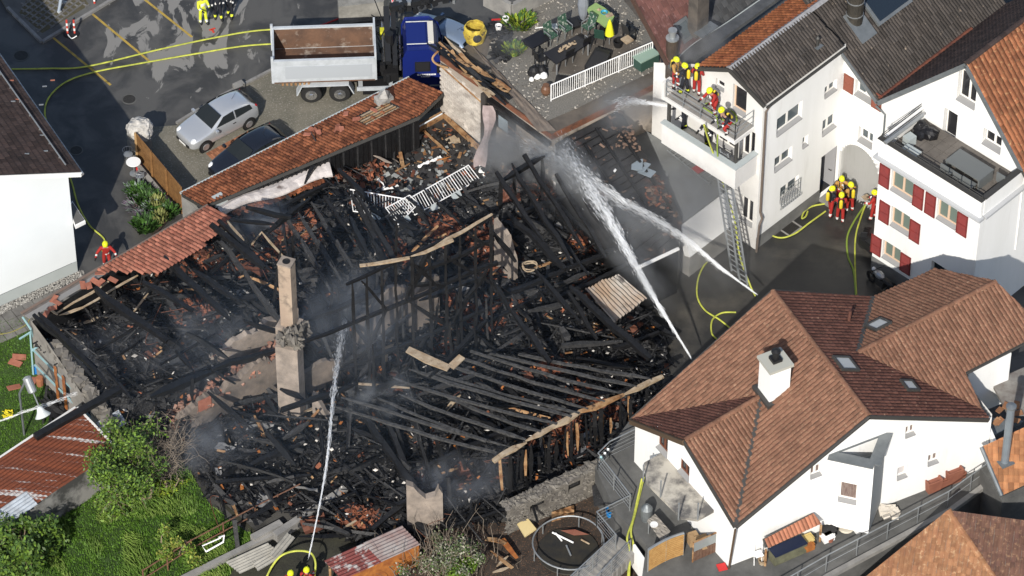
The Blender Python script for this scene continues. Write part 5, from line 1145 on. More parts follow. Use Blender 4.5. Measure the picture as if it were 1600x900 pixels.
# crumpled pale flashing sheet lying over it
fs = thing('crumpled_flashing', 'crumpled pale metal flashing sheet lying along the lean-to roof edge', 'metal sheet', P(420, 290, 3.0))
mb = MB(); N = 26; rows = []
for k in range(N + 1):
    t = k / N; x = 338 + t * 172; yt = 322 - t * 86 - 4 * math.sin(t * 9); wd_ = 14 + 26 * t ** 1.5
    row = []
    for j in range(6):
        s = j / 5; p = P(x + 10 * s, yt + wd_ * s, 3.15 + .18 * math.sin(s * 3.1) + .06 * noise.noise(V((t * 14, s * 4, 1)))); row.append(p)
    rows.append(row)
for k in range(N):
    for j in range(5): mb.poly([rows[k][j], rows[k + 1][j], rows[k + 1][j + 1], rows[k][j + 1]])
for k in range(N): mb.poly([rows[k][5], rows[k + 1][5], rows[k + 1][5] - Z * .08, rows[k][5] - Z * .08])
mb.build('sheet', mat('pale_dirty_sheet', (.56, .52, .5), .6, (.42, .38, .36), 1.4, c3=(.16, .13, .12), s3=1.6, lo3=.58, hi3=.7), fs)
mb = MB(); c = P(343, 313, 3.25); ax = (lu_, lv, Z); mb.box(c, .75, .5, .12, ax=ax); mb.box(c + Z * .12 - lv * .1, .5, .3, .14, ax=ax); mb.build('ridge_cap_piece', PLINTH2, fs)
# tiles hanging below the sheet
mb = MB()
for k in range(70):
    t = R.uniform(.1, .95); p = P(338 + t * 172 + 8, 340 - t * 66 + R.uniform(-2, 5), 2.9); mb.plate(p, .3, .18, .04, R, tilt=.35)
stuff(mb.build('hanging_tiles', T_OLD, fs))
# ---------------------------------------------------------------- burnt upper floor slab in front of the brick wall
SZ = 2.1
sb = thing('upper_floor', 'blackened concrete upper floor strewn with debris below the white brick wall', 'floor slab', P(660, 260, SZ))
sp = PP([(640, 206), (693, 176), (764, 246), (752, 292), (668, 340), (560, 306), (520, 300), (575, 235)], SZ)
mb = MB(); mb.prism([V((p.x, p.y, 0)) for p in sp], Z * SZ); mb.build('slab', mat('burnt_slab', (.022, .021, .021), .5, (.05, .048, .046), 1.2, c3=(.10, .095, .09), s3=3, lo3=.6, hi3=.7, spec=.45), sb)
mb = MB(); mb.beam(P(642, 207, SZ + .1), P(692, 179, SZ + .1), .3, .2); mb.beam(P(693, 180, SZ + .1), P(760, 243, SZ + .1), .14, .24); mb.build('slab_kerb', RAW, sb)
mb = MB()
for k in range(900):
    x, y = R.uniform(520, 760), R.uniform(190, 335); p = P(x, y, SZ + .03)
    if not inpoly(p.x, p.y, sp): continue
    t = R.random(); s = R.choice((.05, .08, .14))
    if t < .5: mb.chip(p, s * 1.4, R, m=0, flat=.6)
    elif t < .66: mb.plate(p + Z * .02, s * 2.2, s * 1.6, .02, R, m=1, tilt=.15)
    elif t < .8: mb.plate(p, s * 3, s, .02, R, m=2, tilt=.2)
    elif t < .9: mb.plate(p, s * 2, s * 1.4, .02, R, m=3, tilt=.3)
    else: mb.chip(p, .05, R, m=1)
stuff(mb.build('slab_litter', [CHAR, mat('grey_shards', (.27, .28, .27), .8, isl=.3), RAW, SHARD]))
mb = MB()   # collapsed mound of tiles and plaster at the left of the slab
for k in range(700):
    x, y = R.gauss(555, 34), R.gauss(262, 22); p = P(x, y, SZ + R.uniform(-.5, .35)); t = R.random()
    mb.plate(p, R.uniform(.12, .4), R.uniform(.1, .24), .03, R, m=0 if t < .62 else 1 if t < .8 else 2, tilt=.9)
stuff(mb.build('collapsed_tiles', [SHARD, CHAR, TAN]))
DEB = [((566, 188), (556, 262), 3.2, 2.3, .2, TANW, 'bent pale post leaning from the lean-to down onto the burnt slab', 'bent_post'), ((592, 190), (611, 236), 3.2, 2.2, .16, RAW, 'half scorched board leaning beside the concrete pillar', 'leaning_board'), ((662, 204), (702, 240), 2.25, 2.2, .12, RAW, 'long thin brown board lying across the black slab', 'brown_board'), ((625, 237), (630, 262), 2.4, 2.2, .22, RAW, 'short brown board standing in debris on the slab', 'short_board'), ((678, 252), (703, 245), 2.2, 2.25, .06, ORW, 'thin orange stick on the slab below the white cloth', 'orange_stick'), ((583, 243), (612, 255), 2.7, 2.5, .13, TANW, 'pale crosspiece on the debris heap beside the slab', 'crosspiece'), ((618, 268), (640, 255), 2.3, 2.3, .08, RAW, 'splintered batten end beside the bent tube', 'splintered_batten')]
for p0, p1, z0, z1, wd, m, lb, nm in DEB:
    tag(timber(P(*p0, z0), P(*p1, z1), wd, R, wd * .5).build(nm, m), lb, nm.split('_')[-1])
mb = MB(); mb.tube(smooth_path([P(643, 212, SZ + .05), P(625, 218, SZ + .3), P(616, 240, SZ + .3), P(620, 258, SZ + .2), P(637, 272, SZ + .05)]), .05, 6); tag(mb.build('bent_tube', CHARL), 'bent grey tube curving over the black slab', 'tube')
mb = MB(); q = P(706, 218, SZ + .08); mb.box(q, .5, .35, .04, rz=.6); mb.box(q + V((.22, -.1, .03)), .3, .3, .04, rz=.2); tag(mb.build('wood_offcut', PALEW), 'light wooden offcut on the slab near the brick wall', 'wood')
def cloth(name, pts, wd, lb):
    mb = MB(); P_ = smooth_path(pts, 5); rows = []
    for k, p in enumerate(P_):
        d = (P_[min(k + 1, len(P_) - 1)] - P_[max(0, k - 1)]).normalized(); x = d.cross(Z).normalized(); w_ = wd * (.6 + .5 * math.sin(k * 1.3))
        rows.append([p - x * w_, p + Z * .08 * (1 + .5 * math.sin(k * 2.1)), p + x * w_, p - Z * .03])
    mb.rings(rows); tag(mb.build(name, WHITE), lb, 'cloth')
cloth('white_cloth', [P(653, 261, SZ + .1), P(665, 255, SZ + .15), P(676, 251, SZ + .15), P(688, 245, SZ + .1)], .1, 'twisted white cloth lying in the middle of the black slab')
cloth('white_rag', [P(590, 280, SZ + .3), P(600, 290, SZ + .3), P(597, 296, SZ + .3), P(612, 294, SZ + .3), P(622, 290, SZ + .3)], .06, 'crumpled white rag on the debris at the slab edge')
cloth('hanging_rag', [P(752, 256, 2.9), P(750, 266, 2.6), P(757, 272, 2.5), P(754, 281, 2.2)], .12, 'bunched white rag beside the end of the fallen railing')
# concrete pillar
mb = MB(); c = P(602, 236, 0); mb.box(V((c.x, c.y, 1.7)), .75, .5, 3.4, rz=.55); mb.chip(V((c.x, c.y, 3.5)), .45, R, flat=.8)
tag(mb.build('concrete_pillar', mat('streaked_concrete', (.4, .39, .37), .9, (.05, .048, .045), 1.1, lo=.4, hi=.6)), 'soot streaked concrete pillar rising between lean-to roof and slab', 'pillar')
# fallen white railings
def railpanel(lb, c, nb, z, plates):
    a, b, c_, d = [P(x, y, zz) for (x, y), zz in zip(c, z)]
    t = thing('fallen_railing', lb, 'railing', a)
    mb = MB(); mb.tube([a, b], .028, 6); mb.tube([d, c_], .028, 6); mb.tube([a, d], .022, 6); mb.tube([b, c_], .022, 6); mb.build('frame', STEELW, t)
    for k in range(1, nb):
        s = k / nb; mb = MB(); mb.tube([a.lerp(b, s), d.lerp(c_, s)], .013 if k % 6 else .024, 4); mb.build('bar', STEELW, t)
    for s in plates:
        e = d.lerp(c_, s); u_ = (c_ - d).normalized(); w_ = (d - a).normalized()
        mb = MB(); mb.prism([e - u_ * .25, e + u_ * .25, e + u_ * .25 + w_ * .3, e - u_ * .25 + w_ * .3], V((0, 0, .03))); mb.build('base_plate', PLINTH2, t)
railpanel('fallen white railing panel nearest the burnt rafters', ((547, 296), (640, 312), (636, 342), (552, 330)), 20, (3.2, 3.2, 3.0, 3.0), (.4,))
railpanel('long fallen white railing panel slanting up to the brick wall', ((636, 312), (732, 258), (749, 280), (648, 336)), 26, (3.2, 3.0, 2.8, 2.9), (.3, .62, .95))
railpanel('short white railing panel lying across two others', ((603, 325), (640, 305), (654, 318), (622, 351)), 12, (3.3, 3.3, 3.1, 3.1), (.3,))
# charred sloping roof below the terrace corner
cr = thing('charred_roof', 'charred sloping roof with a few tiles left under the water jets', 'roof', P(960, 300, 3))
a_, b_, c_ = P(868, 224, 5.2), P(969, 172, 5.2), P(994, 417, 2.9); pc_ = pln(a_, b_, c_)
cp = [HPL(x, y, pc_) for x, y in ((868, 224), (969, 172), (1066, 338), (1060, 386), (994, 417))]
mb = MB(); nn = pc_[1] if pc_[1].z > 0 else -pc_[1]; mb.prism(cp, nn * -.2)
mb.build('roof_boarding', mat('wet_charred_boards', (.013, .013, .0135), .45, (.032, .031, .031), 1.2, bump=.02, bscale=8, spec=.45, c3=(.085, .045, .035), s3=.9, lo3=.58, hi3=.7), cr)
du = (cp[4] - cp[0]).normalized(); dr = (cp[1] - cp[0]).normalized()
for k in range(22):
    s = k / 21; p0, p1 = cp[0].lerp(cp[4], s), cp[1].lerp(HPL(1064, 360, pc_), s); t0, t1 = R.uniform(0, .5), R.uniform(.55, 1)
    mb = MB(); mb.beam(p0.lerp(p1, t0) + nn * .03, p0.lerp(p1, t1) + nn * .03, .045, .035); mb.build('batten', CHAR if k % 4 else CHARL, cr)
for k in range(4):
    s = (k + .3) / 4; p0 = cp[0].lerp(cp[1], s) ; mb = MB(); mb.beam(p0 + nn * .05 + du * R.uniform(.2, 1), p0 + nn * .05 + du * R.uniform(3, 7.5), .11, .09); mb.build('counter_beam', CHAR, cr)
cpl = [(p - cp[0]) for p in cp]
p2 = [(q.dot(dr), (q - dr * q.dot(dr)).length) for q in cpl]
mb = MB()
for k in range(2600):
    x, y = R.uniform(870, 1065), R.uniform(175, 415); p = HPL(x, y, pc_)
    if not inpoly(x, y, [(868, 224), (969, 172), (1066, 338), (1060, 386), (994, 417)]): continue
    ed = math.hypot(x - 1030, y - 300) / 45; e2 = math.hypot(x - 985, y - 215) / 38
    if R.random() < max(.8 - ed, .75 - e2, .07): mb.plate(p + nn * .05, R.uniform(.08, .3), R.uniform(.05, .16), .03, R, m=0 if R.random() < .9 - ed else 1, tilt=.3)
stuff(mb.build('roof_tile_scraps', [SHARD, mat('burnt_brown_tile', (.15, .10, .075), .8, isl=.4)], cr))
mb = MB()
for x, y in ((1003, 262), (1010, 270), (995, 258)):
    mb.plate(HPL(x, y, pc_) + nn * .07, .7, .5, .02, R, tilt=.1)
mb.build('wet_sheet', mat('blue_grey_film', (.24, .29, .33), .3), cr)
gutter(cr, cp[4] + V((-.0, -.1, 0)), cp[3] + V((0, -.1, 0)), WHITE, .09)
for a, b in ((cp[4], cp[3]), (cp[4], cp[0]), (cp[3], cp[2])):
    a, b = a - Z * .22, b - Z * .22; i_ = (sum(cp, V()) / 5 - (a + b) / 2); i_.z = 0; i_.normalize(); mb = MB(); mb.prism([V((a.x, a.y, 0)), V((b.x, b.y, 0)), b, a], i_ * .15); mb.build('charred_wall', CHAR, cr)
mb = MB(); p = HPL(960, 268, pc_); mb.chip(p + nn * .1, .16, R); tag(mb.build('white_rag', WHITE), 'small white scrap on the charred sloping roof', 'scrap')
# corrugated pale sheet roof patch in the ruin
ms = thing('buckled_sheet_roof', 'buckled pale corrugated sheet with rust lying on the east side of the ruin', 'metal sheet', P(960, 465, 2.6))
A_, B_, C_, D_ = P(914, 451, 2.9), P(966, 428, 3.0), P(1011, 466, 2.6), P(960, 504, 2.5); mb = MB(); N = 40; rows = []
for k in range(N + 1):
    t = k / N; row = []
    for j in range(7):
        s = j / 6; p = A_.lerp(B_, t).lerp(D_.lerp(C_, t), s) + Z * (.04 * math.sin(t * N * math.pi / 2) + .12 * noise.noise(V((t * 3, s * 3, 4)))); row.append(p)
    rows.append(row)
for k in range(N):
    for j in range(6): mb.poly([rows[k][j], rows[k + 1][j], rows[k + 1][j + 1], rows[k][j + 1]])
mb.build('sheet', mat('rust_stained_sheet', (.36, .34, .31), .7, (.27, .19, .13), .9, c3=(.07, .06, .055), s3=1.4, lo3=.57, hi3=.66), ms)
for k in range(3):
    mb = MB(); p0 = A_.lerp(D_, .2 + .3 * k) - Z * .15; p1 = B_.lerp(C_, .2 + .3 * k) - Z * .15; mb.beam(p0, p1, .1, .12); mb.build('support_beam', CHAR, ms)
mb = MB(); pts = [P(828, 418, 2.6) + V((.33 * math.cos(t * .4), .28 * math.sin(t * .4), .04 * math.sin(t) + .004 * t)) for t in range(42)]
mb.tube(pts, .03, 5); tag(mb.build('hose_coil', PALEW), 'pale ring of hose hanging among the charred rafters', 'hose')
mb = MB(); mb.lathe(P(602, 562, 1.4), [(.12, 0), (.13, .32), (.09, .32), (.08, .05)], 12); tag(mb.build('clay_pipe', PALEW), 'short pale clay pipe stub standing in the ruin centre', 'pipe')
A_ = P(636, 548, 2.7); B_ = P(702, 576, 2.6); d_ = (B_ - A_).normalized(); x_ = V((-d_.y, d_.x, 0)); mb = MB(); mb.prism([A_ + x_ * .22, A_ - x_ * .12, A_.lerp(B_, .5) - x_ * .26, B_ - x_ * .2, B_ + x_ * .16, A_.lerp(B_, .4) + x_ * .2], V((0, 0, .07))); tag(mb.build('split_plank', PALEW), 'wide pale split plank on the fallen rafters', 'plank')
A_ = P(704, 574, 2.6); B_ = P(722, 557, 2.7); mb = MB(); mb.beam(A_, B_, .35, .06); tag(mb.build('plank_offcut', PALEW), 'short pale plank offcut beside the wide split plank', 'plank')
# scaffold-blue rail along the end wall
sc_ = thing('blue_pipe_frame', 'pale blue pipe frame standing along the grey end wall', 'frame', P(70, 600)); TEAL = mat('pale_blue_paint', (.26, .42, .45), .55)
mb = MB()
for p0, z0, p1, z1 in (((47, 520), 2.7, (52, 585), .1), ((50, 545), 2.0, (145, 640), 1.9), ((54, 570), 1.2, (130, 645), 1.0), ((145, 615), 2.4, (138, 652), .4), ((128, 615), 2.2, (130, 645), .8), ((30, 530), 2.6, (62, 510), 2.8), ((50, 548), 2.0, (75, 530), 2.4), ((90, 570), 2.0, (92, 600), 1.0), ((135, 645), 1.4, (152, 662), 1.0)):
    a, b = P(*p0, z0), P(*p1, z1); mb = MB(); mb.beam(a, b, .07, .05); mb.build('rail', TEAL, sc_)
# ================================================================== gravel roof terrace and the white brick wall below it
TZ5 = 5.6
w0, w1, w2 = P(688, 88, TZ5), P(862, 212, TZ5), P(1036, 127, TZ5)
gt = thing('terrace_building', 'burnt flat-roofed building with gravel roof terrace above a white brick wall', 'building', V((w1.x, w1.y, 0)))
tb = [w0, w1, w2, P(1030, 60, TZ5), P(970, -20, TZ5), P(870, -20, TZ5), P(800, 12, TZ5), P(775, 35, TZ5), P(725, 74, TZ5)]
mb = MB(); mb.prism([V((p.x, p.y, 0)) for p in tb], Z * (TZ5 - .25)); mb.build('building_body', mat('sooty_plaster', (.42, .36, .3), .92, (.28, .24, .2), .8, c3=(.05, .045, .04), s3=.5, lo3=.56, hi3=.72), gt)
mb = MB(); mb.prism([p - Z * .245 for p in tb], Z * .245); mb.build('roof_slab', mat('wet_roof_felt', (.13, .11, .09), .6, (.08, .07, .06), 1.2), gt)
# gravel: sheet with pebbles, bare felt strip along the front edges
cen = sum(tb, V()) / len(tb)
gp = [P(x, y, TZ5) for x, y in ((752, 128), (842, 195), (905, 168), (960, 140), (1020, 112), (1022, 60), (960, -18), (872, -18), (805, 14), (765, 70))]
GRV = mat('mixed_gravel', (.20, .19, .17), .9, (.11, .105, .095), 26, lo=.42, hi=.58, c3=(.14, .13, .115), s3=1.1, lo3=.55, hi3=.68, bump=.02, bscale=26)
mb = MB(); mb.poly([p + Z * .012 for p in gp]); mb.build('gravel_bed', GRV, gt)
mb = MB(); PEB2 = mat('gravel_stones', (.28, .26, .23), .85, isl=.7)
gpx = [(p.x, p.y) for p in gp]; k = 0
while k < 7000:
    x, y = R.uniform(-2, 9), R.uniform(5, 24)
    if inpoly(x, y, gpx) and noise.noise(V((x * .7, y * .7, 5))) > -.22: mb.chip((x, y, TZ5 + .025), .055, R, flat=.8)
    k += 1
stuff(mb.build('gravel_stones', PEB2, gt))
# patio paving under the furniture
mb = MB(); q = PP([(893, 42), (950, 20), (1000, 72), (905, 118), (862, 112), (870, 90)], TZ5 + .02); mb.prism(q, Z * .03); mb.build('patio_floor', mat('dark_patio', (.12, .105, .09), .7, (.08, .07, .06), 1.5), gt)
# edge trims
RUSTE = mat('rusty_edge_trim', (.22, .085, .045), .7, (.09, .045, .03), 2)
mb = MB(); mb.beam(w1 + Z * -.08, w2 + Z * -.08, .08, .3); mb.beam(w0 - Z * .08, w1 + Z * -.08, .06, .26); mb.build('edge_trim', RUSTE, gt)
bu = (V((w1.x, w1.y, 0)) - V((w0.x, w0.y, 0))).normalized(); bnn_ = V((bu.y, -bu.x, 0)); bnn_ = bnn_ if bnn_.x < 0 else -bnn_
BW = (w1 - w0).length; o = V((w0.x, w0.y, 0))
# white bricks on the left half of the wall
WB = mat('white_painted_brick', (.52, .48, .43), .85, (.38, .34, .30), 1.5, isl=.16, c3=(.2, .17, .145), s3=1.4, lo3=.62, hi3=.75)
mb = MB(); bl_ = 3.0
for r_ in range(26):
    z_ = 1.9 + r_ * .135
    for c_ in range(12):
        a = c_ * .265 + (r_ % 2) * .13
        lim = min(bl_, .15 + 12) 
        if a + .12 > bl_ or z_ > TZ5 - .35 - a * .16: continue
        mb.box(o + bu * (a + .125) + bnn_ * .035 + Z * z_, .245, .05, .115, ax=(bu, bnn_, Z))
stuff(mb.build('white_bricks', WB, gt))
mb = MB(); mb.beam(o + bnn_ * .08 + Z * (TZ5 - .45), o + bu * 3.0 + bnn_ * .08 + Z * (TZ5 - .95), .05, .07, up=bnn_); mb.beam(o + bu * 3.3 + bnn_ * .04 + Z * (TZ5 - 1.0), o + bu * BW + bnn_ * .04 + Z * 3.9, .05, .06, up=bnn_); mb.build('wall_bead', RAW, gt)
mb = MB(); mb.beam(o + bu * 3.05 + bnn_ * .2 + Z * 2.0, o + bu * 3.05 + bnn_ * .16 + Z * 5.4, .3, .14, up=bnn_); mb.build('sooty_duct', mat('sooty_duct', (.06, .055, .05), .5), gt)
op = [(o + bu * 3.8 + Z * 3.6), (o + bu * 5.5 + Z * 3.4)]
mb = MB(); mb.box(o + bu * 4.35 + bnn_ * .03 + Z * 4.35, 1.25, .06, .95, ax=(bu, bnn_, Z)); wn = mb.build('burnt_window', CHAR, gt)
mb = MB(); mb.box(o + bu * 4.2 + bnn_ * .075 + Z * 4.3, .6, .02, .7, ax=(bu, bnn_, Z)); mb.build('pane', mat('smoky_pane', (.3, .36, .4), .2), wn)
mb = MB(); mb.beam(o + bu * 3.3 + bnn_ * .1 + Z * 5.25, o + bu * BW + bnn_ * .1 + Z * 5.15, .18, .3, up=bnn_); mb.build('charred_lintel', CHAR, gt)
fl_ = MB(); c = P(775, 158, TZ5 + .0)
# brown felt peeled at the left edge
rows = []
for k in range(14):
    t = k / 13; row = []
    for j in range(6):
        s = j / 5; x = 752 + 105 * t - 20 * s + 6 * s; y = 92 + 108 * t + 2 * s - 28 * s * (1 - t) + 4; p = P(x - 2 + 14 * (1 - s), y, TZ5 + .05 + .12 * abs(math.sin(s * 5 + t * 8)) * (1 - t * .6)); row.append(p)
    rows.append(row)
for k in range(13):
    for j in range(5): fl_.poly([rows[k][j], rows[k + 1][j], rows[k + 1][j + 1], rows[k][j + 1]])
fl_.build('peeled_felt', mat('brown_felt', (.19, .155, .125), .6, (.12, .10, .085), 1.6), gt)
# burnt timber heap on top of the brick wall
for k in range(46):
    t = R.random(); s = R.uniform(0, 1); x = 692 + 78 * t + 16 * s; y = 84 + 68 * t - 20 * s
    p = P(x, y, TZ5 + .1 + R.uniform(0, .45)); d = (bu + V((R.gauss(0, .12), R.gauss(0, .12), R.gauss(0, .1)))).normalized() * R.uniform(.4, 1.3)
    m = R.choice((CHAR, CHAR, RAW, CHARL, RAW, PALEW)); tag(timber(p - d, p + d, R.uniform(.08, .24), R, .05, 3).build('burnt_board', m), ('black', 'black', 'half scorched')[k % 3] if False else 'burnt roof board piled on top of the white brick wall', 'board', 'burnt boards heaped on the white brick wall')
mb = MB(); mb.tube(smooth_path([P(690, 75, TZ5 + .5), P(676, 90, TZ5 + .2), P(682, 100, TZ5), P(700, 106, TZ5 - .2)]), .05, 6); tag(mb.build('bent_gutter', RAW), 'bent brown gutter end curling off the top of the brick wall', 'gutter')
# pinkish torn membrane hanging at the corner of the wall
mb = MB(); rows = []
for k in range(9):
    t = k / 8; rows.append([P(762 + 5 * math.sin(t * 5) - 8 * t, 165 + 95 * t, 5.2 - 1.8 * t) + V((s * .22 * (1 + .4 * math.sin(t * 9)), -.1 * math.sin(s * 3 + t * 4), 0)) for s in (-1, 0, 1)])
for k in range(8):
    for j in range(2): mb.poly([rows[k][j], rows[k + 1][j], rows[k + 1][j + 1], rows[k][j + 1]])
o_ = mb.build('torn_membrane', mat('pinkish_membrane', (.36, .29, .28), .8, (.24, .19, .18), 3)); tag(o_, 'torn pinkish membrane hanging down the burnt brick wall corner', 'membrane')
so_ = o_.modifiers.new('s', 'SOLIDIFY'); so_.thickness = .02
# terrace railing
a_, b_ = P(861, 158, TZ5 + .02), P(1019, 91, TZ5 + .02); t = thing('terrace_railing', 'white vertical-bar railing crossing the gravel roof terrace', 'railing', a_)
for z_, r_ in ((.08, .022), (.98, .03)): mb = MB(); mb.tube([a_ + Z * z_, b_ + Z * z_], r_, 6); mb.build('rail', STEELW, t)
for k in range(49):
    p = a_.lerp(b_, k / 48); mb = MB(); mb.tube([p + Z * (.0 if k % 16 == 0 else .08), p + Z * .98], .028 if k % 16 == 0 else .014, 5); mb.build('post' if k % 16 == 0 else 'bar', STEELW, t)
# ---- furniture
def at5(x, y, z=.05): return P(x, y, TZ5 + z)
c4 = [at5(849, 83, .76), at5(901, 55, .76), at5(921, 67, .76), at5(869, 100, .76)]
BLK = mat('black_tabletop', (.012, .012, .015), .35); ALU = mat('aluminium_leg', (.36, .37, .38), .4, metal=.6); GRN = mat('green_stripe_cushion', (.03, .075, .05), .8, (.35, .38, .33), 8, lo=.55, hi=.6, stretch=(1, 1, 1, .4))
t = thing('dining_table', 'long black-topped dining table on the roof terrace', 'table', sum(c4, V()) / 4 - Z * .76)
mb = MB(); mb.prism(c4, Z * -.05); mb.build('tabletop', BLK, t)
for q in c4:
    q2 = q.lerp(sum(c4, V()) / 4, .06); mb = MB(); mb.beam(q2 - Z * .05, q2 - Z * .75, .07); mb.build('leg', ALU, t)
mb = MB()
for k in range(26): mb.chip(at5(873 + 1.15 * k * .9, 79 - .5 * k + R.uniform(-3, 3) , .79), .08, R, flat=.5)
tag(mb.build('table_runner_stones', PALEW), 'pale oval stone decoration along the black dining table', 'decoration')
def chair(name, lb, x, y, rz, m, fr, grp=None):
    t = thing(name, lb, 'chair', at5(x, y), rz, grp); A_ = dict(local=True)
    mb = MB(); mb.box((0, 0, .44), .46, .46, .05); mb.build('seat', m, t, **A_)
    mb = MB(); mb.beam((0, .2, .46), (0, .32, 1.0), .46, .04, up=V((0, 1, 0))); mb.build('backrest', m, t, **A_)
    for sx in (-.2, .2):
        for sy in (-.2, .2): mb = MB(); mb.beam((sx, sy, 0), (sx, sy, .42), .035); mb.build('leg', fr, t, **A_)
        mb = MB(); mb.beam((sx * 1.1, -.2, .64), (sx * 1.1, .24, .64), .04, .025); mb.beam((sx * 1.1, -.2, .43), (sx * 1.1, -.2, .63), .03); mb.build('armrest', fr, t, **A_)
    return t
ang = math.atan2(c4[1].y - c4[0].y, c4[1].x - c4[0].x)
for x, y, rz, m, fr, lb in ((861, 66, ang, GRN, GALV, 'striped green garden chair nearest the small black side table'), (884, 55, ang, GRN, GALV, 'striped green garden chair at the middle of the table far side'), (919, 52, ang - 1.5, GRN, GALV, 'striped green garden chair at the head of the black table'), (912, 78, ang + 3.1, BLACKM, ALU, 'dark garden chair on the near side closest to the table head'), (885, 97, ang + 3.1, BLACKM, ALU, 'dark garden chair with pale legs nearest the white railing'), (845, 102, ang + 1.4, BLACKM, BLACKM, 'black folding chair at the left end of the dining table'), (938, 66, ang + 2.2, mat('dark_green_canvas', (.015, .05, .035), .8), BLACKM, 'dark green canvas armchair beside the yellow parasol'), (983, 60, ang + 1.6, mat('black_rattan', (.03, .03, .03), .8), BLACKM, 'black rattan armchair with light cushion by the white wall')):
    chair('garden_chair', lb, x, y, rz, m, fr)
mb = MB(); mb.box(at5(980, 62, .52), .42, .42, .08, rz=ang); tag(mb.build('seat_cushion', PALEW), 'light beige cushion on the black rattan armchair', 'cushion')
t = thing('side_table', 'low black side table left of the dining table', 'table', at5(838, 66)); mb = MB(); mb.box(at5(838, 62, .5), 1.1, .75, .05, rz=ang); mb.build('tabletop', BLK, t)
for dx, dy in ((-.45, -.3), (.45, -.3), (.45, .3), (-.45, .3)):
    mb = MB(); p = at5(838, 62, .48); p = p + V((dx * math.cos(ang) - dy * math.sin(ang), dx * math.sin(ang) + dy * math.cos(ang), 0)); mb.beam(p, p - Z * .46, .06); mb.build('leg', BLK, t)
t = thing('patio_lounge', 'black boxy garden lounge beside the white railing', 'sofa', at5(933, 100)); mb = MB(); mb.box(at5(934, 97, .25), 1.35, .75, .45, rz=ang + .5); mb.build('base', BLACKM, t); mb = MB(); mb.box(at5(934, 96, .52), 1.25, .7, .1, rz=ang + .5); mb.build('cushion', BLK, t)
t = thing('green_play_table', 'light green kidney-shaped table with blue bowl by the white wall', 'table', at5(938, 34)); q = PP([(917, 13), (931, 4), (945, 12), (960, 25), (957, 35), (945, 41), (936, 33), (924, 28)], TZ5 + .75)
mb = MB(); mb.prism(q, Z * -.1); mb.build('tabletop', mat('light_green_top', (.26, .38, .14), .6), t)
for x, y in ((925, 20), (945, 32), (952, 28), (935, 12)): mb = MB(); p = P(x, y, TZ5 + .65); mb.beam(p, p - Z * .6, .06); mb.build('leg', BLACKM, t)
mb = MB(); mb.lathe(at5(944, 21, .73), [(.12, 0), (.17, .09), (.15, .09), (.1, .02)], 12); tag(mb.build('blue_bowl', mat('turquoise_plastic', (.04, .3, .45), .4)), 'turquoise bowl on the light green table', 'bowl')
mb = MB(); mb.box(at5(952, 24, .74), .35, .25, .05, rz=.4); mb.chip(at5(936, 15, .76), .16, R); tag(mb.build('craft_tray', PALEW), 'small pale tray with toys on the green table', 'tray')
t = thing('closed_parasol', 'closed bright yellow parasol standing on the terrace', 'parasol', at5(952, 69)); p = at5(952, 69); mb = MB(); mb.tube([p, p + Z * 1.55], .02, 6); mb.build('pole', GALV, t); mb = MB(); mb.lathe(p, [(.05, .55), (.22, .6), (.17, .9), (.09, 1.3), (.02, 1.5)], 10); mb.build('canopy', mat('yellow_canvas', (.62, .62, .02), .7), t)
mb = MB(); mb.lathe(p + V((.4, -.1, 0)), [(.2, 0), (.24, .3), (.2, .3), (.16, .05)], 10); tag(mb.build('plant_pot', BLACKM), 'black planter beside the yellow parasol', 'pot')
t = thing('deck_box', 'dark green storage box with pale lid behind the white railing', 'box', at5(1008, 100)); q = [at5(x, y, .6) for x, y in ((989, 88), (1002, 98), (1030, 84), (1017, 73))]
mb = MB(); mb.prism([p - Z * .6 for p in q], Z * .55); mb.build('body', mat('dark_green_box', (.035, .075, .06), .6), t); mb = MB(); mb.prism([p - Z * .045 + (p - sum(q, V()) / 4) * .04 for p in q], Z * .07); mb.build('lid', mat('pale_green_lid', (.26, .36, .30), .6), t)
mb = MB(); mb.box(at5(897, 37, .2), .45, .4, .4, rz=.4); mb.box(at5(897, 37, .41), .49, .44, .04, rz=.4); tag(mb.build('black_crate', BLACKM), 'small black planter box at the edge of the patio', 'box')
t = thing('snow_shovel', 'white long-handled shovel lying on the gravel', 'shovel', at5(850, 44)); mb = MB(); mb.tube([at5(836, 44, .06), at5(860, 41, .1)], .025, 6); mb.build('handle', STEELW, t); mb = MB(); mb.box(at5(865, 41, .1), .36, .34, .03, rz=.1); mb.build('blade', PLINTH2, t)
mb = MB(); mb.lathe(at5(853, 147), [(.14, 0), (.24, .2), (.2, .4), (.12, .5), (.15, .55)], 12); tag(mb.build('clay_jar', mat('brown_glaze', (.14, .07, .04), .4)), 'brown clay jar at the lower end of the white railing', 'jar')
t = thing('garden_figures', 'black and white plastic tub of garden toys on the gravel', 'toys', at5(834, 115)); 
for dx, dy, r_, m in ((0, 0, .3, BLACKM), (.35, .1, .26, BLACKM), (.15, -.2, .16, STEELW), (.1, .3, .14, mat('cream_plastic', (.6, .55, .3), .5)), (-.1, -.35, .12, STEELW), (.45, -.15, .18, STEELW)):
    mb = MB(); mb.lathe(at5(834, 118) + V((dx, dy, 0)), [(r_ * .5, 0), (r_, r_ * .5), (r_ * .8, r_ * 1.3), (r_ * .3, r_ * 1.7)], 10); mb.build('toy', m, t)
mb = MB(); mb.beam(at5(868, 125, .1), at5(895, 128, .1), .5, .18); tag(mb.build('black_bag', BLACKM), 'black bag lying between dining table and railing', 'bag')
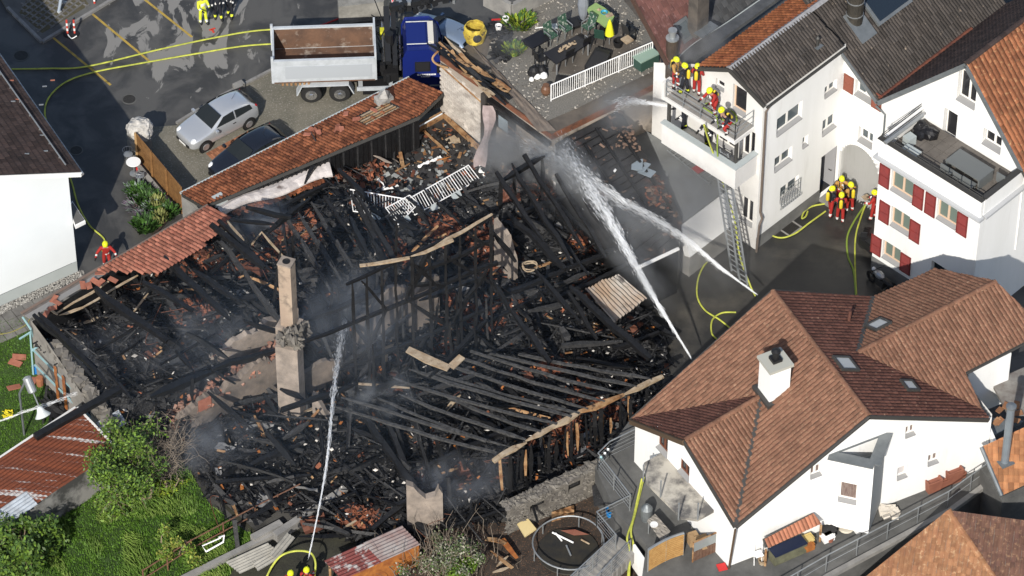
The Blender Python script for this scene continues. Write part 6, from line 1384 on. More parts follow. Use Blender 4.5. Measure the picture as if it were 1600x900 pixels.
t = thing('grey_cloth', 'grey cloth hanging upright by the white wall', 'parasol', at5(912, 30)); p = at5(911, 30); mb = MB(); mb.lathe(p, [(.1, 0), (.2, .3), (.26, .9), (.2, 1.5), (.06, 1.9)], 10, sq=(1, .7)); mb.build('cover', mat('grey_cover', (.2, .22, .25), .8), t)  # upright grey shape standing for a hanging cloth
# leaf tufts
def tuft(name, lb, c, r, h, n, m, cat='plant', spread=.5, parent=None, lw=.05):
    mb = MB()
    for k in range(n):
        a = R.uniform(0, 6.28); rr = r * math.sqrt(R.random()); b = V(c) + V((math.cos(a) * rr, math.sin(a) * rr, 0)); tip = b + V((math.cos(a) * spread * r * R.random() * 1.5, math.sin(a) * spread * r * R.random() * 1.5, h * R.uniform(.5, 1.1))); x = V((-math.sin(a), math.cos(a), 0)) * lw * R.uniform(.6, 1.4)
        md = b.lerp(tip, .6) + Z * h * .12; mb.poly([b - x * .4, b + x * .4, md + x, tip, md - x], R.randrange(len(m)) if isinstance(m, list) else 0)
    o = mb.build(name, m); return tag(o, lb, cat)
LEAFY = mat('lime_leaf', (.20, .26, .02), .6, isl=.4); LEAFG = mat('leaf_green', (.05, .12, .02), .6, isl=.5); LEAFD = mat('dark_leaf', (.03, .07, .018), .6, isl=.5); LEAFS = mat('silver_leaf', (.22, .27, .24), .7, isl=.4)
tuft('lime_shrub', 'lime green low shrub on the far corner of the gravel', at5(812, 36), .6, .35, 300, [LEAFY, LEAFG]); tuft('lime_plant', 'small lime green plant near the torn felt edge', at5(803, 80), .4, .3, 160, [LEAFY, LEAFG])
mb = MB()
for k in range(130):
    p = at5(R.uniform(765, 800), R.uniform(35, 95), R.uniform(0, .15)); mb.plate(p, R.uniform(.1, .5), R.uniform(.08, .3), .04, R, m=0 if R.random() < .8 else 1, tilt=.5)
stuff(mb.build('burnt_debris', [CHAR, CHARL]))
for x, y, m, lb in ((779, 46, STEELW, 'white bucket lying among black debris'), (790, 34, STEELW, 'white pot by the lime green shrub')):
    mb = MB(); mb.lathe(at5(x, y, .1), [(.12, 0), (.16, .25), (.13, .25), (.1, .04)], 10); tag(mb.build('bucket', m), lb, 'bucket')
mb = MB(); mb.beam(at5(768, 31, .1), at5(796, 29, .15), .06, .06); tag(mb.build('red_bar', mat('red_paint', (.45, .03, .03), .5)), 'thin red bar lying beyond the black debris', 'bar')
# low concrete wall far left of the terrace
mb = MB(); mb.beam(P(757, -4, 6.0), P(800, 18, 6.0), .2, .9); mb.beam(P(800, 18, 6.0), P(865, -14, 6.0), .2, .9); tag(mb.build('terrace_wall', CONC), 'pale concrete upstand wall behind the gravel terrace', 'wall')
# ================================================================== cars
TYREM = RUBBER; RIMM = mat('alloy_rim', (.5, .5, .51), .35, metal=.8); CGLASS = glass('car_glass', (.02, .024, .026), .05)
LAMPG = mat('lamp_glass', (.6, .62, .64), .1); REDL = mat('red_lamp', (.35, .01, .01), .2); PLATE = mat('number_plate', (.7, .7, .68), .5)
def wheel(parent, c, r, wd, name='wheel', rim=RIMM):
    mb = MB(); c = V(c); mb.lathe(c - V((0, wd / 2, 0)), [(r * .6, 0), (r * .94, 0), (r, wd * .2), (r, wd * .8), (r * .94, wd), (r * .6, wd)], 22, ax=V((0, 1, 0))); t = mb.build(name, TYREM, parent, smooth=False, local=True)
    s = -1 if c.y < 0 else 1
    mb = MB(); mb.lathe(c + V((0, s * wd * .36, 0)), [(r * .62, -.02 * s), (r * .62, .03 * s), (r * .52, .05 * s), (r * .2, .03 * s), (.005, .04 * s)], 20, ax=V((0, 1, 0)))
    for k in range(6):
        a = k * math.pi / 3; d = V((math.cos(a), 0, math.sin(a))); mb.beam(c + V((0, s * wd * .46, 0)) + d * r * .12, c + V((0, s * wd * .42, 0)) + d * r * .56, .06, .03, up=V((0, 1, 0)))
    mb.build('rim', rim, t, local=True)
def car(name, lb, loc, rz, paint, trim=BLACKM, sc_=1.0, cat='car', group=None):
    """compact hatchback, nose at +x"""
    t = thing(name, lb, cat, loc, rz, group); A_ = dict(local=True)
    st = [(1.95, .30, .50, .58, .50, None), (1.82, .22, .62, .72, .72, None), (1.45, .20, .68, .82, .80, None), (.95, .20, .70, .92, .83, None), (.72, .20, .70, .96, .835, (1.0, .70)), (.10, .20, .70, .98, .84, (1.40, .60)), (-.5, .20, .70, .99, .84, (1.46, .60)), (-1.2, .20, .70, 1.0, .83, (1.41, .585)), (-1.62, .22, .68, 1.02, .81, (1.28, .56)), (-1.84, .28, .66, 1.0, .77, (1.03, .66)), (-1.93, .34, .6, .86, .70, None)]
    rr = []
    for x, zb, zm, zt, hw, rf in st:
        zr, hr = rf if rf else (zt + .035, hw * .72)
        prof = [(hw * .86, zb), (hw * .99, zb + .12), (hw, zm), (hw * .95, zt), (hr, zr), (hr * .55, zr + .035)]
        rr.append([V((x, -y, z)) for y, z in prof] + [V((x, y, z)) for y, z in reversed(prof)])
    mb = MB(); mb.rings(rr); b = mb.build('body', paint, t, smooth=True, **A_)
    m_ = b.modifiers.new('sub', 'SUBSURF'); m_.levels = 2; m_.render_levels = 2
    def strip(nm, i0, i1, side, lo=.12, hi=.86, mt=CGLASS, par=b, f0=.1, f1=.9, off=.012):
        q = []
        for (i, f, h) in ((i0, f0, lo), (i1, f1, lo), (i1, f1, hi), (i0, f0, hi)): pass
    def pt(k, h, f=0):   # point on the window band at station k (+fraction f to the next), h from belt to roof edge
        k2 = min(k + 1, len(st) - 1); a, c = st[k], st[k2]
        def one(s):
            zr, hr = s[5] if s[5] else (s[3] + .035, s[4] * .72)
            return V((s[0], s[4] * .95 + (hr - s[4] * .95) * h, s[3] + (zr - s[3]) * h))
        return one(a).lerp(one(c), f)
    for s in (-1, 1):
        for nm, q in (('front_side_window', [pt(4, .35, .3), pt(6, .10, .0), pt(6, .88, .0), pt(5, .88, .1)]), ('rear_side_window', [pt(6, .10, .12), pt(7, .16, .75), pt(7, .8, .6), pt(6, .88, .12)])):
            mb = MB(); q = [V((p.x, p.y * s, p.z)) for p in q]; n = V((0, s, .45)).normalized(); mb.prism([p + n * .004 for p in q], n * .014); mb.build(nm, CGLASS, t, **A_)
        mb = MB(); mb.box((.62, s * .93, .98), .12, .18, .12); mb.build('wing_mirror', paint if s else paint, t, **A_)
        mb = MB(); mb.box((-.42, s * .845, .86), .16, .03, .03); mb.build('door_handle', trim, t, **A_)
        mb = MB(); mb.lathe((1.72, s * .55, .68), [(.02, -.1), (.16, -.06), (.17, .04), (.06, .12)], 12, ax=V((.75, s * .3, .6)).normalized(), sq=(1.1, .8)); mb.build('headlight', LAMPG, t, **A_)
        mb = MB(); mb.box((-1.79, s * .62, .93), .1, .12, .3); mb.build('tail_light', REDL, t, **A_)
        for x in (1.22, -1.25):
            wheel(t, (x, s * .74, .3), .3, .2)
            mb = MB(); mb.lathe((x, s * .79, .3), [(.31, 0), (.37, 0), (.37, s * .035), (.31, s * .035)], 20, ax=V((0, 1, 0))); mb.build('wheel_arch', trim, t, **A_)
    def acr(k0, f0, k1, f1, h0, h1, nm):
        def e(k, f, s, h):
            a, c = st[k], st[min(k + 1, len(st) - 1)]
            def one(u):
                zr, hr = u[5] if u[5] else (u[3] + .035, u[4] * .72); return V((u[0], hr * .93 * s, zr + .012))
            return one(a).lerp(one(c), f)
        q = [e(k0, f0, -1, 0), e(k0, f0, 1, 0), e(k1, f1, 1, 0), e(k1, f1, -1, 0)]; n = (q[1] - q[0]).cross(q[2] - q[1]).normalized(); n = n if n.z > 0 else -n
        mid0 = (q[0] + q[1]) / 2 + n * .055; mid1 = (q[2] + q[3]) / 2 + n * .055
        mb = MB(); lo_ = [q[0], mid0, q[1]]; hi_ = [q[3], mid1, q[2]]
        for k in range(2): mb.prism([lo_[k] + n * .012, lo_[k + 1] + n * .012, hi_[k + 1] + n * .012, hi_[k] + n * .012], n * .012)
        mb.build(nm, CGLASS, t, **A_)
    acr(3, .95, 5, .0, 0, 0, 'windscreen'); acr(7, .9, 9, .0, 0, 0, 'rear_window')
    mb = MB(); mb.box((1.9, 0, .42), .12, .95, .13); mb.build('grille', trim, t, **A_)
    mb = MB(); mb.box((1.955, 0, .40), .03, .5, .1); mb.build('number_plate', PLATE, t, **A_)
    mb = MB(); mb.box((-1.95, 0, .62), .03, .5, .1); mb.build('rear_plate', PLATE, t, **A_)
    mb = MB(); mb.tube([(-.9, 0, 1.47), (-1.15, 0, 1.75)], .008, 5); mb.build('aerial', BLACKM, t, **A_)
    return t
hd = math.atan2(-.6, -.8)
silver = mat('silver_car_paint', (.52, .54, .56), .25, metal=.55, coat=.5); dark = mat('black_car_paint', (.012, .014, .02), .15, coat=1)
fr, rr_ = P(322, 236), P(388, 201); mid = (fr + rr_) / 2; d = (fr - rr_).normalized(); left = V((-d.y, d.x, 0)); hd = math.atan2(d.y, d.x)
near = left if left.y < 0 else -left
car('silver_hatchback', 'silver hatchback parked on brick paving in the gravel yard', mid - near * .78, hd, silver)
car('black_hatchback', 'black car half hidden behind the rust red lean-to roof', mid - near * .78 + V((1.55, -2.35, 0)), hd + .04, dark)
c3 = P(690, 42, 1.2); car('blue_grey_car', 'pale blue grey car standing behind the blue lorry cab', V((c3.x, c3.y, 0)), math.atan2(.57, -.82), mat('blue_grey_paint', (.24, .31, .42), .3, metal=.4, coat=.5), sc_=1)
# brick paving patch under the silver car
mb = MB(); PB = mat('brick_paving', (.30, .13, .07), .9, isl=.35); u_ = d; v_ = near
for i in range(26):
    for j in range(6):
        c = mid + near * (.25 + j * .2) + u_ * (-1.35 + i * .105); mb.box(c + Z * .02, .09, .19, .05, ax=(u_, v_, Z))
tag(stuff(mb.build('brick_paving', PB)), 'strip of orange brick paving under the silver car')
# ================================================================== tipper lorry with loader crane and blue cab
tw0 = P(487, 161); rz = rad(3.0)
lr = thing('tipper_lorry', 'blue and grey tipper lorry with empty rusty bed and folded crane', 'lorry', tw0, rz)
A_ = dict(local=True)
BEDM = mat('light_grey_lorry_paint', (.46, .49, .52), .5, (.40, .43, .45), 1.5); BEDI = mat('worn_rusty_bed', (.17, .095, .06), .8, (.09, .055, .04), 1.2, c3=(.36, .31, .26), s3=1.1, lo3=.55, hi3=.68); BLUE = mat('dark_blue_cab_paint', (.010, .02, .145), .3, coat=.6)
x0, x1, y0, y1, zb, zt = -1.72, 3.0, .02, 2.42, 1.35, 2.6
mb = MB(); th = .09
mb.box(((x0 + x1) / 2, (y0 + y1) / 2, zb - .04), x1 - x0, y1 - y0, .08); mb.build('bed_floor', BEDI, lr, **A_)
for nm, c, sx, sy in (('bed_near_side', ((x0 + x1) / 2, y0 + th / 2, (zb + zt) / 2), x1 - x0, th), ('bed_far_side', ((x0 + x1) / 2, y1 - th / 2, (zb + zt) / 2), x1 - x0, th)):
    mb = MB(); mb.box(c, sx, sy, zt - zb); s_ = mb.build(nm, BEDM, lr, **A_)
    mb = MB(); yy = c[1] + (.052 if c[1] < 1 else -.052); mb.box((c[0], yy, c[2] + .0), sx - .1, .012, zt - zb - .08); mb.build('inner_lining', BEDI, s_, **A_)
    mb = MB(); mb.box((c[0], c[1], zt + .03), sx + .02, th + .05, .07); mb.build('top_rail', BEDM, s_, **A_)
mb = MB(); mb.box((x0 + .04, (y0 + y1) / 2, (zb + zt) / 2 + .02), .08, y1 - y0 - .2, zt - zb + .05); mb.build('tailgate', BEDM, lr, **A_)
for yy in (y0 + .06, y1 - .06): mb = MB(); mb.box((x0 - .02, yy, (zb + zt) / 2 + .1), .12, .14, zt - zb + .3); mb.build('corner_post', BEDM, lr, **A_)
mb = MB(); mb.box((x1 + .03, (y0 + y1) / 2, (zb + zt) / 2 + .2), .09, y1 - y0 + .05, zt - zb + .45); mb.build('headboard', BEDM, lr, **A_)
mb = MB(); mb.box(((x0 + x1) / 2 + .2, y0 - .01, (zb + zt) / 2 - .05), 4.0, .03, .75); mb.build('side_panel', mat('side_panel_grey', (.40, .43, .46), .5), lr, **A_)
mb = MB(); mb.box((2.3, 1.2, .95), 7.6, .85, .25); mb.build('chassis', BLACKM, lr, **A_)
CHROME = mat('polished_hub', (.6, .6, .6), .2, metal=.9)
for x in (0, 1.33, 5.0):
    for y in (.14, 2.26): wheel(lr, (x, y - (.0 if y < 1 else 0), .5), .5, .3, rim=CHROME)
# near-side wheels must face the camera: add hub discs outward
for x in (0, 1.33, 5.0):
    mb = MB(); mb.lathe((x, -.02, .5), [(.28, 0), (.27, -.03), (.16, -.05), (.14, -.02), (.1, -.09), (.005, -.1)], 20, ax=V((0, 1, 0))); mb.build('hub', CHROME, lr, **A_)
for x, l in ((.66, 2.7),):
    mb = MB(); mb.prism([(x - l / 2, -.08, .55), (x - l / 2 + .25, -.08, 1.12), (x + l / 2 - .25, -.08, 1.12), (x + l / 2, -.08, .55), (x + l / 2 - .06, -.08, .55), (x + l / 2 - .28, -.08, 1.07), (x - l / 2 + .28, -.08, 1.07), (x - l / 2 + .06, -.08, .55)], (0, .5, 0)); mb.build('mudguard', BEDM, lr, **A_)
mb = MB(); mb.box((3.0, .0, .78), 1.75, .08, .2); mb.box((3.0, .35, .78), 1.6, .5, .1); mb.build('side_guard', BEDM, lr, **A_)
mb = MB(); mb.box((3.0, .3, .62), 1.2, .5, .5); mb.build('tank', BLACKM, lr, **A_)
mb = MB()
for k in range(7): mb.box((-1.3 + k * .2, .1, 1.2), .1, .1, .22)
mb.build('bed_hinges', RAW, lr, **A_)
# cab
prof = [(4.35, .75), (4.35, 2.55), (4.5, 2.95), (5.55, 2.98), (5.95, 2.6), (6.12, 1.65), (6.12, .6), (5.6, .6), (5.45, 1.0), (4.6, 1.0), (4.5, .75)]
mb = MB(); mb.prism([(x, .02, z) for x, z in prof], (0, 2.36, 0)); cb_ = mb.build('cab', BLUE, lr, **A_)
bv = cb_.modifiers.new('b', 'BEVEL'); bv.width = .07; bv.segments = 2
mb = MB(); mb.box((5.2, .0, 2.02), .62, .04, .5); mb.build('side_window', PANED, cb_, **A_)
mb = MB(); mb.box((5.2, .012, 2.02), .72, .02, .6); mb.build('window_frame', BLACKM, cb_, **A_)
mb = MB(); mb.hexa([(6.0, .2, 1.7), (6.0, 2.2, 1.7), (5.78, 2.15, 2.52), (5.78, .25, 2.52), (6.14, .2, 1.7), (6.14, 2.2, 1.7), (5.99, 2.15, 2.5), (5.99, .25, 2.5)]); mb.build('windscreen', CGLASS, cb_, **A_)
mb = MB(); mb.box((4.95, 1.2, 3.03), .9, 1.5, .05); mb.build('roof_panel', BLUE, cb_, **A_)
for y in (.45, 2.0): mb = MB(); mb.tube([(4.5, y, 3.06), (5.6, y, 3.06)], .03, 6); mb.build('roof_bar', GALV, cb_, **A_)
mb = MB(); mb.box((5.62, 1.2, 3.08), .26, 1.4, .16); mb.build('beacon_bar', mat('pale_beacon', (.55, .53, .47), .3), cb_, **A_)
mb = MB(); mb.box((5.9, -.18, 2.1), .12, .22, .5); mb.build('mirror', BLACKM, cb_, **A_)
# pale lettering stripes on the cab door (unreadable in the photo: kept as two short printed lines)
PRT = mat('white_print', (.7, .7, .7), .6); mb = MB()
xx = 4.95
while xx < 5.75:
    wd_ = R.uniform(.05, .09); mb.box((xx + wd_ / 2, .012, 1.52), wd_, .012, .085); xx += wd_ + .018
xx = 5.12
while xx < 5.55:
    wd_ = R.uniform(.03, .06); mb.box((xx + wd_ / 2, .012, 1.40), wd_, .012, .04); xx += wd_ + .015
stuff(mb.build('door_print', PRT, cb_, **A_))
mb = MB(); mb.box((4.75, .0, 1.14), .5, .03, .05); mb.box((5.75, -.02, .85), .5, .05, .06); mb.build('step_edge', GALV, cb_, **A_)
# loader crane: column, folded booms, cylinders, hoses, outrigger
cx = 3.72
mb = MB(); mb.box((cx, 1.25, 1.35), .7, 2.3, .5); mb.build('crane_base', BLACKM, lr, **A_)
mb = MB(); mb.tube([(cx, 1.2, 1.3), (cx, 1.2, 3.1)], .2, 10); mb.build('crane_column', BLACKM, lr, **A_)
DKG = mat('dark_crane_paint', (.022, .023, .025), .4)
for a, b, w_ in (((cx - .1, .15, 2.2), (cx - .1, 3.0, 3.1), .26), ((cx + .22, .1, 2.0), (cx + .22, 3.2, 2.9), .22), ((cx + .1, 3.0, 3.1), (7.2, 4.1, 2.9), .28), ((cx + .2, 3.3, 2.8), (6.5, 4.4, 2.5), .2)):
    mb = MB(); mb.beam(a, b, w_, w_ * 1.2); mb.build('crane_boom', DKG, lr, **A_)
for a, b in (((cx - .3, .3, 1.9), (cx - .3, 2.6, 2.6)), ((cx + .45, .2, 1.7), (cx + .45, 2.0, 2.2))):
    mb = MB(); mb.tube([a, b], .06, 8); mb.build('hydraulic_cylinder', CHROME, lr, **A_)
for k in range(16):
    p = V((cx + R.uniform(-.45, .45), R.uniform(.1, 2.6), R.uniform(1.5, 2.6))); mb = MB(); mb.tube(smooth_path([p, p + V((R.uniform(-.3, .3), R.uniform(.2, .8), R.uniform(-.2, .5))), p + V((R.uniform(-.5, .5), R.uniform(.6, 1.5), R.uniform(-.5, .4)))], 5), .025, 5); mb.build('hydraulic_hose', BLACKM, lr, **A_)
for k in range(22):
    p = V((cx + R.uniform(-.5, .5), R.uniform(0, 2.3), R.uniform(.8, 1.9))); mb = MB(); mb.box(p, R.uniform(.1, .4), R.uniform(.1, .4), R.uniform(.1, .4), rz=R.uniform(0, .4)); mb.build('valve_block', R.choice((BLACKM, DKG, BLACKM, CHARL, GALV)), lr, **A_)
mb = MB(); mb.box((cx - .25, 2.1, 2.3), .35, .3, .5); mb.build('yellow_control_box', mat('warning_yellow', (.5, .5, .03), .5), lr, **A_)
mb = MB(); mb.tube([(cx + .1, 2.6, 2.2), (cx + .25, 4.0, 2.9)], .06, 6); o = mb.build('marker_pole', mat('red_white_marker', (.55, .03, .03), .5, (.7, .7, .7), .9, lo=.49, hi=.51), lr, **A_)
mb = MB()
for k in range(60):
    p = V((R.uniform(3.9, 7.3), 0, R.uniform(2.6, 3.3))); p.y = 2.9 + (p.x - 3.8) * .36 + R.uniform(-.25, .3); mb.box(p, R.uniform(.06, .3), R.uniform(.06, .3), R.uniform(.05, .25), rz=R.uniform(0, 1.5), m=0 if R.random() < .8 else 1)
mb.build('crane_fittings', [DKG, GALV], lr, **A_)['kind'] = 'stuff'
# concrete blocks behind the bed, yellow crumpled drum
cwt = thing('concrete_wall_block', 'weathered concrete wall block behind the lorry bed', 'wall', P(565, 35)); q = [P(530, 38, 0), P(600, 30, 0), P(625, -10, 0), P(600, -30, 0), P(528, 22, 0)]
mb = MB(); mb.prism(q, Z * 1.1); mb.build('block', mat('stained_block', (.33, .32, .29), .9, (.17, .165, .15), 1.0, bump=.02, bscale=6), cwt)
yd = thing('yellow_drum', 'crumpled yellow plastic drum on the burnt roof edge', 'drum', P(742, 62, TZ5)); mb = MB(); c = P(742, 62, TZ5 + .1); rows = []
for k in range(9):
    t = k / 8; rows.append([c + V((math.cos(a) * .5 * (1 + .15 * noise.noise(V((a * 2, t * 4, 1)))) * (.85 + .2 * math.sin(t * 3)), math.sin(a) * .42 * (1 + .2 * noise.noise(V((a * 2, t * 3, 4)))), t * .85)) for a in [j * math.pi / 9 for j in range(18)]])
mb.rings(rows, cap=False); ob = mb.build('shell', mat('dirty_yellow_plastic', (.55, .43, .06), .6, (.3, .2, .04), 3, c3=(.06, .045, .03), s3=5, lo3=.6, hi3=.66), yd); sm = ob.modifiers.new('s', 'SOLIDIFY'); sm.thickness = .04
mb = MB(); mb.lathe(c + V((.1, -.42, .45)), [(.16, 0), (.2, .06), (.12, .09)], 12, ax=V((.2, -.95, .3)).normalized()); mb.build('opening', CHARL, yd)
# rocks and wooden fence by the lane
rk = thing('pale_boulder', 'large pale rough boulder on a concrete corner pillar by the fence', 'boulder', P(222, 235)); c = P(222, 232)
bm = bmesh.new(); bmesh.ops.create_icosphere(bm, subdivisions=4, radius=1)
for v in bm.verts:
    p = v.co.copy(); f = 1 + .22 * noise.noise(p * 1.7) + .12 * noise.noise(p * 4) + .06 * noise.noise(p * 9); v.co = V((p.x * .62 * f, p.y * .55 * f, max(-.7, p.z * .62 * f))) + V((c.x, c.y, 1.2))
me = bpy.data.meshes.new('rock'); bm.to_mesh(me); bm.free(); me.materials.append(mat('pale_rock', (.5, .48, .45), .9, (.33, .32, .30), 3, bump=.03, bscale=7)); link('rock', me, rk)
mb = MB(); mb.box(c + V((-.1, .0, .35)), 1.0, .8, .8, rz=.3); mb.build('pillar', CONC, rk)
fn = thing('wooden_fence', 'stained orange brown wooden board fence beside the gravel yard', 'fence', P(218, 248)); fa, fb = P(216, 247), P(287, 332); fu = (fb - fa).normalized(); FLn_ = (fb - fa).length; NB = 16
FWOOD = mat('stained_fence_board', (.24, .125, .045), .7, (.16, .08, .03), 3, isl=.18)
for k in range(8):
    mb = MB(); z_ = .12 + k * .19; mb.beam(fa + Z * z_, fb + Z * z_, .04, .18); mb.build("board", FWOOD, fn)
for s in (0, .34, .67, 1): mb = MB(); p = fa.lerp(fb, s) + V((-.04, -.05, 0)); mb.beam(p, p + Z * 1.62, .1, .1); mb.build('post', mat('pale_fence_post', (.38, .24, .11), .7) if s == 0 else FWOOD, fn)
mb = MB(); mb.beam(fa + V((-.25, -.2, .1)), fb + V((-.25, -.2, .1)), .2, .22); tag(mb.build('bed_kerb', CONC), 'concrete kerb running between flower bed and wooden fence', 'kerb')
# bistro table and chairs
t = thing('bistro_table', 'round white bistro table beside the boulder', 'table', P(210, 270)); c = P(210, 271); mb = MB(); mb.lathe(c + Z * .71, [(.33, 0), (.34, .015), (.33, .03), (.01, .03)], 24); mb.build('tabletop', STEELW, t); mb = MB(); mb.tube([c, c + Z * .71], .03, 8); mb.build('pedestal', GALV, t); mb = MB(); mb.lathe(c, [(.22, 0), (.22, .02), (.03, .05)], 16); mb.build('foot', GALV, t)
def mchair(lb, x, y, rz):
    t = thing('metal_chair', lb, 'chair', P(x, y), rz); A2 = dict(local=True)
    mb = MB(); mb.lathe((0, 0, .44), [(.21, 0), (.22, .02), (.01, .03)], 16); mb.build('seat', GALV, t, **A2)
    mb = MB(); mb.tube([(math.cos(a) * .24, math.sin(a) * .24, .72) for a in [i * math.pi / 8 for i in range(-1, 10)]], .016, 6)
    mb.build('back_hoop', GALV, t, **A2)
    for k in range(5): a = .5 + k * .53; mb = MB(); mb.tube([(math.cos(a) * .2, math.sin(a) * .2, .45), (math.cos(a) * .24, math.sin(a) * .24, .72)], .01, 5); mb.build('back_bar', GALV, t, **A2)
    for k in range(4): a = .78 + k * 1.571; mb = MB(); mb.tube([(math.cos(a) * .17, math.sin(a) * .17, .44), (math.cos(a) * .22, math.sin(a) * .22, 0)], .014, 5); mb.build('leg', GALV, t, **A2)
mchair('metal bistro chair on the lane side of the round white table', 201, 252, .3); mchair('metal bistro chair between round table and flower bed', 219, 285, 3.4)
mb = MB(); mb.box(P(217, 262, .1), .3, .12, .14, rz=.4); tag(mb.build('red_box', mat('red_box', (.5, .03, .03), .5)), 'small red box behind the round white table', 'box')
# flower bed
fbp = PP([(202, 300), (222, 292), (250, 312), (272, 336), (240, 372), (205, 320)]); mb = MB(); mb.prism(fbp, Z * .12); mb.build('flower_bed_soil', DIRT, kind='structure')
fpx = [(p.x, p.y) for p in fbp]; k = 0
kinds = [('leafy_plant', 'broad-leaved green plant', [LEAFG, LEAFD], .4, .4, 90, .07), ('yucca_plant', 'pale spiky yucca', [mat('yucca_leaf', (.26, .28, .10), .6, isl=.3)], .22, .55, 60, .035), ('heather_plant', 'mauve grey heather', [mat('heather', (.16, .12, .17), .8, isl=.4), LEAFS], .4, .22, 160, .02), ('silver_plant', 'silver leaved plant', [LEAFS, LEAFG], .35, .35, 110, .04)]
for q, (x, y) in enumerate(((212, 300), (222, 308), (235, 318), (246, 322), (258, 335), (250, 345), (232, 338), (216, 322), (240, 330), (228, 355))):
    kd = kinds[(3, 0, 0, 1, 0, 1, 2, 2, 3, 0)[q]]; ps = ('nearest the bistro chairs', 'second from the bistro chairs', 'in the middle of the flower bed', 'against the fence kerb', 'at the eaves end of the flower bed', 'near the tiled eaves', 'on the lane side, middle', 'on the lane side near the chairs', 'in the bed centre behind the heather', 'at the lane corner of the bed')[q]
    tuft(kd[0], kd[1] + ' ' + ps, P(x, y, .12), kd[3] * 1.25, kd[4], kd[5] * 2, kd[2], lw=kd[6])
# striped bollards
def bollard(lb, x, y):
    t = thing('striped_bollard', lb, 'bollard', P(x, y)); p = P(x, y)
    mb = MB(); mb.lathe(p, [(.22, 0), (.22, .06), (.08, .1), (.05, .11)], 12); mb.build('base', BLACKM, t)
    for k in range(5): mb = MB(); mb.lathe(p, [(.05, .1 + k * .16), (.048, .26 + k * .16)], 10); mb.build('band', mat('bollard_red', (.5, .06, .04), .5) if k % 2 == 0 else STEELW, t)
bollard('red and white striped bollard left of its twin by the low pavement', 106, 54); bollard('red and white striped bollard right of its twin by the low pavement', 117, 54); bollard('single red and white bollard on the far pavement edge', 148, 8)
mb = MB(); mb.tube(smooth_path([P(106, 54, .15), P(112, 60, .03), P(120, 56, .12)]), .025, 5); tag(mb.build('bollard_chain', STEELW), 'white chain slung between the two striped bollards', 'chain')
mb = MB(); mb.beam(P(327, 47, .02), P(336, 44, .02), .08, .03); mb.beam(P(331, 46, .02), P(334, 51, .02), .08, .03); tag(mb.build('red_tool', mat('red_tool', (.5, .05, .03), .5)), 'small red tool lying on the asphalt near the hi-vis man', 'tool')
mb = MB(); mb.box(P(373, 134, .15), .5, .3, .3, rz=.6); mb.box(P(373, 134, .31), .4, .2, .04, rz=.6); tag(mb.build('grey_crate', CONC), 'small grey box on the kerb beside the silver car', 'box')
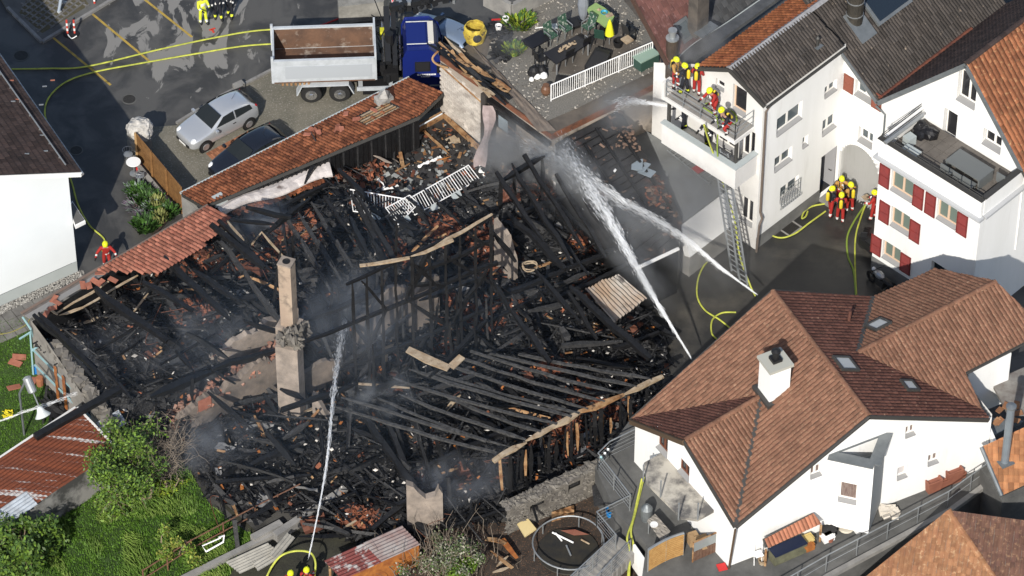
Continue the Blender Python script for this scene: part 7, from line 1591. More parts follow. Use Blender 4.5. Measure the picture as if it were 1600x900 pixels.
# ================================================================== people: one skinned body each, helmet and bottle as children
SKIN = mat('skin', (.45, .27, .2), .6); REDC = mat('red_turnout', (.34, .025, .02), .8); DKC = mat('dark_turnout', (.016, .018, .026), .8); TANC = mat('tan_turnout', (.40, .22, .06), .8)
HIV = mat('hivis_yellow', (.60, .66, .04), .7); REFL = mat('reflective_band', (.62, .62, .60), .4); HELM = mat('yellow_helmet', (.62, .66, .02), .35); BOOT = mat('black_boot', (.012, .012, .012), .6); BOTTLE = mat('yellow_bottle', (.58, .44, .03), .4); JEAN = mat('faded_jeans', (.32, .37, .43), .8); GLOVE = mat('dark_glove', (.02, .02, .02), .8)
PAL = [SKIN, REDC, DKC, TANC, HIV, REFL, BOOT, JEAN, GLOVE, STEELW]
IX = {m.name: i for i, m in enumerate(PAL)}
def body_mesh(pose, jacket, trousers, band=True, hands='dark_glove', cuff='reflective_band', boots='black_boot'):
    J = dict(pel=(0, 0, .96), spi=(0, .0, 1.16), che=(0, .0, 1.36), nek=(0, -.01, 1.5), hed=(0, -.03, 1.64), top=(0, -.02, 1.74), nos=(0, -.13, 1.62))
    lean = pose.get('lean', 0); cr = pose.get('crouch', 0); st = pose.get('stride', .0)
    def rot(p, a, c=(0, 0, .96)):
        y, z = p[1] - c[1], p[2] - c[2]; return (p[0], c[1] + y * math.cos(a) - z * math.sin(a), c[2] + y * math.sin(a) + z * math.cos(a))
    for k in J: J[k] = rot(J[k], lean)
    for s, t in ((-1, 'l'), (1, 'r')):
        sh = rot((s * .205, 0, 1.43), lean); J['sh' + t] = sh
        a, b, o = pose.get('arm' + t, (.15, .4, .12))       # swing forward at shoulder, bend at elbow, outward
        e = V(sh) + V((s * math.sin(o), -math.sin(a) * math.cos(o), -math.cos(a) * math.cos(o))) * .29; h = e + V((s * math.sin(o * .3) - s * pose.get('in', .1), -math.sin(a + b), -math.cos(a + b))) * .25
        J['el' + t] = tuple(e); J['wr' + t] = tuple(h); hd = (h - e).normalized()
        f = h + hd * .09; J['pa' + t] = tuple(f); sd = hd.cross(V((s, 0, 0))).normalized()
        for q in range(4): J['f%d' % q + t] = tuple(f + hd * (.08 + .012 * (q in (1, 2))) + sd * (.036 - .024 * q) + V((-s * .02, 0, 0)))
        J['th' + t] = tuple(h + hd * .07 + sd * .06 + V((-s * .03, 0, 0)))
        sw = st * s; dz = -cr
        hip = (s * .1, 0, .93); kn = (s * .12, -sw * .5 - cr * .75, .5 - cr * .12); an = (s * .13, -sw + cr * .2, .1)
        J['hi' + t] = hip; J['kn' + t] = kn; J['an' + t] = an; J['to' + t] = (an[0] + s * .02, an[1] - .19, .05); J['he' + t] = (an[0], an[1] + .05, .05)
    if cr:
        for k in J:
            if k[:2] not in ('kn', 'an', 'to', 'he'): x, y, z = J[k]; J[k] = (x, y + cr * .3, z - cr)
    rad_ = dict(pel=.155, spi=.15, che=.17, nek=.068, hed=.098, top=.075, nos=.025, sh=.09, el=.066, wr=.05, pa=.045, hi=.105, kn=.082, an=.07, to=.052, he=.05, th=.014)
    E = [('pel', 'spi'), ('spi', 'che'), ('che', 'nek'), ('nek', 'hed'), ('hed', 'top'), ('hed', 'nos')]
    for t in 'lr': E += [('che', 'sh' + t), ('sh' + t, 'el' + t), ('el' + t, 'wr' + t), ('wr' + t, 'pa' + t), ('wr' + t, 'th' + t), ('pel', 'hi' + t), ('hi' + t, 'kn' + t), ('kn' + t, 'an' + t), ('an' + t, 'to' + t), ('an' + t, 'he' + t)] + [('pa' + t, 'f%d' % q + t) for q in range(4)]
    ks = list(J); me = bpy.data.meshes.new('body_skeleton'); me.from_pydata([J[k] for k in ks], [(ks.index(a), ks.index(b)) for a, b in E], []); ob = bpy.data.objects.new('body_skeleton', me); col.objects.link(ob)
    ob.modifiers.new('skin', 'SKIN'); ss = ob.modifiers.new('sub', 'SUBSURF'); ss.levels = 1
    for k, sv in zip(ks, me.skin_vertices[0].data):
        r = rad_.get(k) or rad_.get(k[:-1]) or .011; sv.radius = (r, r * (.8 if k in ('pel', 'spi', 'che') else 1)); sv.use_root = k == 'pel'
    dg = bpy.context.evaluated_depsgraph_get(); dg.update(); m2 = bpy.data.meshes.new_from_object(ob.evaluated_get(dg)); m2.name = 'body'; bpy.data.objects.remove(ob)
    m2.materials.clear()
    for m in PAL: m2.materials.append(m)
    segs = [(a, b, V(J[a]), V(J[b])) for a, b in E]
    for p in m2.polygons:
        c = p.center; best = None
        for a, b, pa, pb in segs:
            d = pb - pa; t = max(0, min(1, (c - pa).dot(d) / d.length_squared)); q = (c - (pa + d * t)).length
            if best is None or q < best[0]: best = (q, a, b, t)
        _, a, b, t = best; m = jacket
        if b in ('hed', 'top', 'nos'): m = 'skin'
        elif b[:2] in ('pa', 'th') or b[0] == 'f' and b[1].isdigit(): m = hands
        elif b[:2] in ('kn', 'an', 'hi'): m = trousers; m = cuff if band and b[:2] == 'an' and .45 < t < .8 else m
        elif b[:2] in ('to', 'he'): m = boots
        elif band and b[:2] == 'wr' and .35 < t < .7: m = 'reflective_band'
        elif band and (b == 'che' and .45 < t < .8 or b == 'spi' and .3 < t < .6): m = 'reflective_band'
        p.material_index = IX[m]; p.use_smooth = True
    return m2, J
def helmet_mesh(J, m=HELM, full=True):
    h = V(J['hed']) + V((0, .015, .03)); up = (V(J['top']) - V(J['nek'])).normalized(); mb = MB()
    mb.lathe(h, [(.15, -.02), (.148, .0), (.14, .06), (.115, .115), (.06, .15), (.005, .158)], 16, ax=up, sq=(.92, 1.1)); me = mb.mesh('helmet', m, True)
    mb = MB(); mb.tube([h + up * .155 + V((0, -.1, -.03)), h + up * .165, h + up * .14 + V((0, .1, -.03))], .014, 5); mr = mb.mesh('helmet_ridge', m)
    mb = MB(); x = V((1, 0, 0)); f = x.cross(up) * 1; f = V((0, -1, 0)) if f.y > 0 else f
    q = [h + V((.1 * math.sin(a), -.13 * math.cos(a), 0)) + up * z for z in (-.0, -.085) for a in (-.9, -.3, .3, .9)]
    for k in range(3): mb.prism([q[k], q[k + 1], q[k + 5], q[k + 4]], V((0, -.008, 0)))
    return me, mr, mb.mesh('visor', glass('visor_' + str(len(MATS)), (.03, .028, .02), .1) if 'visor_g' not in MATS else MATS['visor_g'])
MATS['visor_g'] = glass('visor_glass', (.03, .028, .02), .1)
def bottle_mesh(J, m):
    c = V(J['che']); d = (V(J['nek']) - V(J['pel'])).normalized(); b = c + V((0, .2, 0)) - d * .3; mb = MB(); mb.lathe(b, [(.03, -.02), (.075, .03), (.085, .08), (.085, .4), (.06, .47), (.02, .5)], 12, ax=d); return mb.mesh('air_bottle', m, True)
def pack_mesh(J):
    c = V(J['che']); mb = MB(); mb.box(c + V((0, .13, -.1)), .3, .06, .5)
    for s in (-.1, .1): mb.tube([c + V((s, .12, .1)), c + V((s, 0, .16)), c + V((s, -.13, .05)), c + V((s * 1.3, -.12, -.2))], .022, 5)
    return mb.mesh('harness', BLACKM)
KINDS = {}
def make(kind, pose, jacket, trousers, **kw):
    gear = kw.pop('gear', True); hm = kw.pop('helm', HELM); me, J = body_mesh(pose, jacket, trousers, **kw); l = [('body', me, None)]
    if hm: a, b, c = helmet_mesh(J, hm); l += [('helmet', a, None), ('helmet_ridge', b, 'helmet'), ('visor', c, 'helmet')]
    else:
        mb = MB(); h = V(J['hed']) + V((0, .02, .03)); mb.lathe(h, [(.11, -.04), (.118, .02), (.09, .09), (.01, .12)], 12); l.append(('hair', mb.mesh('hair', mat('brown_hair', (.06, .035, .02), .8), True), None))
    if gear: l += [('air_bottle', bottle_mesh(J, BOTTLE), None), ('harness', pack_mesh(J), None)]
    KINDS[kind] = l
def person(kind, lb, x, y, z, face, group=None):
    """face: compass heading in degrees the person looks towards, 0 = away from the camera, 90 = right"""
    rz = -rad(face) + math.pi; t = thing('person', lb, 'person', P(x, y, z), rz, group); made = {}
    for nm, me, par in KINDS[kind]:
        o = bpy.data.objects.new(nm, me); col.objects.link(o); o.parent = made[par] if par else t; made[nm] = o
    return t
make('red_stand', dict(arml=(.3, .9, .2), armr=(.5, 1.0, .25), stride=.08), 'red_turnout', 'red_turnout')
make('dark_top', dict(arml=(.5, 1.2, .2), armr=(.2, .5, .3), stride=.1), 'dark_turnout', 'red_turnout')
make('tan_top', dict(arml=(.6, 1.1, .3), armr=(.4, 1.3, .3), stride=.05), 'tan_turnout', 'red_turnout', hands='tan_turnout')
make('all_dark', dict(arml=(.5, 1.0, .3), armr=(.3, .8, .2), stride=.12), 'dark_turnout', 'dark_turnout', cuff='hivis_yellow')
make('red_lean', dict(lean=.55, arml=(.9, .6, .2), armr=(1.0, .7, .2), crouch=.12, stride=.12), 'red_turnout', 'red_turnout')
make('dark_crouch', dict(lean=.6, arml=(.8, .7, .2), armr=(1.0, .5, .2), crouch=.34, stride=.15), 'dark_turnout', 'red_turnout')
make('red_wide', dict(lean=.25, arml=(.6, .7, .7), armr=(.6, .7, .7), crouch=.06, stride=.1, **{'in': -.1}), 'red_turnout', 'red_turnout', gear=False)
make('tan_wide', dict(lean=.1, arml=(1.0, 1.0, .6), armr=(1.4, .9, .5), stride=.1), 'tan_turnout', 'red_turnout', hands='tan_turnout')
make('nozzle', dict(lean=.2, arml=(.8, .5, .1), armr=(1.0, .5, .15), stride=.2, **{'in': .35}), 'red_turnout', 'dark_turnout')
make('hivis', dict(arml=(.4, 1.1, .2), armr=(.4, 1.1, .2), stride=.08, **{'in': .3}), 'hivis_yellow', 'hivis_yellow', gear=False, helm=mat('white_helmet', (.75, .75, .75), .4))
make('dark_watch', dict(arml=(.1, .3, .25), armr=(.3, 1.0, .2), stride=.1), 'dark_turnout', 'dark_turnout', cuff='hivis_yellow', gear=False)
make('walker', dict(arml=(.4, .5, .15), armr=(-.3, .4, .15), stride=.32), 'dark_turnout', 'faded_jeans', band=False, gear=False, helm=None, hands='skin', cuff='faded_jeans', boots='white_painted_steel' if False else 'reflective_band')
person('walker', 'person in pale jeans and light shoes walking on the low pavement', 96, 14, .12, 40)
person('hivis', 'person in full yellow hi-vis suit and white helmet on the car park', 318, 37, 0, 150)
person('dark_watch', 'person in dark turnout gear next to the hi-vis suit', 341, 30, 0, 165); person('dark_watch', 'person in dark turnout gear standing at the outer end of the car park trio', 360, 26, 0, 200)
person('red_wide', 'person in red turnout gear crouching with a hose behind the tiled eaves', 168, 418, 0, 175)
g = 'firefighters on the upper balcony'
person('tan_top', 'person in tan jacket and red trousers at the flue end of the balcony', 1055, 137, BZ + .03, 130, g); person('all_dark', 'person all in black turnout gear on the balcony between two in red', 1069, 147, BZ + .03, 310, g); person('red_stand', 'person in all red turnout gear seen from behind on the balcony', 1088, 148, BZ + .03, 15, g)
person('red_lean', 'person in red bending forward over hoses in the middle of the balcony', 1116, 176, BZ + .03, 225, g); person('dark_crouch', 'person in black jacket crouching at the corner of the balcony railing', 1136, 206, BZ + .03, 230, g)
g = 'firefighters half hidden on the lower balcony'
person('all_dark', 'person in black gear holding a nozzle on the lower balcony', 1068, 205, BZ2 + .02, 262, g); person('all_dark', 'person in black gear on the lower balcony above the ladder', 1105, 232, BZ2 + .02, 215, g)
g = 'firefighters gathered before the archway'
person('dark_top', 'person in black jacket and red trousers at the house side of the archway group', 1297, 337, .01, 60, g); person('red_stand', 'person seen square from behind nearest the courtyard in the archway group', 1312, 347, .01, 5, g)
person('tan_wide', 'person facing the others with raised arms under the archway', 1312, 319, .01, 175, g); person('tan_top', 'person in tan jacket with yellow bottle on the passage side of the archway group', 1327, 331, .01, 330, g)
person('red_stand', 'person in red turnout gear reading a clipboard by the shutter block corner', 1364, 343, .01, 290)
mb = MB(); mb.box(P(1353, 312, .9) + V((0, .0, .15)), .32, .3, .03, rz=.6); tag(mb.build('clipboard', PALEW), 'pale clipboard held by the fireman at the shutter block', 'clipboard')
person('nozzle', 'person aiming the water jet at the bottom of the picture', 479, 936, 0, 18); person('red_stand', 'person in red jacket backing up the nozzle holder', 456, 938, 0, 20)
# ================================================================== hoses
def hose(lb, pts, m=HOSE, r=.04, name='fire_hose'):
    mb = MB(); mb.tube(smooth_path([V(p) for p in pts], 8), r, 6); tag(mb.build(name, m), lb, 'hose')
G = .06
hose('yellow hose running straight across the car park to its red coupling', PP([(18, 108), (75, 107), (135, 104), (250, 77), (330, 60), (400, 48), (476, 44)], G))
hose('red end of the upper yellow hose by the concrete block', PP([(476, 44), (500, 40), (532, 28)], G), mat('red_hose', (.42, .03, .03), .6))
hose('yellow hose curving from the lorry round past the dark roof to the crouching fireman', PP([(440, 68), (380, 72), (300, 85), (225, 98), (150, 112), (105, 127), (78, 150), (70, 175), (78, 205), (95, 240), (112, 285), (122, 320), (140, 352), (163, 374), (160, 392)], G))
hose('short yellow hose end looping at the feet of the archway group', PP([(1292, 318), (1270, 322), (1257, 330), (1253, 341), (1259, 338), (1262, 330)], G))
hose('yellow hose sweeping along the white wall to the archway group', PP([(1148, 300), (1160, 330), (1185, 355), (1215, 371), (1240, 366), (1265, 348), (1290, 330)], G))
hose('green hose lying along the shutter block', PP([(1353, 318), (1335, 345), (1324, 370), (1325, 400), (1334, 425), (1338, 470)], G), HOSEG, .045)
hose('yellow hose dropping from the clipboard fireman across the wet yard', PP([(1354, 316), (1345, 340), (1337, 370), (1336, 410), (1338, 460)], G))
hose('yellow hose looping from the white box over the dark courtyard', PP([(1080, 328), (1098, 321), (1115, 322), (1126, 340), (1127, 365), (1115, 395), (1098, 418), (1090, 440), (1090, 465), (1102, 485), (1125, 500), (1150, 520)], G))
hose('yellow hose forming a small loop by the red roof', PP([(1150, 488), (1128, 489), (1113, 500), (1112, 520), (1120, 530)], G))
hose('pair of yellow hoses climbing from the stairs, canopy side', [P(1006, 745, HZ + .5), P(1000, 770, HZ + .1), P(993, 800, HZ + .08), P(986, 830, HZ + .08), P(990, 855, 1.6), P(984, 880, 1.0), P(983, 905, .3)], HOSE, .045)
hose('pair of yellow hoses climbing from the stairs, barn side', [P(1003, 748, HZ + .5), P(996, 780, HZ + .1), P(989, 812, HZ + .08), P(980, 840, HZ + .08), P(984, 860, 1.5), P(981, 905, .3)], HOSE, .045)
hose('yellow hose arching to the two firemen at the bottom edge', [P(415, 905, .1), P(425, 885, .5), P(440, 868, .9), P(462, 861, 1.2), P(485, 864, 1.3), P(493, 880, 1.2), P(490, 905, .7)], HOSE, .045)
hose('thin yellow hose snaking down the ladder from the balcony', [P(1106, 205, BZ - .4), P(1100, 195, BZ + .4), P(1108, 222, 6.5), P(1120, 255, 5.3), P(1133, 295, 4.0), P(1148, 345, 2.6), P(1156, 400, 1.2), P(1172, 445, .1), P(1180, 462, .1)], HOSE, .04)
hose('green hose hanging from the balcony rail beside the ladder', [P(1120, 185, BZ + 1), P(1122, 200, BZ), P(1121, 240, 6.0), P(1130, 280, 4.6), P(1136, 300, 4.0)], HOSEG, .035)
hose('green hose coiled on the balcony floor', [P(1100, 163, BZ + .08), P(1125, 160, BZ + .08), P(1148, 178, BZ + .08), P(1150, 192, BZ + .08), P(1135, 190, BZ + .08), P(1105, 172, BZ + .08), P(1098, 168, BZ + .1)], HOSEG, .04)
hose('thin old yellow hose on the left lawn', PP([(-10, 523), (15, 520), (40, 508), (48, 495)], .04), mat('old_hose', (.25, .22, .06), .7), .03)
# ladder leaning on the lower balcony, second one on the annex roof
def ladder(lb, a, b, wdt, nr, m=GALV, r=.035):
    a, b = V(a), V(b); d = (b - a).normalized(); x = d.cross(V((ax_a.x, ax_a.y, 0)) * 1.0).normalized() if False else ax_b; t = thing('ladder', lb, 'ladder', a)
    for s in (-1, 1): mb = MB(); mb.beam(a + x * s * wdt / 2, b + x * s * wdt / 2, r * 2, r * 2.4); mb.build('rail', m, t)
    for k in range(nr): p = a.lerp(b, (k + .5) / nr); mb = MB(); mb.tube([p - x * wdt / 2, p + x * wdt / 2], r * .75, 5); mb.build('rung', m, t)
la0, la1 = P(1162, 442, .02), P(1131, 240, 5.75)
ladder('long aluminium fire ladder leaning from the courtyard to the balcony', la0, la1 + (la1 - la0) * .02, .46, 26)
ladder('extension section in front of the long fire ladder', la0.lerp(la1, .06) + nF * .14 - ax_b * .32, la0.lerp(la1, .82) + nF * .14 - ax_b * .3, .42, 19)
a_, b_ = P(1050, 230, 3.06), P(1118, 284, 3.06); t = thing('roof_ladder', 'grey ladder lying flat on the annex roof below the balcony', 'ladder', a_); d = (b_ - a_).normalized(); x = V((-d.y, d.x, 0)) * .3
for s in (-1, 1): mb = MB(); mb.beam(a_ + x * s, b_ + x * s, .06, .05); mb.build('rail', GALV, t)
for k in range(10): p = a_.lerp(b_, (k + .5) / 10); mb = MB(); mb.beam(p - x, p + x, .04, .04); mb.build('rung', GALV, t)
q = a_.lerp(b_, .62); mb = MB(); mb.prism([q - x * .9 - d * .2, q + x * .9 - d * .2, q + x * .9 + d * .25, q - x * .9 + d * .25], Z * .04); tag(mb.build('red_bag', mat('faded_red', (.35, .06, .06), .7)), 'faded red bag on the flat roof ladder', 'bag')
# ================================================================== right-hand small things
K1_, LB_, dep_ = FB; ft = lambda x, d, z: K1_ + ax_b * x + ax_a * d + Z * (TZ + .17 + z)
def fpx_(px, py, z=.17): return P(px, py, TZ + z)
t = thing('bin_bags', 'pile of shiny black bin bags on the roof terrace corner', 'bags', fpx_(1443, 205))
for k in range(9):
    bm = bmesh.new(); bmesh.ops.create_icosphere(bm, subdivisions=2, radius=.3); c = fpx_(1443 + R.uniform(-16, 18), 204 + R.uniform(-6, 8), .35)
    for v in bm.verts: v.co = v.co * (1 + .35 * noise.noise(v.co * 5 + V((k, 0, 0)))) + c
    me = bpy.data.meshes.new('bag'); bm.to_mesh(me); bm.free(); me.materials.append(mat('bin_bag', (.012, .012, .014), .3) if k == 0 else MATS['bin_bag']); link('bag', me, t)
mb = MB(); mb.box(fpx_(1421, 219, .4), .45, .4, .5, rz=.7); tag(mb.build('grey_bin', PLINTH2), 'light grey bin by the bin bags on the terrace', 'bin')
t = thing('small_table', 'small grey table on the terrace near the parapet', 'table', fpx_(1424, 238)); mb = MB(); mb.box(fpx_(1423, 236, .6), .8, .55, .05, rz=-.76); mb.build('tabletop', PLINTH2, t)
for dx, dy in ((-.3, 0), (.3, 0), (0, .25), (0, -.25)): mb = MB(); p = fpx_(1423, 236, .58) + V((dx, dy, 0)); mb.beam(p, p - Z * .4, .05); mb.build('leg', GALV, t)
t = thing('terrace_dining_set', 'large grey covered garden table on the black terrace', 'table', fpx_(1520, 270)); c = fpx_(1515, 258, .75); GR_ = mat('grey_furniture', (.14, .15, .15), .7)
mb = MB(); mb.box(c, 1.9, 1.0, .06, ax=(ax_b, ax_a, Z)); mb.build('tabletop', GR_, t)
for s in (-.9, .9): mb = MB(); mb.box(c + ax_b * s - Z * .36, .08, .95, .66, ax=(ax_b, ax_a, Z)); mb.build('side_panel', GR_, t)
for k, (dx, dy) in enumerate(((-.6, -.75), (.1, -.75), (.6, -.72), (1.5, .5))):
    p = c + ax_b * dx + ax_a * dy - Z * .5; t = thing('terrace_chair', ('grey terrace chair at the arch end of the large table', 'grey terrace chair at the middle of the large table', 'grey terrace chair at the wide end of the large table', 'grey terrace chair standing apart by the small window')[k], 'chair', p - Z * .1)
    mb = MB(); mb.box(p + Z * .25, .45, .45, .06, ax=(ax_b, ax_a, Z)); mb.build('seat', GR_, t); mb = MB(); mb.box(p + Z * .5 - ax_a * .22, .45, .05, .5, ax=(ax_b, ax_a, Z)); mb.build('backrest', GR_, t)
    for sx in (-.18, .18):
        for sy in (-.18, .18): mb = MB(); q = p + ax_b * sx + ax_a * sy; mb.beam(q + Z * .22, q - Z * .08, .04); mb.build('leg', GR_, t)
t = thing('awning_box', 'folded grey awning fixed beside the terrace pipe', 'awning', fpx_(1412, 200)); mb = MB(); mb.tube([P(1383, 223, TZ + 1.1), P(1441, 180, TZ + 1.1)], .1, 8); mb.build('cassette', GALV, t); mb = MB(); mb.tube([P(1384, 216, TZ + 1.25), P(1440, 174, TZ + 1.25)], .025, 6); mb.build('arm', DKMETAL, t)
# motorbike by the shutter block, tarp in the passage
t = thing('motorbike', 'dark motorbike with grey tank parked below the shutters', 'motorbike', P(1376, 452)); c = P(1376, 452); d = (P(1360, 440) - P(1392, 468)).normalized(); e = V((-d.y, d.x, 0))
def lw_(off):
    mb = MB(); cc = c + d * off + Z * .3; mb.rings([[cc + (d * math.cos(a) + Z * math.sin(a)) * r_ + e * y for a in [k * math.pi / 9 for k in range(18)]] for r_, y in ((.2, -.05), (.3, -.05), (.3, .05), (.2, .05), (.2, -.05))], cap=False); return mb.build('wheel', RUBBER, t)
lw_(.65); lw_(-.65)
mb = MB(); mb.tube([c + d * .65 + Z * .3, c + d * .4 + Z * .95], .04, 6); mb.build('fork', GALV, t); mb = MB(); mb.tube([c + d * .4 + Z * .98 + e * s * .36 - d * abs(s) * .1 for s in (-1, -.4, .4, 1)], .02, 5); mb.build('handlebar', BLACKM, t)
mb = MB(); mb.lathe(c + Z * .78 + d * .15, [(.05, -.3), (.16, -.15), (.19, .05), (.12, .25), (.03, .32)], 10, ax=d); mb.build('fuel_tank', mat('silver_tank', (.4, .41, .42), .3, metal=.5), t); mb = MB(); mb.lathe(c + Z * .78 - d * .4, [(.06, -.35), (.15, -.2), (.14, .2), (.05, .3)], 10, ax=d, sq=(1, .6)); mb.build('seat', BLACKM, t); mb = MB(); mb.box(c + Z * .45, .5, .3, .35, ax=(d, e, Z)); mb.build('engine', DKMETAL, t); mb = MB(); mb.lathe(c + d * .55 + Z * .85, [(.02, -.08), (.1, 0), (.09, .05)], 10, ax=d); mb.build('headlight', LAMPG, t)
t = thing('parked_scooter', 'dark scooter parked tight in the corner under the lower shutters', 'scooter', P(1358, 395)); c = P(1357, 396)
mb = MB(); mb.beam(c + d * .5 + Z * .5, c - d * .5 + Z * .5, .35, .4); mb.build('body', BLACKM, t); mb = MB(); mb.beam(c + d * .45 + Z * .6, c + d * .4 + Z * 1.0, .3, .06); mb.build('front_shield', DKG, t); mb = MB(); mb.box(c - d * .15 + Z * .75, .6, .3, .12, ax=(d, e, Z)); mb.build('seat', BLACKM, t); lw_(.5); mb = MB(); mb.box(c - d * .6 + Z * .5, .04, .2, .14, ax=(d, e, Z)); mb.build('tail_light', mat('orange_lamp', (.5, .2, .03), .3), t)
mb = MB(); rows = []
for k in range(9): rows.append([P(1334 + 2.6 * k, 268 - 1.2 * k + 3.4 * j, .9 - .1 * j + .18 * noise.noise(V((k * .9, j * .9, 3)))) for j in range(7)])
for k in range(8):
    for j in range(6): mb.poly([rows[k][j], rows[k + 1][j], rows[k + 1][j + 1], rows[k][j + 1]])
ob = mb.build('plastic_sheet', mat('crumpled_plastic', (.45, .44, .41), .4, (.3, .29, .27), 4)); tag(ob, 'crumpled pale plastic sheet over things in the passage', 'sheet'); sm = ob.modifiers.new('s', 'SOLIDIFY'); sm.thickness = .03
mb = MB(); mb.box(P(1318, 300, .4), 1.2, .6, .8, rz=.7); tag(mb.build('stone_step', CONC), 'concrete step block behind the firemen in the passage', 'step') if False else None
# lower house terrace clutter
hp = lambda x, y, z=0: P(x, y, HZ + z)
t = thing('tiled_porch', 'small pink tiled lean-to shelter against the white gable wall', 'shelter', hp(1220, 860))
s0, s1, s2_, s3_ = hp(1194, 842, 1.5), hp(1270, 802, 1.5), hp(1283, 818, 1.1), hp(1197, 856, 1.1)
tile_roof('roof_tiles', [s0, s1, s2_, s3_], mat('salmon_tile', (.40, .17, .10), .8, (.3, .12, .07), 2, isl=.25), t, .19, .9, amp=.05)
for q in (s2_, s3_): mb = MB(); mb.beam(q - Z * .1 , V((q.x, q.y, HZ)), .09); mb.build('post', RAW, t)
mb = MB(); a_, b_ = hp(1206, 872, .3), hp(1256, 850, .3); mb.beam(a_, b_, .5, .55); tag(mb.build('log_box', mat('mossy_box', (.16, .16, .1), .9, (.09, .09, .06), 3)), 'mossy low box under the pink tiled shelter', 'box'); mb = MB(); mb.beam(a_ + Z * .3, b_ + Z * .3, .55, .06); tag(mb.build('blue_tarp', mat('navy_tarp', (.015, .022, .05), .5)), 'navy tarpaulin over the mossy box', 'tarp')
for k, (x, y, sx, m, lb, nm) in enumerate(((1262, 843, .45, mat('straw', (.55, .42, .16), .8), 'straw coloured crate in front of the pink tiled shelter', 'crate'), (1264, 853, .4, ORW, 'orange bundle below the straw crate', 'bundle'), (1295, 829, .55, BLACKM, 'black covered box beside the triangular bay', 'box'), (1293, 838, .5, STEELW, 'white box under the black covered one', 'box'), (1322, 826, .5, mat('beige_cloth', (.5, .46, .38), .9), 'round beige cushion below the bay', 'cushion'), (1343, 823, .5, STEELW, 'white flat panel at the foot of the bay', 'panel'))):
    mb = MB()
    if nm == 'cushion': mb.lathe(hp(x, y), [(.2, 0), (.33, .05), (.3, .13), (.05, .16)], 14)
    else: mb.box(hp(x, y, .2), sx, sx * .75, .36, rz=.5); mb.box(hp(x, y, .4), sx * 1.08, sx * .8, .05, rz=.55)
    tag(mb.build(nm, m), lb, nm)
mb = MB(); mb.lathe(hp(1297, 845), [(.12, 0), (.17, .22), (.14, .22), (.1, .05)], 12); tag(mb.build('terracotta_pot', T_PINK), 'small terracotta pot in front of the black covered box', 'pot')
for k in range(14):
    p = hp(1387 + R.uniform(-12, 14), 800 + R.uniform(-6, 6), .1)
    mb = MB(); mb.plate(p, .45, .3, .12, R, tilt=.4); tag(mb.build('stone_slab', mat('cream_stone', (.5, .46, .4), .9) if k == 0 else MATS['cream_stone']), 'cream stone slab piled by the railing of the raised terrace', 'stone', 'cream stones heaped on the raised terrace')
for k, (x, y, sx, sz, lb) in enumerate(((1455, 762, .7, .65, 'terracotta planter nearest the bay, leaning on the white wall'), (1472, 756, .55, .4, 'low middle terracotta planter by the white wall'), (1486, 748, .75, .75, 'largest terracotta planter at the far end of the row'), (1500, 744, .4, .3, 'small brick red block behind the largest planter'))):
    t = thing('planter', lb, 'planter', hp(x, y)); p = hp(x, y); mb = MB(); mb.rings([[p + gu * a * s + gn * b * s + Z * z for a, b in ((-1, -1), (1, -1), (1, 1), (-1, 1))] for s, z in ((sx * .42, 0), (sx * .5, sz), (sx * .42, sz), (sx * .38, sz - .1))]); mb.build('box', mat('terracotta', (.30, .12, .075), .8, (.24, .09, .06), 3) if k == 0 else MATS['terracotta'], t)
for x, y, lb in ((1486, 728, 'grey panel leaning on the wall beside the planters'), (1503, 728, 'second grey panel leaning against the white side wall')):
    mb = MB(); mb.box(hp(x, y, .55), .5, .06, 1.1, ax=(gu, gn, Z)); tag(mb.build('grey_screen', GR_), lb, 'panel')
# terrace by the canopy: table with cloth, stove pot, screens, stairs, railings, trampoline
t = thing('covered_table', 'garden table under a wrinkled grey cloth with a white plate', 'table', hp(1024, 822)); q = [hp(1012, 815, .72), hp(1024, 805, .72), hp(1046, 830, .72), hp(1034, 846, .72)]
mb = MB(); mb.prism(q, Z * -.04); mb.build('tabletop', BLACKM, t)
for p in q: p = p.lerp(sum(q, V()) / 4, .1); mb = MB(); mb.beam(p - Z * .04, p - Z * .7, .05); mb.build('leg', GALV, t)
mb = MB(); N = 10; rows = [[(q[0].lerp(q[1], j / N)).lerp(q[3].lerp(q[2], j / N), i / N) + (q[0].lerp(q[1], j / N).lerp(q[3].lerp(q[2], j / N), i / N) - sum(q, V()) / 4) * .1 + Z * (.02 + .04 * noise.noise(V((i * .9, j * .9, 2)))) for j in range(N + 1)] for i in range(N + 1)]
for i in range(N):
    for j in range(N): mb.poly([rows[i][j], rows[i][j + 1], rows[i + 1][j + 1], rows[i + 1][j]])
tag(mb.build('tablecloth', mat('grey_beige_cloth', (.34, .31, .27), .9, (.24, .22, .19), 3)), 'wrinkled grey beige cloth on the garden table by the canopy', 'cloth')
mb = MB(); mb.lathe(hp(1022, 820, .76), [(.1, 0), (.17, .015), (.17, .03), (.05, .02)], 16); tag(mb.build('plate', STEELW), 'white plate on the grey tablecloth', 'plate')
mb = MB(); mb.lathe(hp(1010, 812, .0), [(.2, 0), (.25, .3), (.25, .7), (.15, .85), (.06, .95)], 14); tag(mb.build('kettle_grill', ZINC), 'grey metal kettle grill next to the covered table', 'grill')
t = thing('bamboo_screen', 'curved bamboo screen with grey top edge on the terrace', 'screen', hp(1040, 890)); A_ = [hp(1012 + 55 * s, 893 - 26 * s - 3 * math.sin(s * 3.1), 0) for s in [k / 8 for k in range(9)]]
for k in range(11):
    mb = MB(); z_ = .08 + k * .115
    mb.tube([p + Z * z_ for p in A_], .056, 6); mb.build('slat', mat('bamboo', (.42, .25, .09), .7, (.3, .16, .05), 4) if k == 0 else MATS['bamboo'], t)
mb = MB(); mb.tube([p + Z * 1.36 for p in A_], .06, 6); mb.build('top_edge', GALV, t)
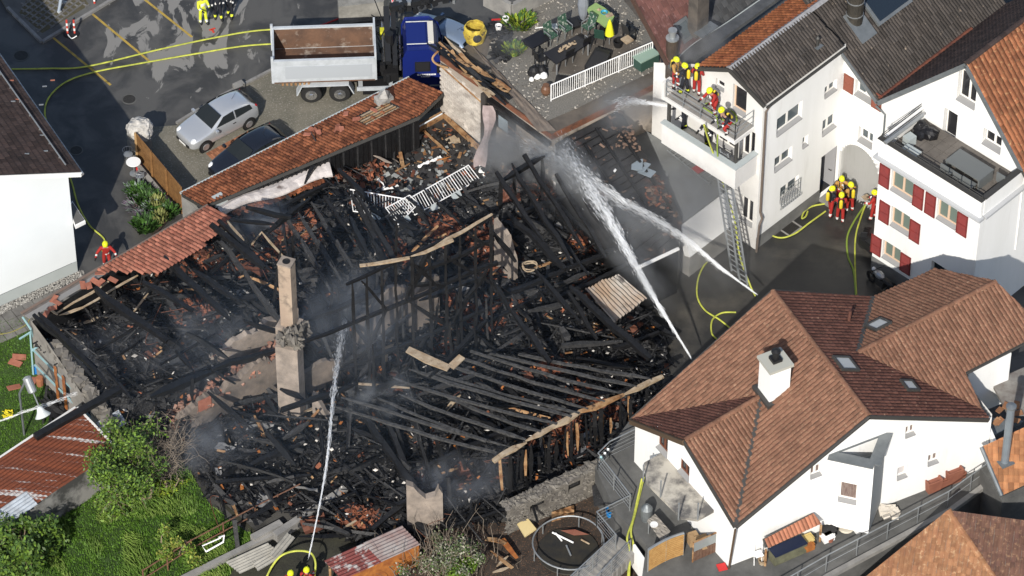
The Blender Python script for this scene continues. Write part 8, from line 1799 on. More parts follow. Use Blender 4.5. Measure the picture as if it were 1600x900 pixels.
for p in (A_[0], A_[4], A_[8]): mb = MB(); mb.beam(p + Z * 0, p + Z * 1.35, .06); mb.build('post', GALV, t)
t = thing('glazed_screen', 'glass windbreak over brown boards at the house corner', 'screen', hp(1105, 868)); a_, b_ = hp(1082, 878), hp(1128, 858)
for k in range(9):
    p0 = a_.lerp(b_, k / 9); p1 = a_.lerp(b_, (k + .9) / 9); mb = MB(); mb.beam(p0 + Z * .3, p1 + Z * .3, .04, .55); mb.build('board', mat('brown_screen_board', (.12, .06, .04), .7, (.16, .1, .07), 5) if k == 0 else MATS['brown_screen_board'], t)
for p in (a_, b_): mb = MB(); mb.beam(p, p + Z * 1.2, .06); mb.build('post', RAW, t)
mb = MB(); mb.beam(a_ + Z * 1.2, b_ + Z * 1.2, .06, .05); mb.build('top_rail', RAW, t); mb = MB(); mb.beam(a_ + Z * .88, b_ + Z * .88, .012, .55); mb.build('pane', mat('grey_glazing', (.24, .26, .26), .15), t)
for x, y, s_, lb in ((1097, 850, .55, 'brown cardboard box below the canopy edge'), (1083, 842, .45, 'dark brown box deeper under the canopy')):
    mb = MB(); mb.box(hp(x, y, s_ * .5), s_, s_, s_, rz=.4); mb.box(hp(x, y, s_ + .02), s_ * .4, s_ * 1.1, .03, rz=.4); tag(mb.build('cardboard_box', mat('cardboard', (.36, .24, .13), .9) if 'cardboard' not in MATS else MATS['cardboard']), lb, 'box')
mb = MB(); mb.box(hp(1128, 886, .05), .38, .36, .06, rz=.3); tag(mb.build('red_tray', MATS['red_box']), 'red square tray on the ground by the house corner', 'tray')
t = thing('white_stool', 'white metal folding stool beside the corner of the white house', 'stool', hp(1184, 878)); p = hp(1184, 878)
mb = MB(); mb.box(p + Z * .5, .36, .36, .03, rz=.4); mb.build('seat', STEELW, t)
for s in (-.16, .16): mb = MB(); mb.tube([p + V((s, -.2, 0)), p + V((s, .15, .5)), p + V((s, .2, .8))], .018, 5); mb.tube([p + V((s, .2, 0)), p + V((s, -.15, .5))], .018, 5); mb.build('leg', STEELW, t)
mb = MB(); mb.lathe(hp(1191, 880), [(.14, 0), (.19, .24), (.16, .24), (.1, .05)], 12); tag(mb.build('cream_pot', PALEW), 'cream flower pot next to the white stool', 'pot')
# metal platform railings on the lane side
def railing(lb, pts, z, h=1.0, bars=4, step=1.2):
    t = thing('steel_railing', lb, 'railing', P(*pts[0], z)); q = [P(x, y, zz) for (x, y), zz in zip(pts, z if isinstance(z, list) else [z] * len(pts))] if not isinstance(z, (int, float)) else PP(pts, z)
    for k in range(len(q) - 1):
        nn = max(1, int((q[k + 1] - q[k]).length / step))
        mb = MB(); mb.tube([q[k] + Z * h, q[k + 1] + Z * h], .03, 6); mb.build('handrail', GALV, t)
        for s in range(nn + 1): p = q[k].lerp(q[k + 1], s / nn); mb = MB(); mb.tube([p, p + Z * h], .028, 6); mb.build('post', GALV, t)
        for b in range(bars): zz = h * (b + .5) / (bars + .5); mb = MB(); mb.tube([q[k] + Z * zz, q[k + 1] + Z * zz], .01, 4); mb.build('wire', GALV, t)
railing('steel railing round the terrace corner facing the barn', [(1008, 688), (952, 715), (934, 733), (984, 798)], HZ)
railing('steel railing of the lower landing beside the blue bucket', [(985, 796), (932, 822), (962, 858)], 1.3, .9)
railing('outer steel railing down the garden stairs', [(962, 858), (890, 925)], 1.1, .95, 6); 
mb = MB(); t = thing('garden_stairs', 'straight concrete stairs going down from the terrace to the garden', 'stairs', P(940, 880, .5))
for k in range(9):
    s = k / 8; c = P(975 - 58 * s, 852 + 55 * s, 1.5 - 1.4 * s); mb = MB(); mb.box(c - Z * .3, .42, 1.25, .6, ax=((V((-.68, -.73, 0))), V((.73, -.68, 0)), Z)); mb.build('step', CONC, t)
railing('inner steel railing down the garden stairs', [(985, 866), (925, 930)], 1.3, .9, 5)
mb = MB(); mb.beam(P(990, 868, 1.2), P(1012, 900, 1.2), .1, 1.4); tag(mb.build('white_stair_wall', WHITE), 'short white wall beside the bamboo screen', 'wall')
mb = MB(); mb.lathe(P(954, 805, 1.0), [(.17, 0), (.22, .4), (.2, .4), (.15, .05)], 14); tag(mb.build('blue_bucket', mat('blue_plastic', (.02, .2, .5), .4)), 'bright blue bucket on the landing by the steel railing', 'bucket')
mb = MB(); mb.prism(PP([(925, 760), (942, 754), (955, 788), (928, 792)], 1.0), Z * .06); tag(mb.build('grey_board', CHARL), 'grey weathered board lying by the landing', 'board')
for k, (x, y) in enumerate(((942, 718), (948, 712), (953, 706))): mb = MB(); mb.beam(hp(x, y), hp(x - 3, y - 4, 1.5 + .2 * k), .09); tag(mb.build('teal_pole', GALV if k else TEAL), ('pale teal pole', 'grey steel pole', 'tallest grey pole')[k] + ' standing at the terrace corner railing', 'pole')
t = thing('trampoline', 'burnt round trampoline with bare steel ring in the garden', 'trampoline', P(888, 848)); c = P(888, 848, .62)
ring = [c + V((math.cos(a) * 1.5, math.sin(a) * 1.5, .06 * math.sin(a * 2))) for a in [k * math.pi / 20 for k in range(41)]]
mb = MB(); mb.tube(ring, .035, 7, cap=False); mb.build('ring', GALV, t)
for k in range(6): p = ring[k * 40 // 6 + 2]; mb = MB(); mb.tube([p, V((p.x, p.y, 0))], .03, 6); mb.build('leg', GALV, t)
mb = MB(); mb.lathe(c - Z * .55, [(.01, .02), (1.3, .03), (1.32, .0)], 30); mb.build('fallen_mat', mat('burnt_mat', (.02, .02, .02), .7, (.04, .035, .025), 2), t)
for (x0, y0), (x1, y1), lb, m in (((863, 832), (896, 848), 'bent white pole lying inside the trampoline', STEELW), ((868, 833), (878, 845), 'short white pole inside the trampoline ring', STEELW), ((885, 852), (892, 868), 'curved grey bar at the bottom of the trampoline', GALV), ((908, 843), (921, 850), 'short pale bar by the trampoline rim', PALEW)):
    mb = MB(); mb.tube([P(x0, y0, .2), P(x1, y1, .15)], .04, 6); tag(mb.build('pole', m), lb, 'pole')
mb = MB(); mb.chip(P(898, 832, .25), .42, R, flat=.4); tag(mb.build('tarp_scrap', T_PINK), 'pinkish crumpled scrap on the burnt trampoline', 'scrap')
mb = MB(); mb.prism(PP([(805, 815), (820, 806), (838, 828), (820, 840)], .35), Z * .08); tag(mb.build('foam_board', mat('pale_yellow_board', (.6, .48, .24), .8)), 'pale yellow rectangular board lying left of the trampoline', 'board')
mb = MB(); rows = [[P(862 + i * 5, 800 - i * 1.6 + j * 4, .3 + .25 * noise.noise(V((i * .8, j * .8, 6)))) for j in range(5)] for i in range(8)]
for i in range(7):
    for j in range(4): mb.poly([rows[i][j], rows[i + 1][j], rows[i + 1][j + 1], rows[i][j + 1]])
tag(mb.build('scorched_tarp', RAW), 'crumpled scorched orange tarpaulin at the foot of the stone wall', 'tarp')
# ================================================================== garden
lawnL = PP([(-60, 503), (42, 497), (62, 590), (125, 655), (60, 705), (-60, 770)]); lawnR = PP([(40, 830), (140, 700), (200, 660), (262, 690), (300, 742), (330, 792), (395, 838), (350, 915), (-80, 940), (-80, 870)])
sheet('lawn', [(p.x, p.y) for p in lawnL], .01, LAWNM); sheet('lawn', [(p.x, p.y) for p in lawnR], .01, LAWNM)
sheet('trodden_soil', [(p.x, p.y) for p in PP([(300, 742), (400, 830), (520, 790), (640, 850), (640, 960), (300, 960), (350, 900), (395, 838)])], .008, mat('trodden_soil', (.05, .05, .035), .95, (.025, .024, .02), 1.5, bump=.02, bscale=10))
G1_ = mat('lawn_green', (.10, .20, .02), .6, (.055, .13, .014), .7, isl=.4); G2_ = mat('long_pale_grass', (.23, .32, .07), .6, (.09, .18, .03), .6, isl=.35)
def grass(poly, n, h, lb, m, bias=None):
    px = [(p.x, p.y) for p in poly]; mb = MB(); xs = [p[0] for p in px]; ys = [p[1] for p in px]; k = 0
    while k < n:
        x, y = R.uniform(min(xs), max(xs)), R.uniform(min(ys), max(ys)); k += 1
        if not inpoly(x, y, px): continue
        cl_ = noise.noise(V((x * .8, y * .8, 9)))
        if bias and cl_ < bias: continue
        a = R.uniform(0, 6.28) if not bias else 2.4 + noise.noise(V((x * .5, y * .5, 2))) * 2 + R.gauss(0, .4); hh = h * R.uniform(.5, 1.3) * (1 + .7 * cl_); w_ = .03; d = V((math.cos(a), math.sin(a), 0)); s = V((-d.y, d.x, 0)) * w_; b = V((x, y, 0)); ln = R.uniform(.3, 1.1) * hh
        mb.poly([b - s, b + s, b + d * ln * .5 + Z * hh * .75 + s * .6]); mb.poly([b + s * .3 + Z * hh * .4, b + d * ln * .5 + Z * hh * .7, b + d * ln + Z * hh * .8])
    stuff(mb.build(lb, m))
grass(lawnL, 22000, .09, 'lawn_grass', G1_); grass(lawnR, 42000, .17, 'garden_grass', G1_); grass(lawnR, 30000, .24, 'long_grass', G2_, .02)
mb = MB()
for k in range(60): p = P(R.uniform(4, 20), R.uniform(640, 652), .1); mb.chip(p, .05, R)
stuff(mb.build('yellow_flowers', mat('flower_yellow', (.6, .5, .02), .6)))
def limb(mb, a, b, r0, r1, n=4, wob=.1):
    pts = [V(a).lerp(V(b), k / n) + V((R.gauss(0, wob), R.gauss(0, wob), R.gauss(0, wob * .5))) * (0 if k in (0,) else 1) for k in range(n + 1)]; mb.tube(pts, [r0 + (r1 - r0) * k / n for k in range(n + 1)], 5); return pts
def leafball(mb, c, r, n, s, sq=.8, mi=1):
    for k in range(n):
        d = V((R.gauss(0, 1), R.gauss(0, 1), R.gauss(0, 1))).normalized(); p = V(c) + V((d.x, d.y, d.z * sq)) * r * (.15 + abs(R.gauss(.45, .3)))
        u = V((R.gauss(0, 1), R.gauss(0, 1), R.gauss(0, .6))).normalized(); v = u.cross(V((R.gauss(0, .5), R.gauss(0, .5), 1))).normalized(); q = s * R.uniform(.6, 1.4)
        mb.poly([p - u * q, p + v * q * .5, p + u * q, p - v * q * .5], R.randrange(mi))
BARK = mat('pale_bark', (.28, .22, .15), .9, (.16, .12, .08), 5); TWIG = mat('grey_twigs', (.20, .165, .13), .9, isl=.3)
LF1 = mat('bright_spring_leaf', (.12, .20, .025), .55, isl=.45); LF2 = mat('mid_leaf', (.055, .105, .02), .55, isl=.45)
def tree(name, lb, base, trunks, clumps, lm, ls, nper, cat='tree'):
    t = thing(name, lb, cat, base); mb = MB()
    for a, b, r0 in trunks: limb(mb, a, b, r0, r0 * .45, 4, .06)
    for c, r, q in clumps:
        a = min(((V(b) - V(c)).length, V(b)) for _, b, _ in trunks)[1]; limb(mb, a, V(c), .035, .012, 3, .08)
        for k in range(4): d = V((R.gauss(0, 1), R.gauss(0, 1), R.gauss(0, .7))).normalized(); limb(mb, V(c), V(c) + d * r * .95, .012, .005, 3, .03)
    mb.build('trunk', BARK, t); mb = MB()
    for c, r, q in clumps: leafball(mb, c, r, int(nper * q), ls, .8, len(lm))
    stuff(mb.build('crown', lm, t)); return t
tb_ = P(225, 782); cl_ = []
for k in range(46):
    x, y = R.gauss(190, 30), R.gauss(716, 38)
    if not (138 < x < 252 and 640 < y < 800): continue
    cl_.append((P(x, y, R.uniform(.7, 3.2)), R.uniform(.4, 1.0), R.uniform(.5, 1.3)))
tree('garden_tree', 'bright green leafy tree between the rusty shed and the ruin', tb_, [(tb_, tb_ + V((-.1, .1, 1.0)), .13), (tb_ + V((.2, 0, 0)), tb_ + V((.45, .2, 1.2)), .1), (tb_ + V((-.1, .1, .9)), tb_ + V((-.9, .5, 1.9)), .08), (tb_ + V((.4, .2, 1.1)), tb_ + V((.3, 1.0, 2.3)), .07), (P(172, 805), P(176, 775, 1.4), .05)], cl_, [LF1, LF1, LF2], .075, 330)
t = thing('bare_shrub', 'leafless grey brown scorched shrub right of the green tree', 'shrub', P(262, 745)); mb = MB()
for k in range(60):
    b0 = P(R.gauss(255, 10), R.gauss(745, 8), .0); b1 = P(R.gauss(262, 26), R.gauss(690, 26), R.uniform(1.4, 2.8)); pts = limb(mb, b0, b1, .028, .008, 5, .1)
    for q in pts[2:]:
        for j in range(3): d = V((R.gauss(0, 1), R.gauss(0, 1), R.gauss(.3, .7))).normalized(); limb(mb, q, q + d * R.uniform(.3, .8), .01, .004, 2, .05)
stuff(mb.build('twigs', TWIG, t))
def bush(name, lb, cx, cy, sx, sy, n, lm, ls, nper, z0=.3, z1=1.6, r0=.3, r1=.6, cat='bush'):
    b = P(cx, cy + sy * .6); cl = [(P(R.gauss(cx, sx * .5), R.gauss(cy, sy * .5), R.uniform(z0, z1)), R.uniform(r0, r1), R.uniform(.6, 1.2)) for _ in range(n)]
    return tree(name, lb, b, [(b, b + Z * .6, .05), (b + V((.2, 0, 0)), b + V((.5, .1, .8)), .04), (b - V((.2, 0, 0)), b + V((-.5, .1, .7)), .04)], cl, lm, ls, nper, cat)
bush('corner_bush', 'dense green bush filling the lower left corner', 22, 852, 62, 52, 40, [LF2, LF1, LF2], .11, 260, .5, 2.4)
bush('small_shrub', 'small yellow green shrub by the rusty rail fence', 272, 855, 24, 22, 9, [mat('yellow_green_leaf', (.22, .24, .04), .6, isl=.4), LF1], .07, 120, .3, 1.2, .2, .4, 'shrub'); bush('lime_bush', 'low lime bush at the edge of the burnt heap', 262, 762, 22, 14, 8, [LEAFY, LF1], .07, 150, .1, .5, .2, .4); bush('weed_shrub', 'sparse shrub between the green tree and the corner bush', 170, 790, 22, 16, 8, [LF1, LF2], .08, 110, .3, 1.1, .2, .45, 'shrub')
bs = bush('grey_shrub', 'sparse grey green shrub with pale twigs at the bottom of the garden', 690, 868, 60, 34, 26, [mat('grey_green_leaf', (.13, .15, .08), .7, isl=.5), LF2, mat('pale_blossom', (.27, .26, .2), .8, isl=.4)], .06, 150, .3, 1.6, .3, .55, 'shrub')
mb = MB()
for k in range(110): b0 = P(R.gauss(690, 40), R.gauss(885, 14), .1); limb(mb, b0, b0 + V((R.gauss(0, .5), R.gauss(.2, .5), R.uniform(.9, 2.0))), .016, .005, 4, .07)
stuff(mb.build('bare_twigs', TWIG, bs)); bush('green_shrub', 'bright green shrub in front of the grey one at the bottom edge', 722, 888, 22, 12, 9, [LF1], .07, 170, .3, 1.0, .25, .4, 'shrub')
# rusty shed
sh = thing('rusty_shed', 'long low shed with rust red corrugated roof in the garden', 'shed', P(90, 790)); r0, r1 = P(119, 638, 2.75), P(-60, 757, 2.75); rd_ = (r1 - r0); r2 = P(152, 721, 2.15); cx_ = r2 - r0; cx_ = cx_ - rd_.normalized() * cx_.dot(rd_.normalized())
RUSTR = mat('rust_streaked_sheet', (.19, .055, .025), .75, (.11, .035, .02), 1.2, c3=(.46, .45, .44), s3=1.0, lo3=.59, hi3=.64, stretch=(.16, 4.5, 1, -math.atan2(rd_.y, rd_.x)), bump=.004); PALES = mat('pale_corrugated', (.42, .46, .50), .5, (.3, .32, .34), 2)
def corr(o, L, W, m, nm, par, amp=.03, pitch=.15):
    o = V(o); L = V(L); W = V(W); n = int(W.length / pitch * 4); up = L.cross(W).normalized(); up = up if up.z > 0 else -up; mb = MB(); pr = [o + W * (k / n) + up * amp * math.sin(k * math.pi / 2) for k in range(n + 1)]
    for k in range(n): mb.poly([pr[k], pr[k + 1], pr[k + 1] + L, pr[k] + L])
    ob = mb.build(nm, m, par); so_ = ob.modifiers.new('s', 'SOLIDIFY'); so_.thickness = .012; return ob
LL = rd_.length; e_ = rd_.normalized()
for k, (s, l) in enumerate(((0, 2.9), (2.85, 3.0))):
    for j in range(2): corr(r0 + e_ * s + cx_ * (.5 * j) + Z * (.02 * k + .015 * (1 - j)), e_ * l, cx_ * .52, RUSTR, 'roof_sheet', sh)
corr(r0 + e_ * 4.4 + cx_ * .75 + Z * .05, e_ * 3, cx_ * .3, PALES, 'roof_sheet', sh)
mb = MB(); mb.beam(r0 - Z * .02 - cx_.normalized() * .05, r0 + e_ * 6 - Z * .02 - cx_.normalized() * .05, .1, .12); mb.beam(r0 - e_ * .05, r0 + cx_ - e_ * .05, .1, .1); mb.build('white_edge_strip', WGREY, sh)
w_a, w_b = r0 + cx_ * .93, r0 + cx_ * .93 + e_ * 6.5; mb = MB(); mb.prism([V((w_a.x, w_a.y, 0)), V((w_b.x, w_b.y, 0)), V((w_b.x, w_b.y, 2.1)), V((w_a.x, w_a.y, 2.1))], cx_.normalized() * -.15); mb.build('concrete_wall', mat('mottled_wall', (.27, .265, .25), .9, (.06, .06, .057), .8, lo=.42, hi=.58), sh)
mb = MB(); q = [V((p.x, p.y, 0)) for p in (r0 + cx_ * .1 + e_ * .1, r0 + cx_ * .9 + e_ * .1)]; mb.prism([q[0], q[1], q[1] + Z * 2.2, q[0] + Z * 2.55], e_ * .15); q = [V((p.x, p.y, 0)) for p in (r0 + cx_ * .1 + e_ * .1, r0 + cx_ * .1 + e_ * 6.4)]; mb.prism([q[0], q[1], q[1] + Z * 2.5, q[0] + Z * 2.5], cx_.normalized() * .12); mb.build('end_wall', CONCD, sh)
mb = MB(); mb.beam(P(55, 683, 3.0), P(190, 606, 3.0), .3, .22); tag(mb.build('charred_pole', CHAR), 'long charred beam lying over the end of the rusty shed', 'beam')
corr(P(150, 660, 2.2), P(185, 640, 2.2) - P(150, 660, 2.2), V((.4, -.7, -.1)), PALES, 'sheet_scrap', sh)
# burnt planks and lamp on the left lawn
for k in range(13):
    a = P(R.uniform(40, 130), R.uniform(600, 628), .15 + .05 * k / 3); b = P(R.uniform(62, 130), R.uniform(645, 690), .2 + .05 * k / 3); tag(timber(a, b, .22, R, .08).build('charred_plank', CHAR if k % 3 else CHARL), 'charred plank in the loose stack on the lawn by the grey end wall', 'plank', 'charred planks on the left lawn')
for k, (x, y) in enumerate(((24, 567), (30, 558), (22, 605), (52, 596))): mb = MB(); mb.plate(P(x, y, .08), .6, .3, .05, R, tilt=.2); tag(mb.build('broken_tile', T_PINK), 'red broken tile lying on the lawn ' + ('nearest the fence rail', 'by the blue pipes', 'near the street lamp', 'beside the burnt planks')[k], 'tile')
lp = thing('street_lamp', 'grey street lamp with cylinder housing and glass cone over the lawn', 'lamp', P(45, 690)); c = P(63, 640, 2.6); c2 = P(46, 600, 3.6); d = (c - c2).normalized()
mb = MB(); mb.lathe(c2, [(.1, -.35), (.2, -.3), (.2, .35), (.12, .42)], 14, ax=d); mb.build('housing', GALV, lp); mb = MB(); mb.tube([c2 + d * .4, c], .03, 6); mb.build('rod', GALV, lp)
mb = MB(); mb.lathe(c, [(.06, -.15), (.12, -.1), (.2, .1), (.36, .3), (.34, .32), (.05, .1)], 18, ax=d); mb.build('shade', mat('clear_shade', (.55, .58, .58), .15), lp); mb = MB(); q = P(38, 680); mb.tube([q, V((q.x, q.y, 2.6)), c2 - d * .3], .05, 7); mb.build('pole', ZINC, lp)
mb = MB(); mb.lathe(P(63, 602), [(.16, 0), (.18, .4), (.15, .5)], 10); tag(mb.build('rusty_barrel', mat('rusty_barrel', (.30, .12, .06), .8)), 'small rust orange barrel at the foot of the grey end wall', 'barrel'); mb = MB(); mb.box(P(54, 578, .2), .2, .2, .4, rz=.3); tag(mb.build('blue_canister', mat('blue_plastic2', (.02, .18, .5), .4)), 'bright blue canister below the downpipe', 'canister')
# rail fence, chair frame, corrugated scraps, small red roof
rf = thing('rail_fence', 'rusty two-rail garden fence in front of the burnt heap', 'fence', P(320, 870)); q = PP([(225, 915), (300, 868), (400, 815), (470, 780)]); RUST = mat('rusty_rail', (.20, .10, .06), .8, (.12, .06, .04), 5)
for h in (.95, .45):
    for k in range(3): mb = MB(); mb.tube([q[k] + Z * h, q[k + 1] + Z * h], .03, 6); mb.build('rail', RUST, rf)
for k in range(3):
    for s in (0, .5): p = q[k].lerp(q[k + 1], s); mb = MB(); mb.tube([p, p + Z], .035, 6); mb.build('post', RUST, rf)
mb = MB(); p = P(322, 862, .9); mb.tube([p, p + V((.7, .45, .1)), p + V((.75, .5, .45)), p + V((.55, .35, .5))], .04, 6); mb.tube([p, p + V((-.15, .1, .25)), p + V((.6, .5, .3))], .03, 6); tag(mb.build('chair_frame', STEELW), 'white tubular chair frame caught on the rusty rail fence', 'chair frame')
mb = MB(); mb.beam(P(275, 915) + Z * .15, P(430, 838) + Z * .15, .25, .3); tag(mb.build('stone_kerb', CONC), 'pale stone kerb below the rusty rail fence', 'kerb'); mb = MB(); mb.beam(P(372, 862, 0), P(366, 812, 1.2), .18, .18); tag(mb.build('ash_post', CHARL), 'grey charred post standing at the rail fence', 'post')
PS2 = mat('dirty_corrugated', (.40, .38, .33), .6, (.26, .25, .22), 2)
for k, (o_, l_, w__, z) in enumerate((((352, 878), (418, 848), (375, 896), .5), ((420, 866), (448, 832), (433, 874), .7), ((395, 880), (425, 862), (403, 892), .55))):
    t = thing('corrugated_scrap', ('largest pale corrugated scrap lying below the rail fence', 'upright narrow corrugated scrap right of the largest one', 'small corrugated scrap between the two others')[k], 'metal sheet', P(*o_)); a = P(*o_, z); corr(a, P(*l_, z) - a, P(*w__, z) - a, PS2, 'sheet', t)
rr_ = thing('red_sheet_roof', 'small lean-to with faded red corrugated roof by the grey shrub', 'shed', P(580, 900)); a = P(506, 876, 1.6); L_ = P(628, 822, 1.6) - a; W_ = P(535, 906, 1.3) - a; FR_ = mat('faded_red_sheet', (.20, .055, .05), .7, (.13, .04, .035), 2, c3=(.36, .34, .33), s3=1.6, lo3=.53, hi3=.6)
corr(a, L_ * .52, W_, FR_, 'roof_sheet', rr_); corr(a + L_ * .5 + Z * .03, L_ * .5, W_, mat('grey_red_sheet', (.22, .15, .14), .7, (.3, .28, .27), 1.4), 'roof_sheet', rr_)
for s in (.05, .95):
    for u in (.1, .9): p = a + L_ * s + W_ * u; mb = MB(); mb.beam(V((p.x, p.y, 0)), p - Z * .05, .1); mb.build('post', RAW, rr_)
mb = MB(); p0, p1 = a + W_ * .92, a + W_ * .92 + L_; mb.prism([V((p0.x, p0.y, 0)), V((p1.x, p1.y, 0)), p1 - Z * .1, p0 - Z * .1], V((0, .06, 0))); mb.build('board_wall', ORW, rr_)
# loose bright boards and a shattered crate at the foot of the ruin
for k, (p0, p1, w_, m) in enumerate((((522, 805), (565, 822), .16, ORW), ((510, 820), (535, 828), .2, ORW), ((535, 828), (556, 812), .14, PALEW), ((533, 830), (550, 832), .14, ORW), ((548, 815), (556, 828), .14, RAW), ((767, 858), (800, 888), .2, RAW), ((775, 885), (795, 870), .2, PALEW), ((770, 895), (798, 886), .16, PALEW), ((760, 840), (790, 850), .3, RAW), ((785, 842), (806, 872), .25, ORW), ((465, 838), (552, 835), .24, CHAR), ((690, 740), (720, 730), .14, RAW))):
    tag(timber(P(*p0, .35 + .06 * (k % 4)), P(*p1, .45 + .05 * (k % 3)), w_, R, .06, 2).build('loose_board', m), ('long orange board leaning toward the rail fence', 'short orange board left of the heap', 'pale board crossing the orange ones', 'thin orange board under the pale one', 'brown piece among the orange boards', 'scorched brown board beside the grey shrub', 'pale board at the bottom of the shrub heap', 'pale board end nearest the picture edge', 'broad scorched panel above the shrub heap', 'orange panel beside the pale yellow board', 'long black beam lying behind the two firemen', 'short brown board below the fallen rafters')[k], 'board')
# ================================================================== water jets: droplets flung along their arcs
def water(name, a, al=.6):
    m = bpy.data.materials.new(name); m.use_nodes = True; n = m.node_tree.nodes; L = m.node_tree.links; b = n['Principled BSDF']; b.inputs['Base Color'].default_value = (.86, .88, .9, 1); b.inputs['Roughness'].default_value = .3; b.inputs['Alpha'].default_value = al; b.inputs['Subsurface Weight'].default_value = .0; b.inputs['Transmission Weight'].default_value = a; b.inputs['IOR'].default_value = 1.1; return m
WAT = water('water_droplets', .0, .3)
def jet(lb, pts, r0, r1, n, ln=.22, sz=.014, core=1.0, fall=0):
    pts = smooth_path([V(p) for p in pts], 12); N = len(pts); cum = [0]
    for k in range(N - 1): cum.append(cum[-1] + (pts[k + 1] - pts[k]).length)
    mb = MB()
    for k in range(n):
        t = R.random() ** core; s = t * cum[-1]; i = next(j for j in range(1, N) if cum[j] >= s - 1e-6); f = (s - cum[i - 1]) / max(1e-6, cum[i] - cum[i - 1]); c = pts[i - 1].lerp(pts[i], f); d = (pts[i] - pts[i - 1]).normalized()
        r = (r0 + (r1 - r0) * t ** 1.5); g = V((R.gauss(0, r), R.gauss(0, r), R.gauss(0, r))); clump = .65 + .6 * noise.noise(V((s * 1.6, 0, 3)))
        c = c + g * clump - Z * abs(R.gauss(0, fall * t)); q = sz * R.uniform(.5, 1.7); l = ln * R.uniform(.3, 1.2); e = d + V((R.gauss(0, .12), R.gauss(0, .12), R.gauss(0, .12))); x = e.cross(Z).normalized() * q; y = x.cross(e).normalized() * q
        v = [c - e * l / 2, c + x, c + y, c - x, c - y, c + e * l / 2]; i0 = len(mb.v); mb.v += [tuple(p) for p in v]
        for fc in ((0, 2, 1), (0, 3, 2), (0, 4, 3), (0, 1, 4), (5, 1, 2), (5, 2, 3), (5, 3, 4), (5, 4, 1)): mb.f.append(tuple(i0 + j for j in fc)); mb.m.append(0)
    o = mb.build(name_ if False else 'water_jet', WAT); tag(o, lb, 'water jet', kind='stuff'); return o
jet('water jet from behind the red roof across the yard to the brick wall', [P(1180, 458, 1.6), P(1128, 418, 2.6), P(1075, 373, 3.6), P(1020, 336, 4.6), P(965, 305, 5.2), P(920, 272, 5.4), P(868, 240, 5.2), P(800, 212, 4.0)], .012, .34, 4600, .38, .0075, 1.0, .6)
jet('water jet rising from the red roof edge to the terrace corner', [P(1078, 556, 2.0), P(1052, 512, 3.0), P(1020, 458, 4.0), P(985, 395, 5.0), P(953, 335, 5.8), P(922, 288, 6.0), P(895, 250, 5.8), P(872, 216, 5.2)], .014, .40, 4600, .38, .0075, 1.1, .65)
jet('thin water jet from the two firemen up into the ruin', [P(483, 868, 1.3), P(495, 810, 2.2), P(507, 745, 3.0), P(515, 680, 3.6), P(520, 620, 3.8), P(526, 570, 3.6), P(533, 520, 3.0), P(540, 495, 2.4)], .012, .17, 1700, .34, .0075, 1.0, .3)
jet('faint water jet crossing the left lawn to the end wall', [P(-10, 662, 1.5), P(40, 643, 2.0), P(80, 630, 2.3), P(125, 612, 2.2)], .03, .1, 380, .3, .007)
jet('faint spray from the lower balcony nozzle onto the charred roof', [P(1046, 166, 6.2), P(1015, 160, 6.3), P(980, 156, 6.0), P(950, 165, 5.4)], .02, .25, 1300, .25, .007, .9, .2)
# ================================================================== smoke and spray mist: soft bounded volumes
def puff(name, lb, c, size, dens, colr=(.75, .78, .82), rot=0, nscale=.7, lo=.38, seed=0):
    m = bpy.data.materials.new(name); m.use_nodes = True; n = m.node_tree.nodes; L = m.node_tree.links
    for q in list(n):
        if q.type != 'OUTPUT_MATERIAL': n.remove(q)
    pv = n.new('ShaderNodeVolumePrincipled'); pv.inputs['Color'].default_value = (*colr, 1); pv.inputs['Anisotropy'].default_value = .2
    tc = n.new('ShaderNodeTexCoord'); ln = n.new('ShaderNodeVectorMath'); ln.operation = 'LENGTH'; L.new(tc.outputs['Object'], ln.inputs[0])
    fo = n.new('ShaderNodeMapRange'); fo.interpolation_type = 'SMOOTHSTEP'; fo.inputs[1].default_value = .15; fo.inputs[2].default_value = 1.0; fo.inputs[3].default_value = 1; fo.inputs[4].default_value = 0; L.new(ln.outputs['Value'], fo.inputs[0])
    mp = n.new('ShaderNodeMapping'); mp.inputs['Scale'].default_value = [s * nscale for s in size]; mp.inputs['Location'].default_value = (seed * 3.7, seed * 1.3, 0); L.new(tc.outputs['Object'], mp.inputs[0])
    nz = n.new('ShaderNodeTexNoise'); nz.inputs['Scale'].default_value = 1; nz.inputs['Detail'].default_value = 4; nz.inputs['Distortion'].default_value = .6; L.new(mp.outputs[0], nz.inputs['Vector'])
    rg = n.new('ShaderNodeMapRange'); rg.inputs[1].default_value = lo; rg.inputs[2].default_value = lo + .32; rg.inputs[4].default_value = dens; L.new(nz.outputs['Fac'], rg.inputs[0])
    mu = n.new('ShaderNodeMath'); mu.operation = 'MULTIPLY'; L.new(fo.outputs[0], mu.inputs[0]); L.new(rg.outputs[0], mu.inputs[1]); L.new(mu.outputs[0], pv.inputs['Density']); L.new(pv.outputs[0], n['Material Output'].inputs['Volume'])
    bm = bmesh.new(); bmesh.ops.create_icosphere(bm, subdivisions=2, radius=1.08); me = bpy.data.meshes.new(name); bm.to_mesh(me); bm.free(); me.materials.append(m); o = link(name, me); o.location = c; o.scale = size; o.rotation_euler = (0, 0, rot); tag(o, kind='stuff'); return o
puff('spray_mist', 0, P(930, 290, 4.6), (4.2, 3.6, 1.4), .22, (.93, .95, .97), -.9, .5, .3, 1)
puff('spray_mist', 0, P(805, 235, 4.2), (2.4, 2.6, 1.8), 1.3, (.93, .95, .97), 0, .7, .32, 2)
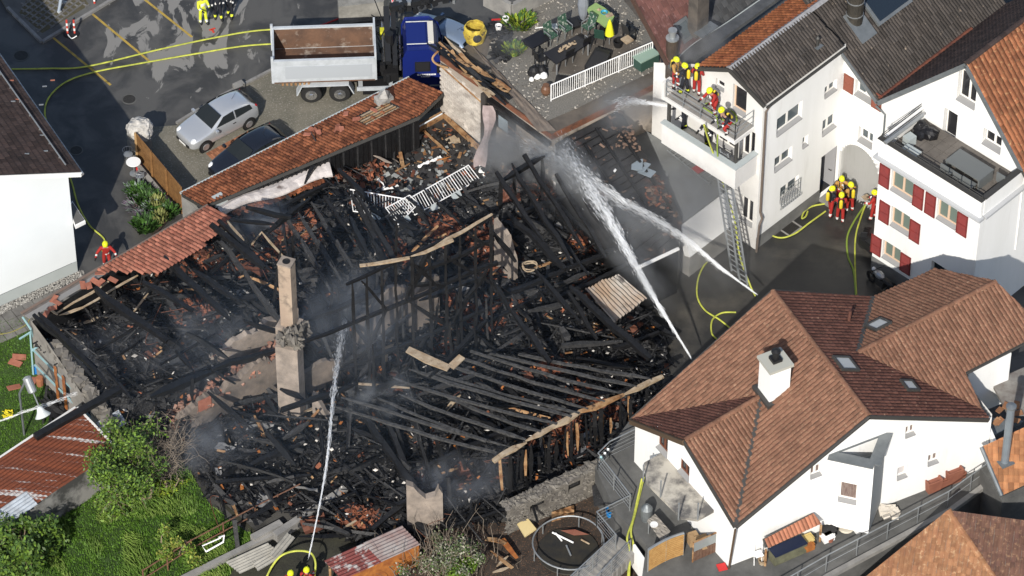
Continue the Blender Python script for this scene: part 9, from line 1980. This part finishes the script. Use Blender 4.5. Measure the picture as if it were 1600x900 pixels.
puff('spray_mist', 0, P(1070, 320, 4.0), (3.4, 3.6, 2.0), 0.378, (.93, .95, .97), .6, .5, .3, 3)
puff('spray_mist', 0, P(980, 165, 6.2), (2.4, 1.6, 1.2), 0.84, (.93, .95, .97), .6, .8, .33, 4)
puff('smoke', 0, P(300, 545, 2.2), (3.8, 3.4, 1.4), 0.63, (.8, .86, .96), .6, .6, .4, 5)
puff('smoke', 0, P(150, 560, 2.4), (3.0, 3.0, 1.2), 0.315, (.8, .86, .96), 0, .6, .36, 6)
puff('smoke', 0, P(330, 690, 1.8), (2.6, 1.8, 1.3), 0.714, (.8, .86, .96), .5, .8, .4, 7)
puff('smoke', 0, P(400, 345, 3.2), (2.2, 1.8, 1.2), 0.945, (.8, .86, .96), .5, .8, .4, 8)
puff('smoke', 0, P(600, 620, 2.4), (2.4, 1.6, .9), 1.092, (.85, .9, .97), .4, 1.0, .47, 9)
puff('smoke', 0, P(560, 500, 4.5), (4.0, 3.6, 2.2), 0.283, (.8, .86, .96), .5, .5, .38, 10)
puff('smoke', 0, P(720, 745, 2.2), (3.4, 1.8, 1.4), 0.462, (.8, .86, .96), .4, .7, .4, 11)
puff('smoke', 0, P(1085, 75, 8.8), (1.8, 2.4, 1.4), 0.84, (.85, .85, .86), -.6, .9, .36, 12)
puff('smoke', 0, P(785, 75, 6.4), (1.6, 1.8, 1.0), 0.504, (.8, .8, .82), 0, .9, .38, 13)
puff('spray_mist', 0, P(880, 258, 5.4), (3.2, 1.5, 1.1), 1.5, (.95, .97, .98), -.95, 1.0, .34, 14)
puff('spray_mist', 0, P(985, 345, 4.8), (4.8, 1.5, 1.0), .75, (.95, .97, .98), -.8, .9, .32, 15)
puff('spray_mist', 0, P(985, 405, 4.6), (4.4, 1.1, .9), .5, (.95, .97, .98), -1.05, .9, .32, 16)
puff('spray_mist', 0, P(1110, 400, 1.8), (4.0, 3.0, 1.6), .2, (.95, .97, .98), .7, .5, .3, 17)
puff('smoke', 0, P(520, 520, 4.2), (14, 10.5, 3.2), .019, (.6, .78, 1.0), .59, .25, .26, 18)
bpy.context.view_layer.update()
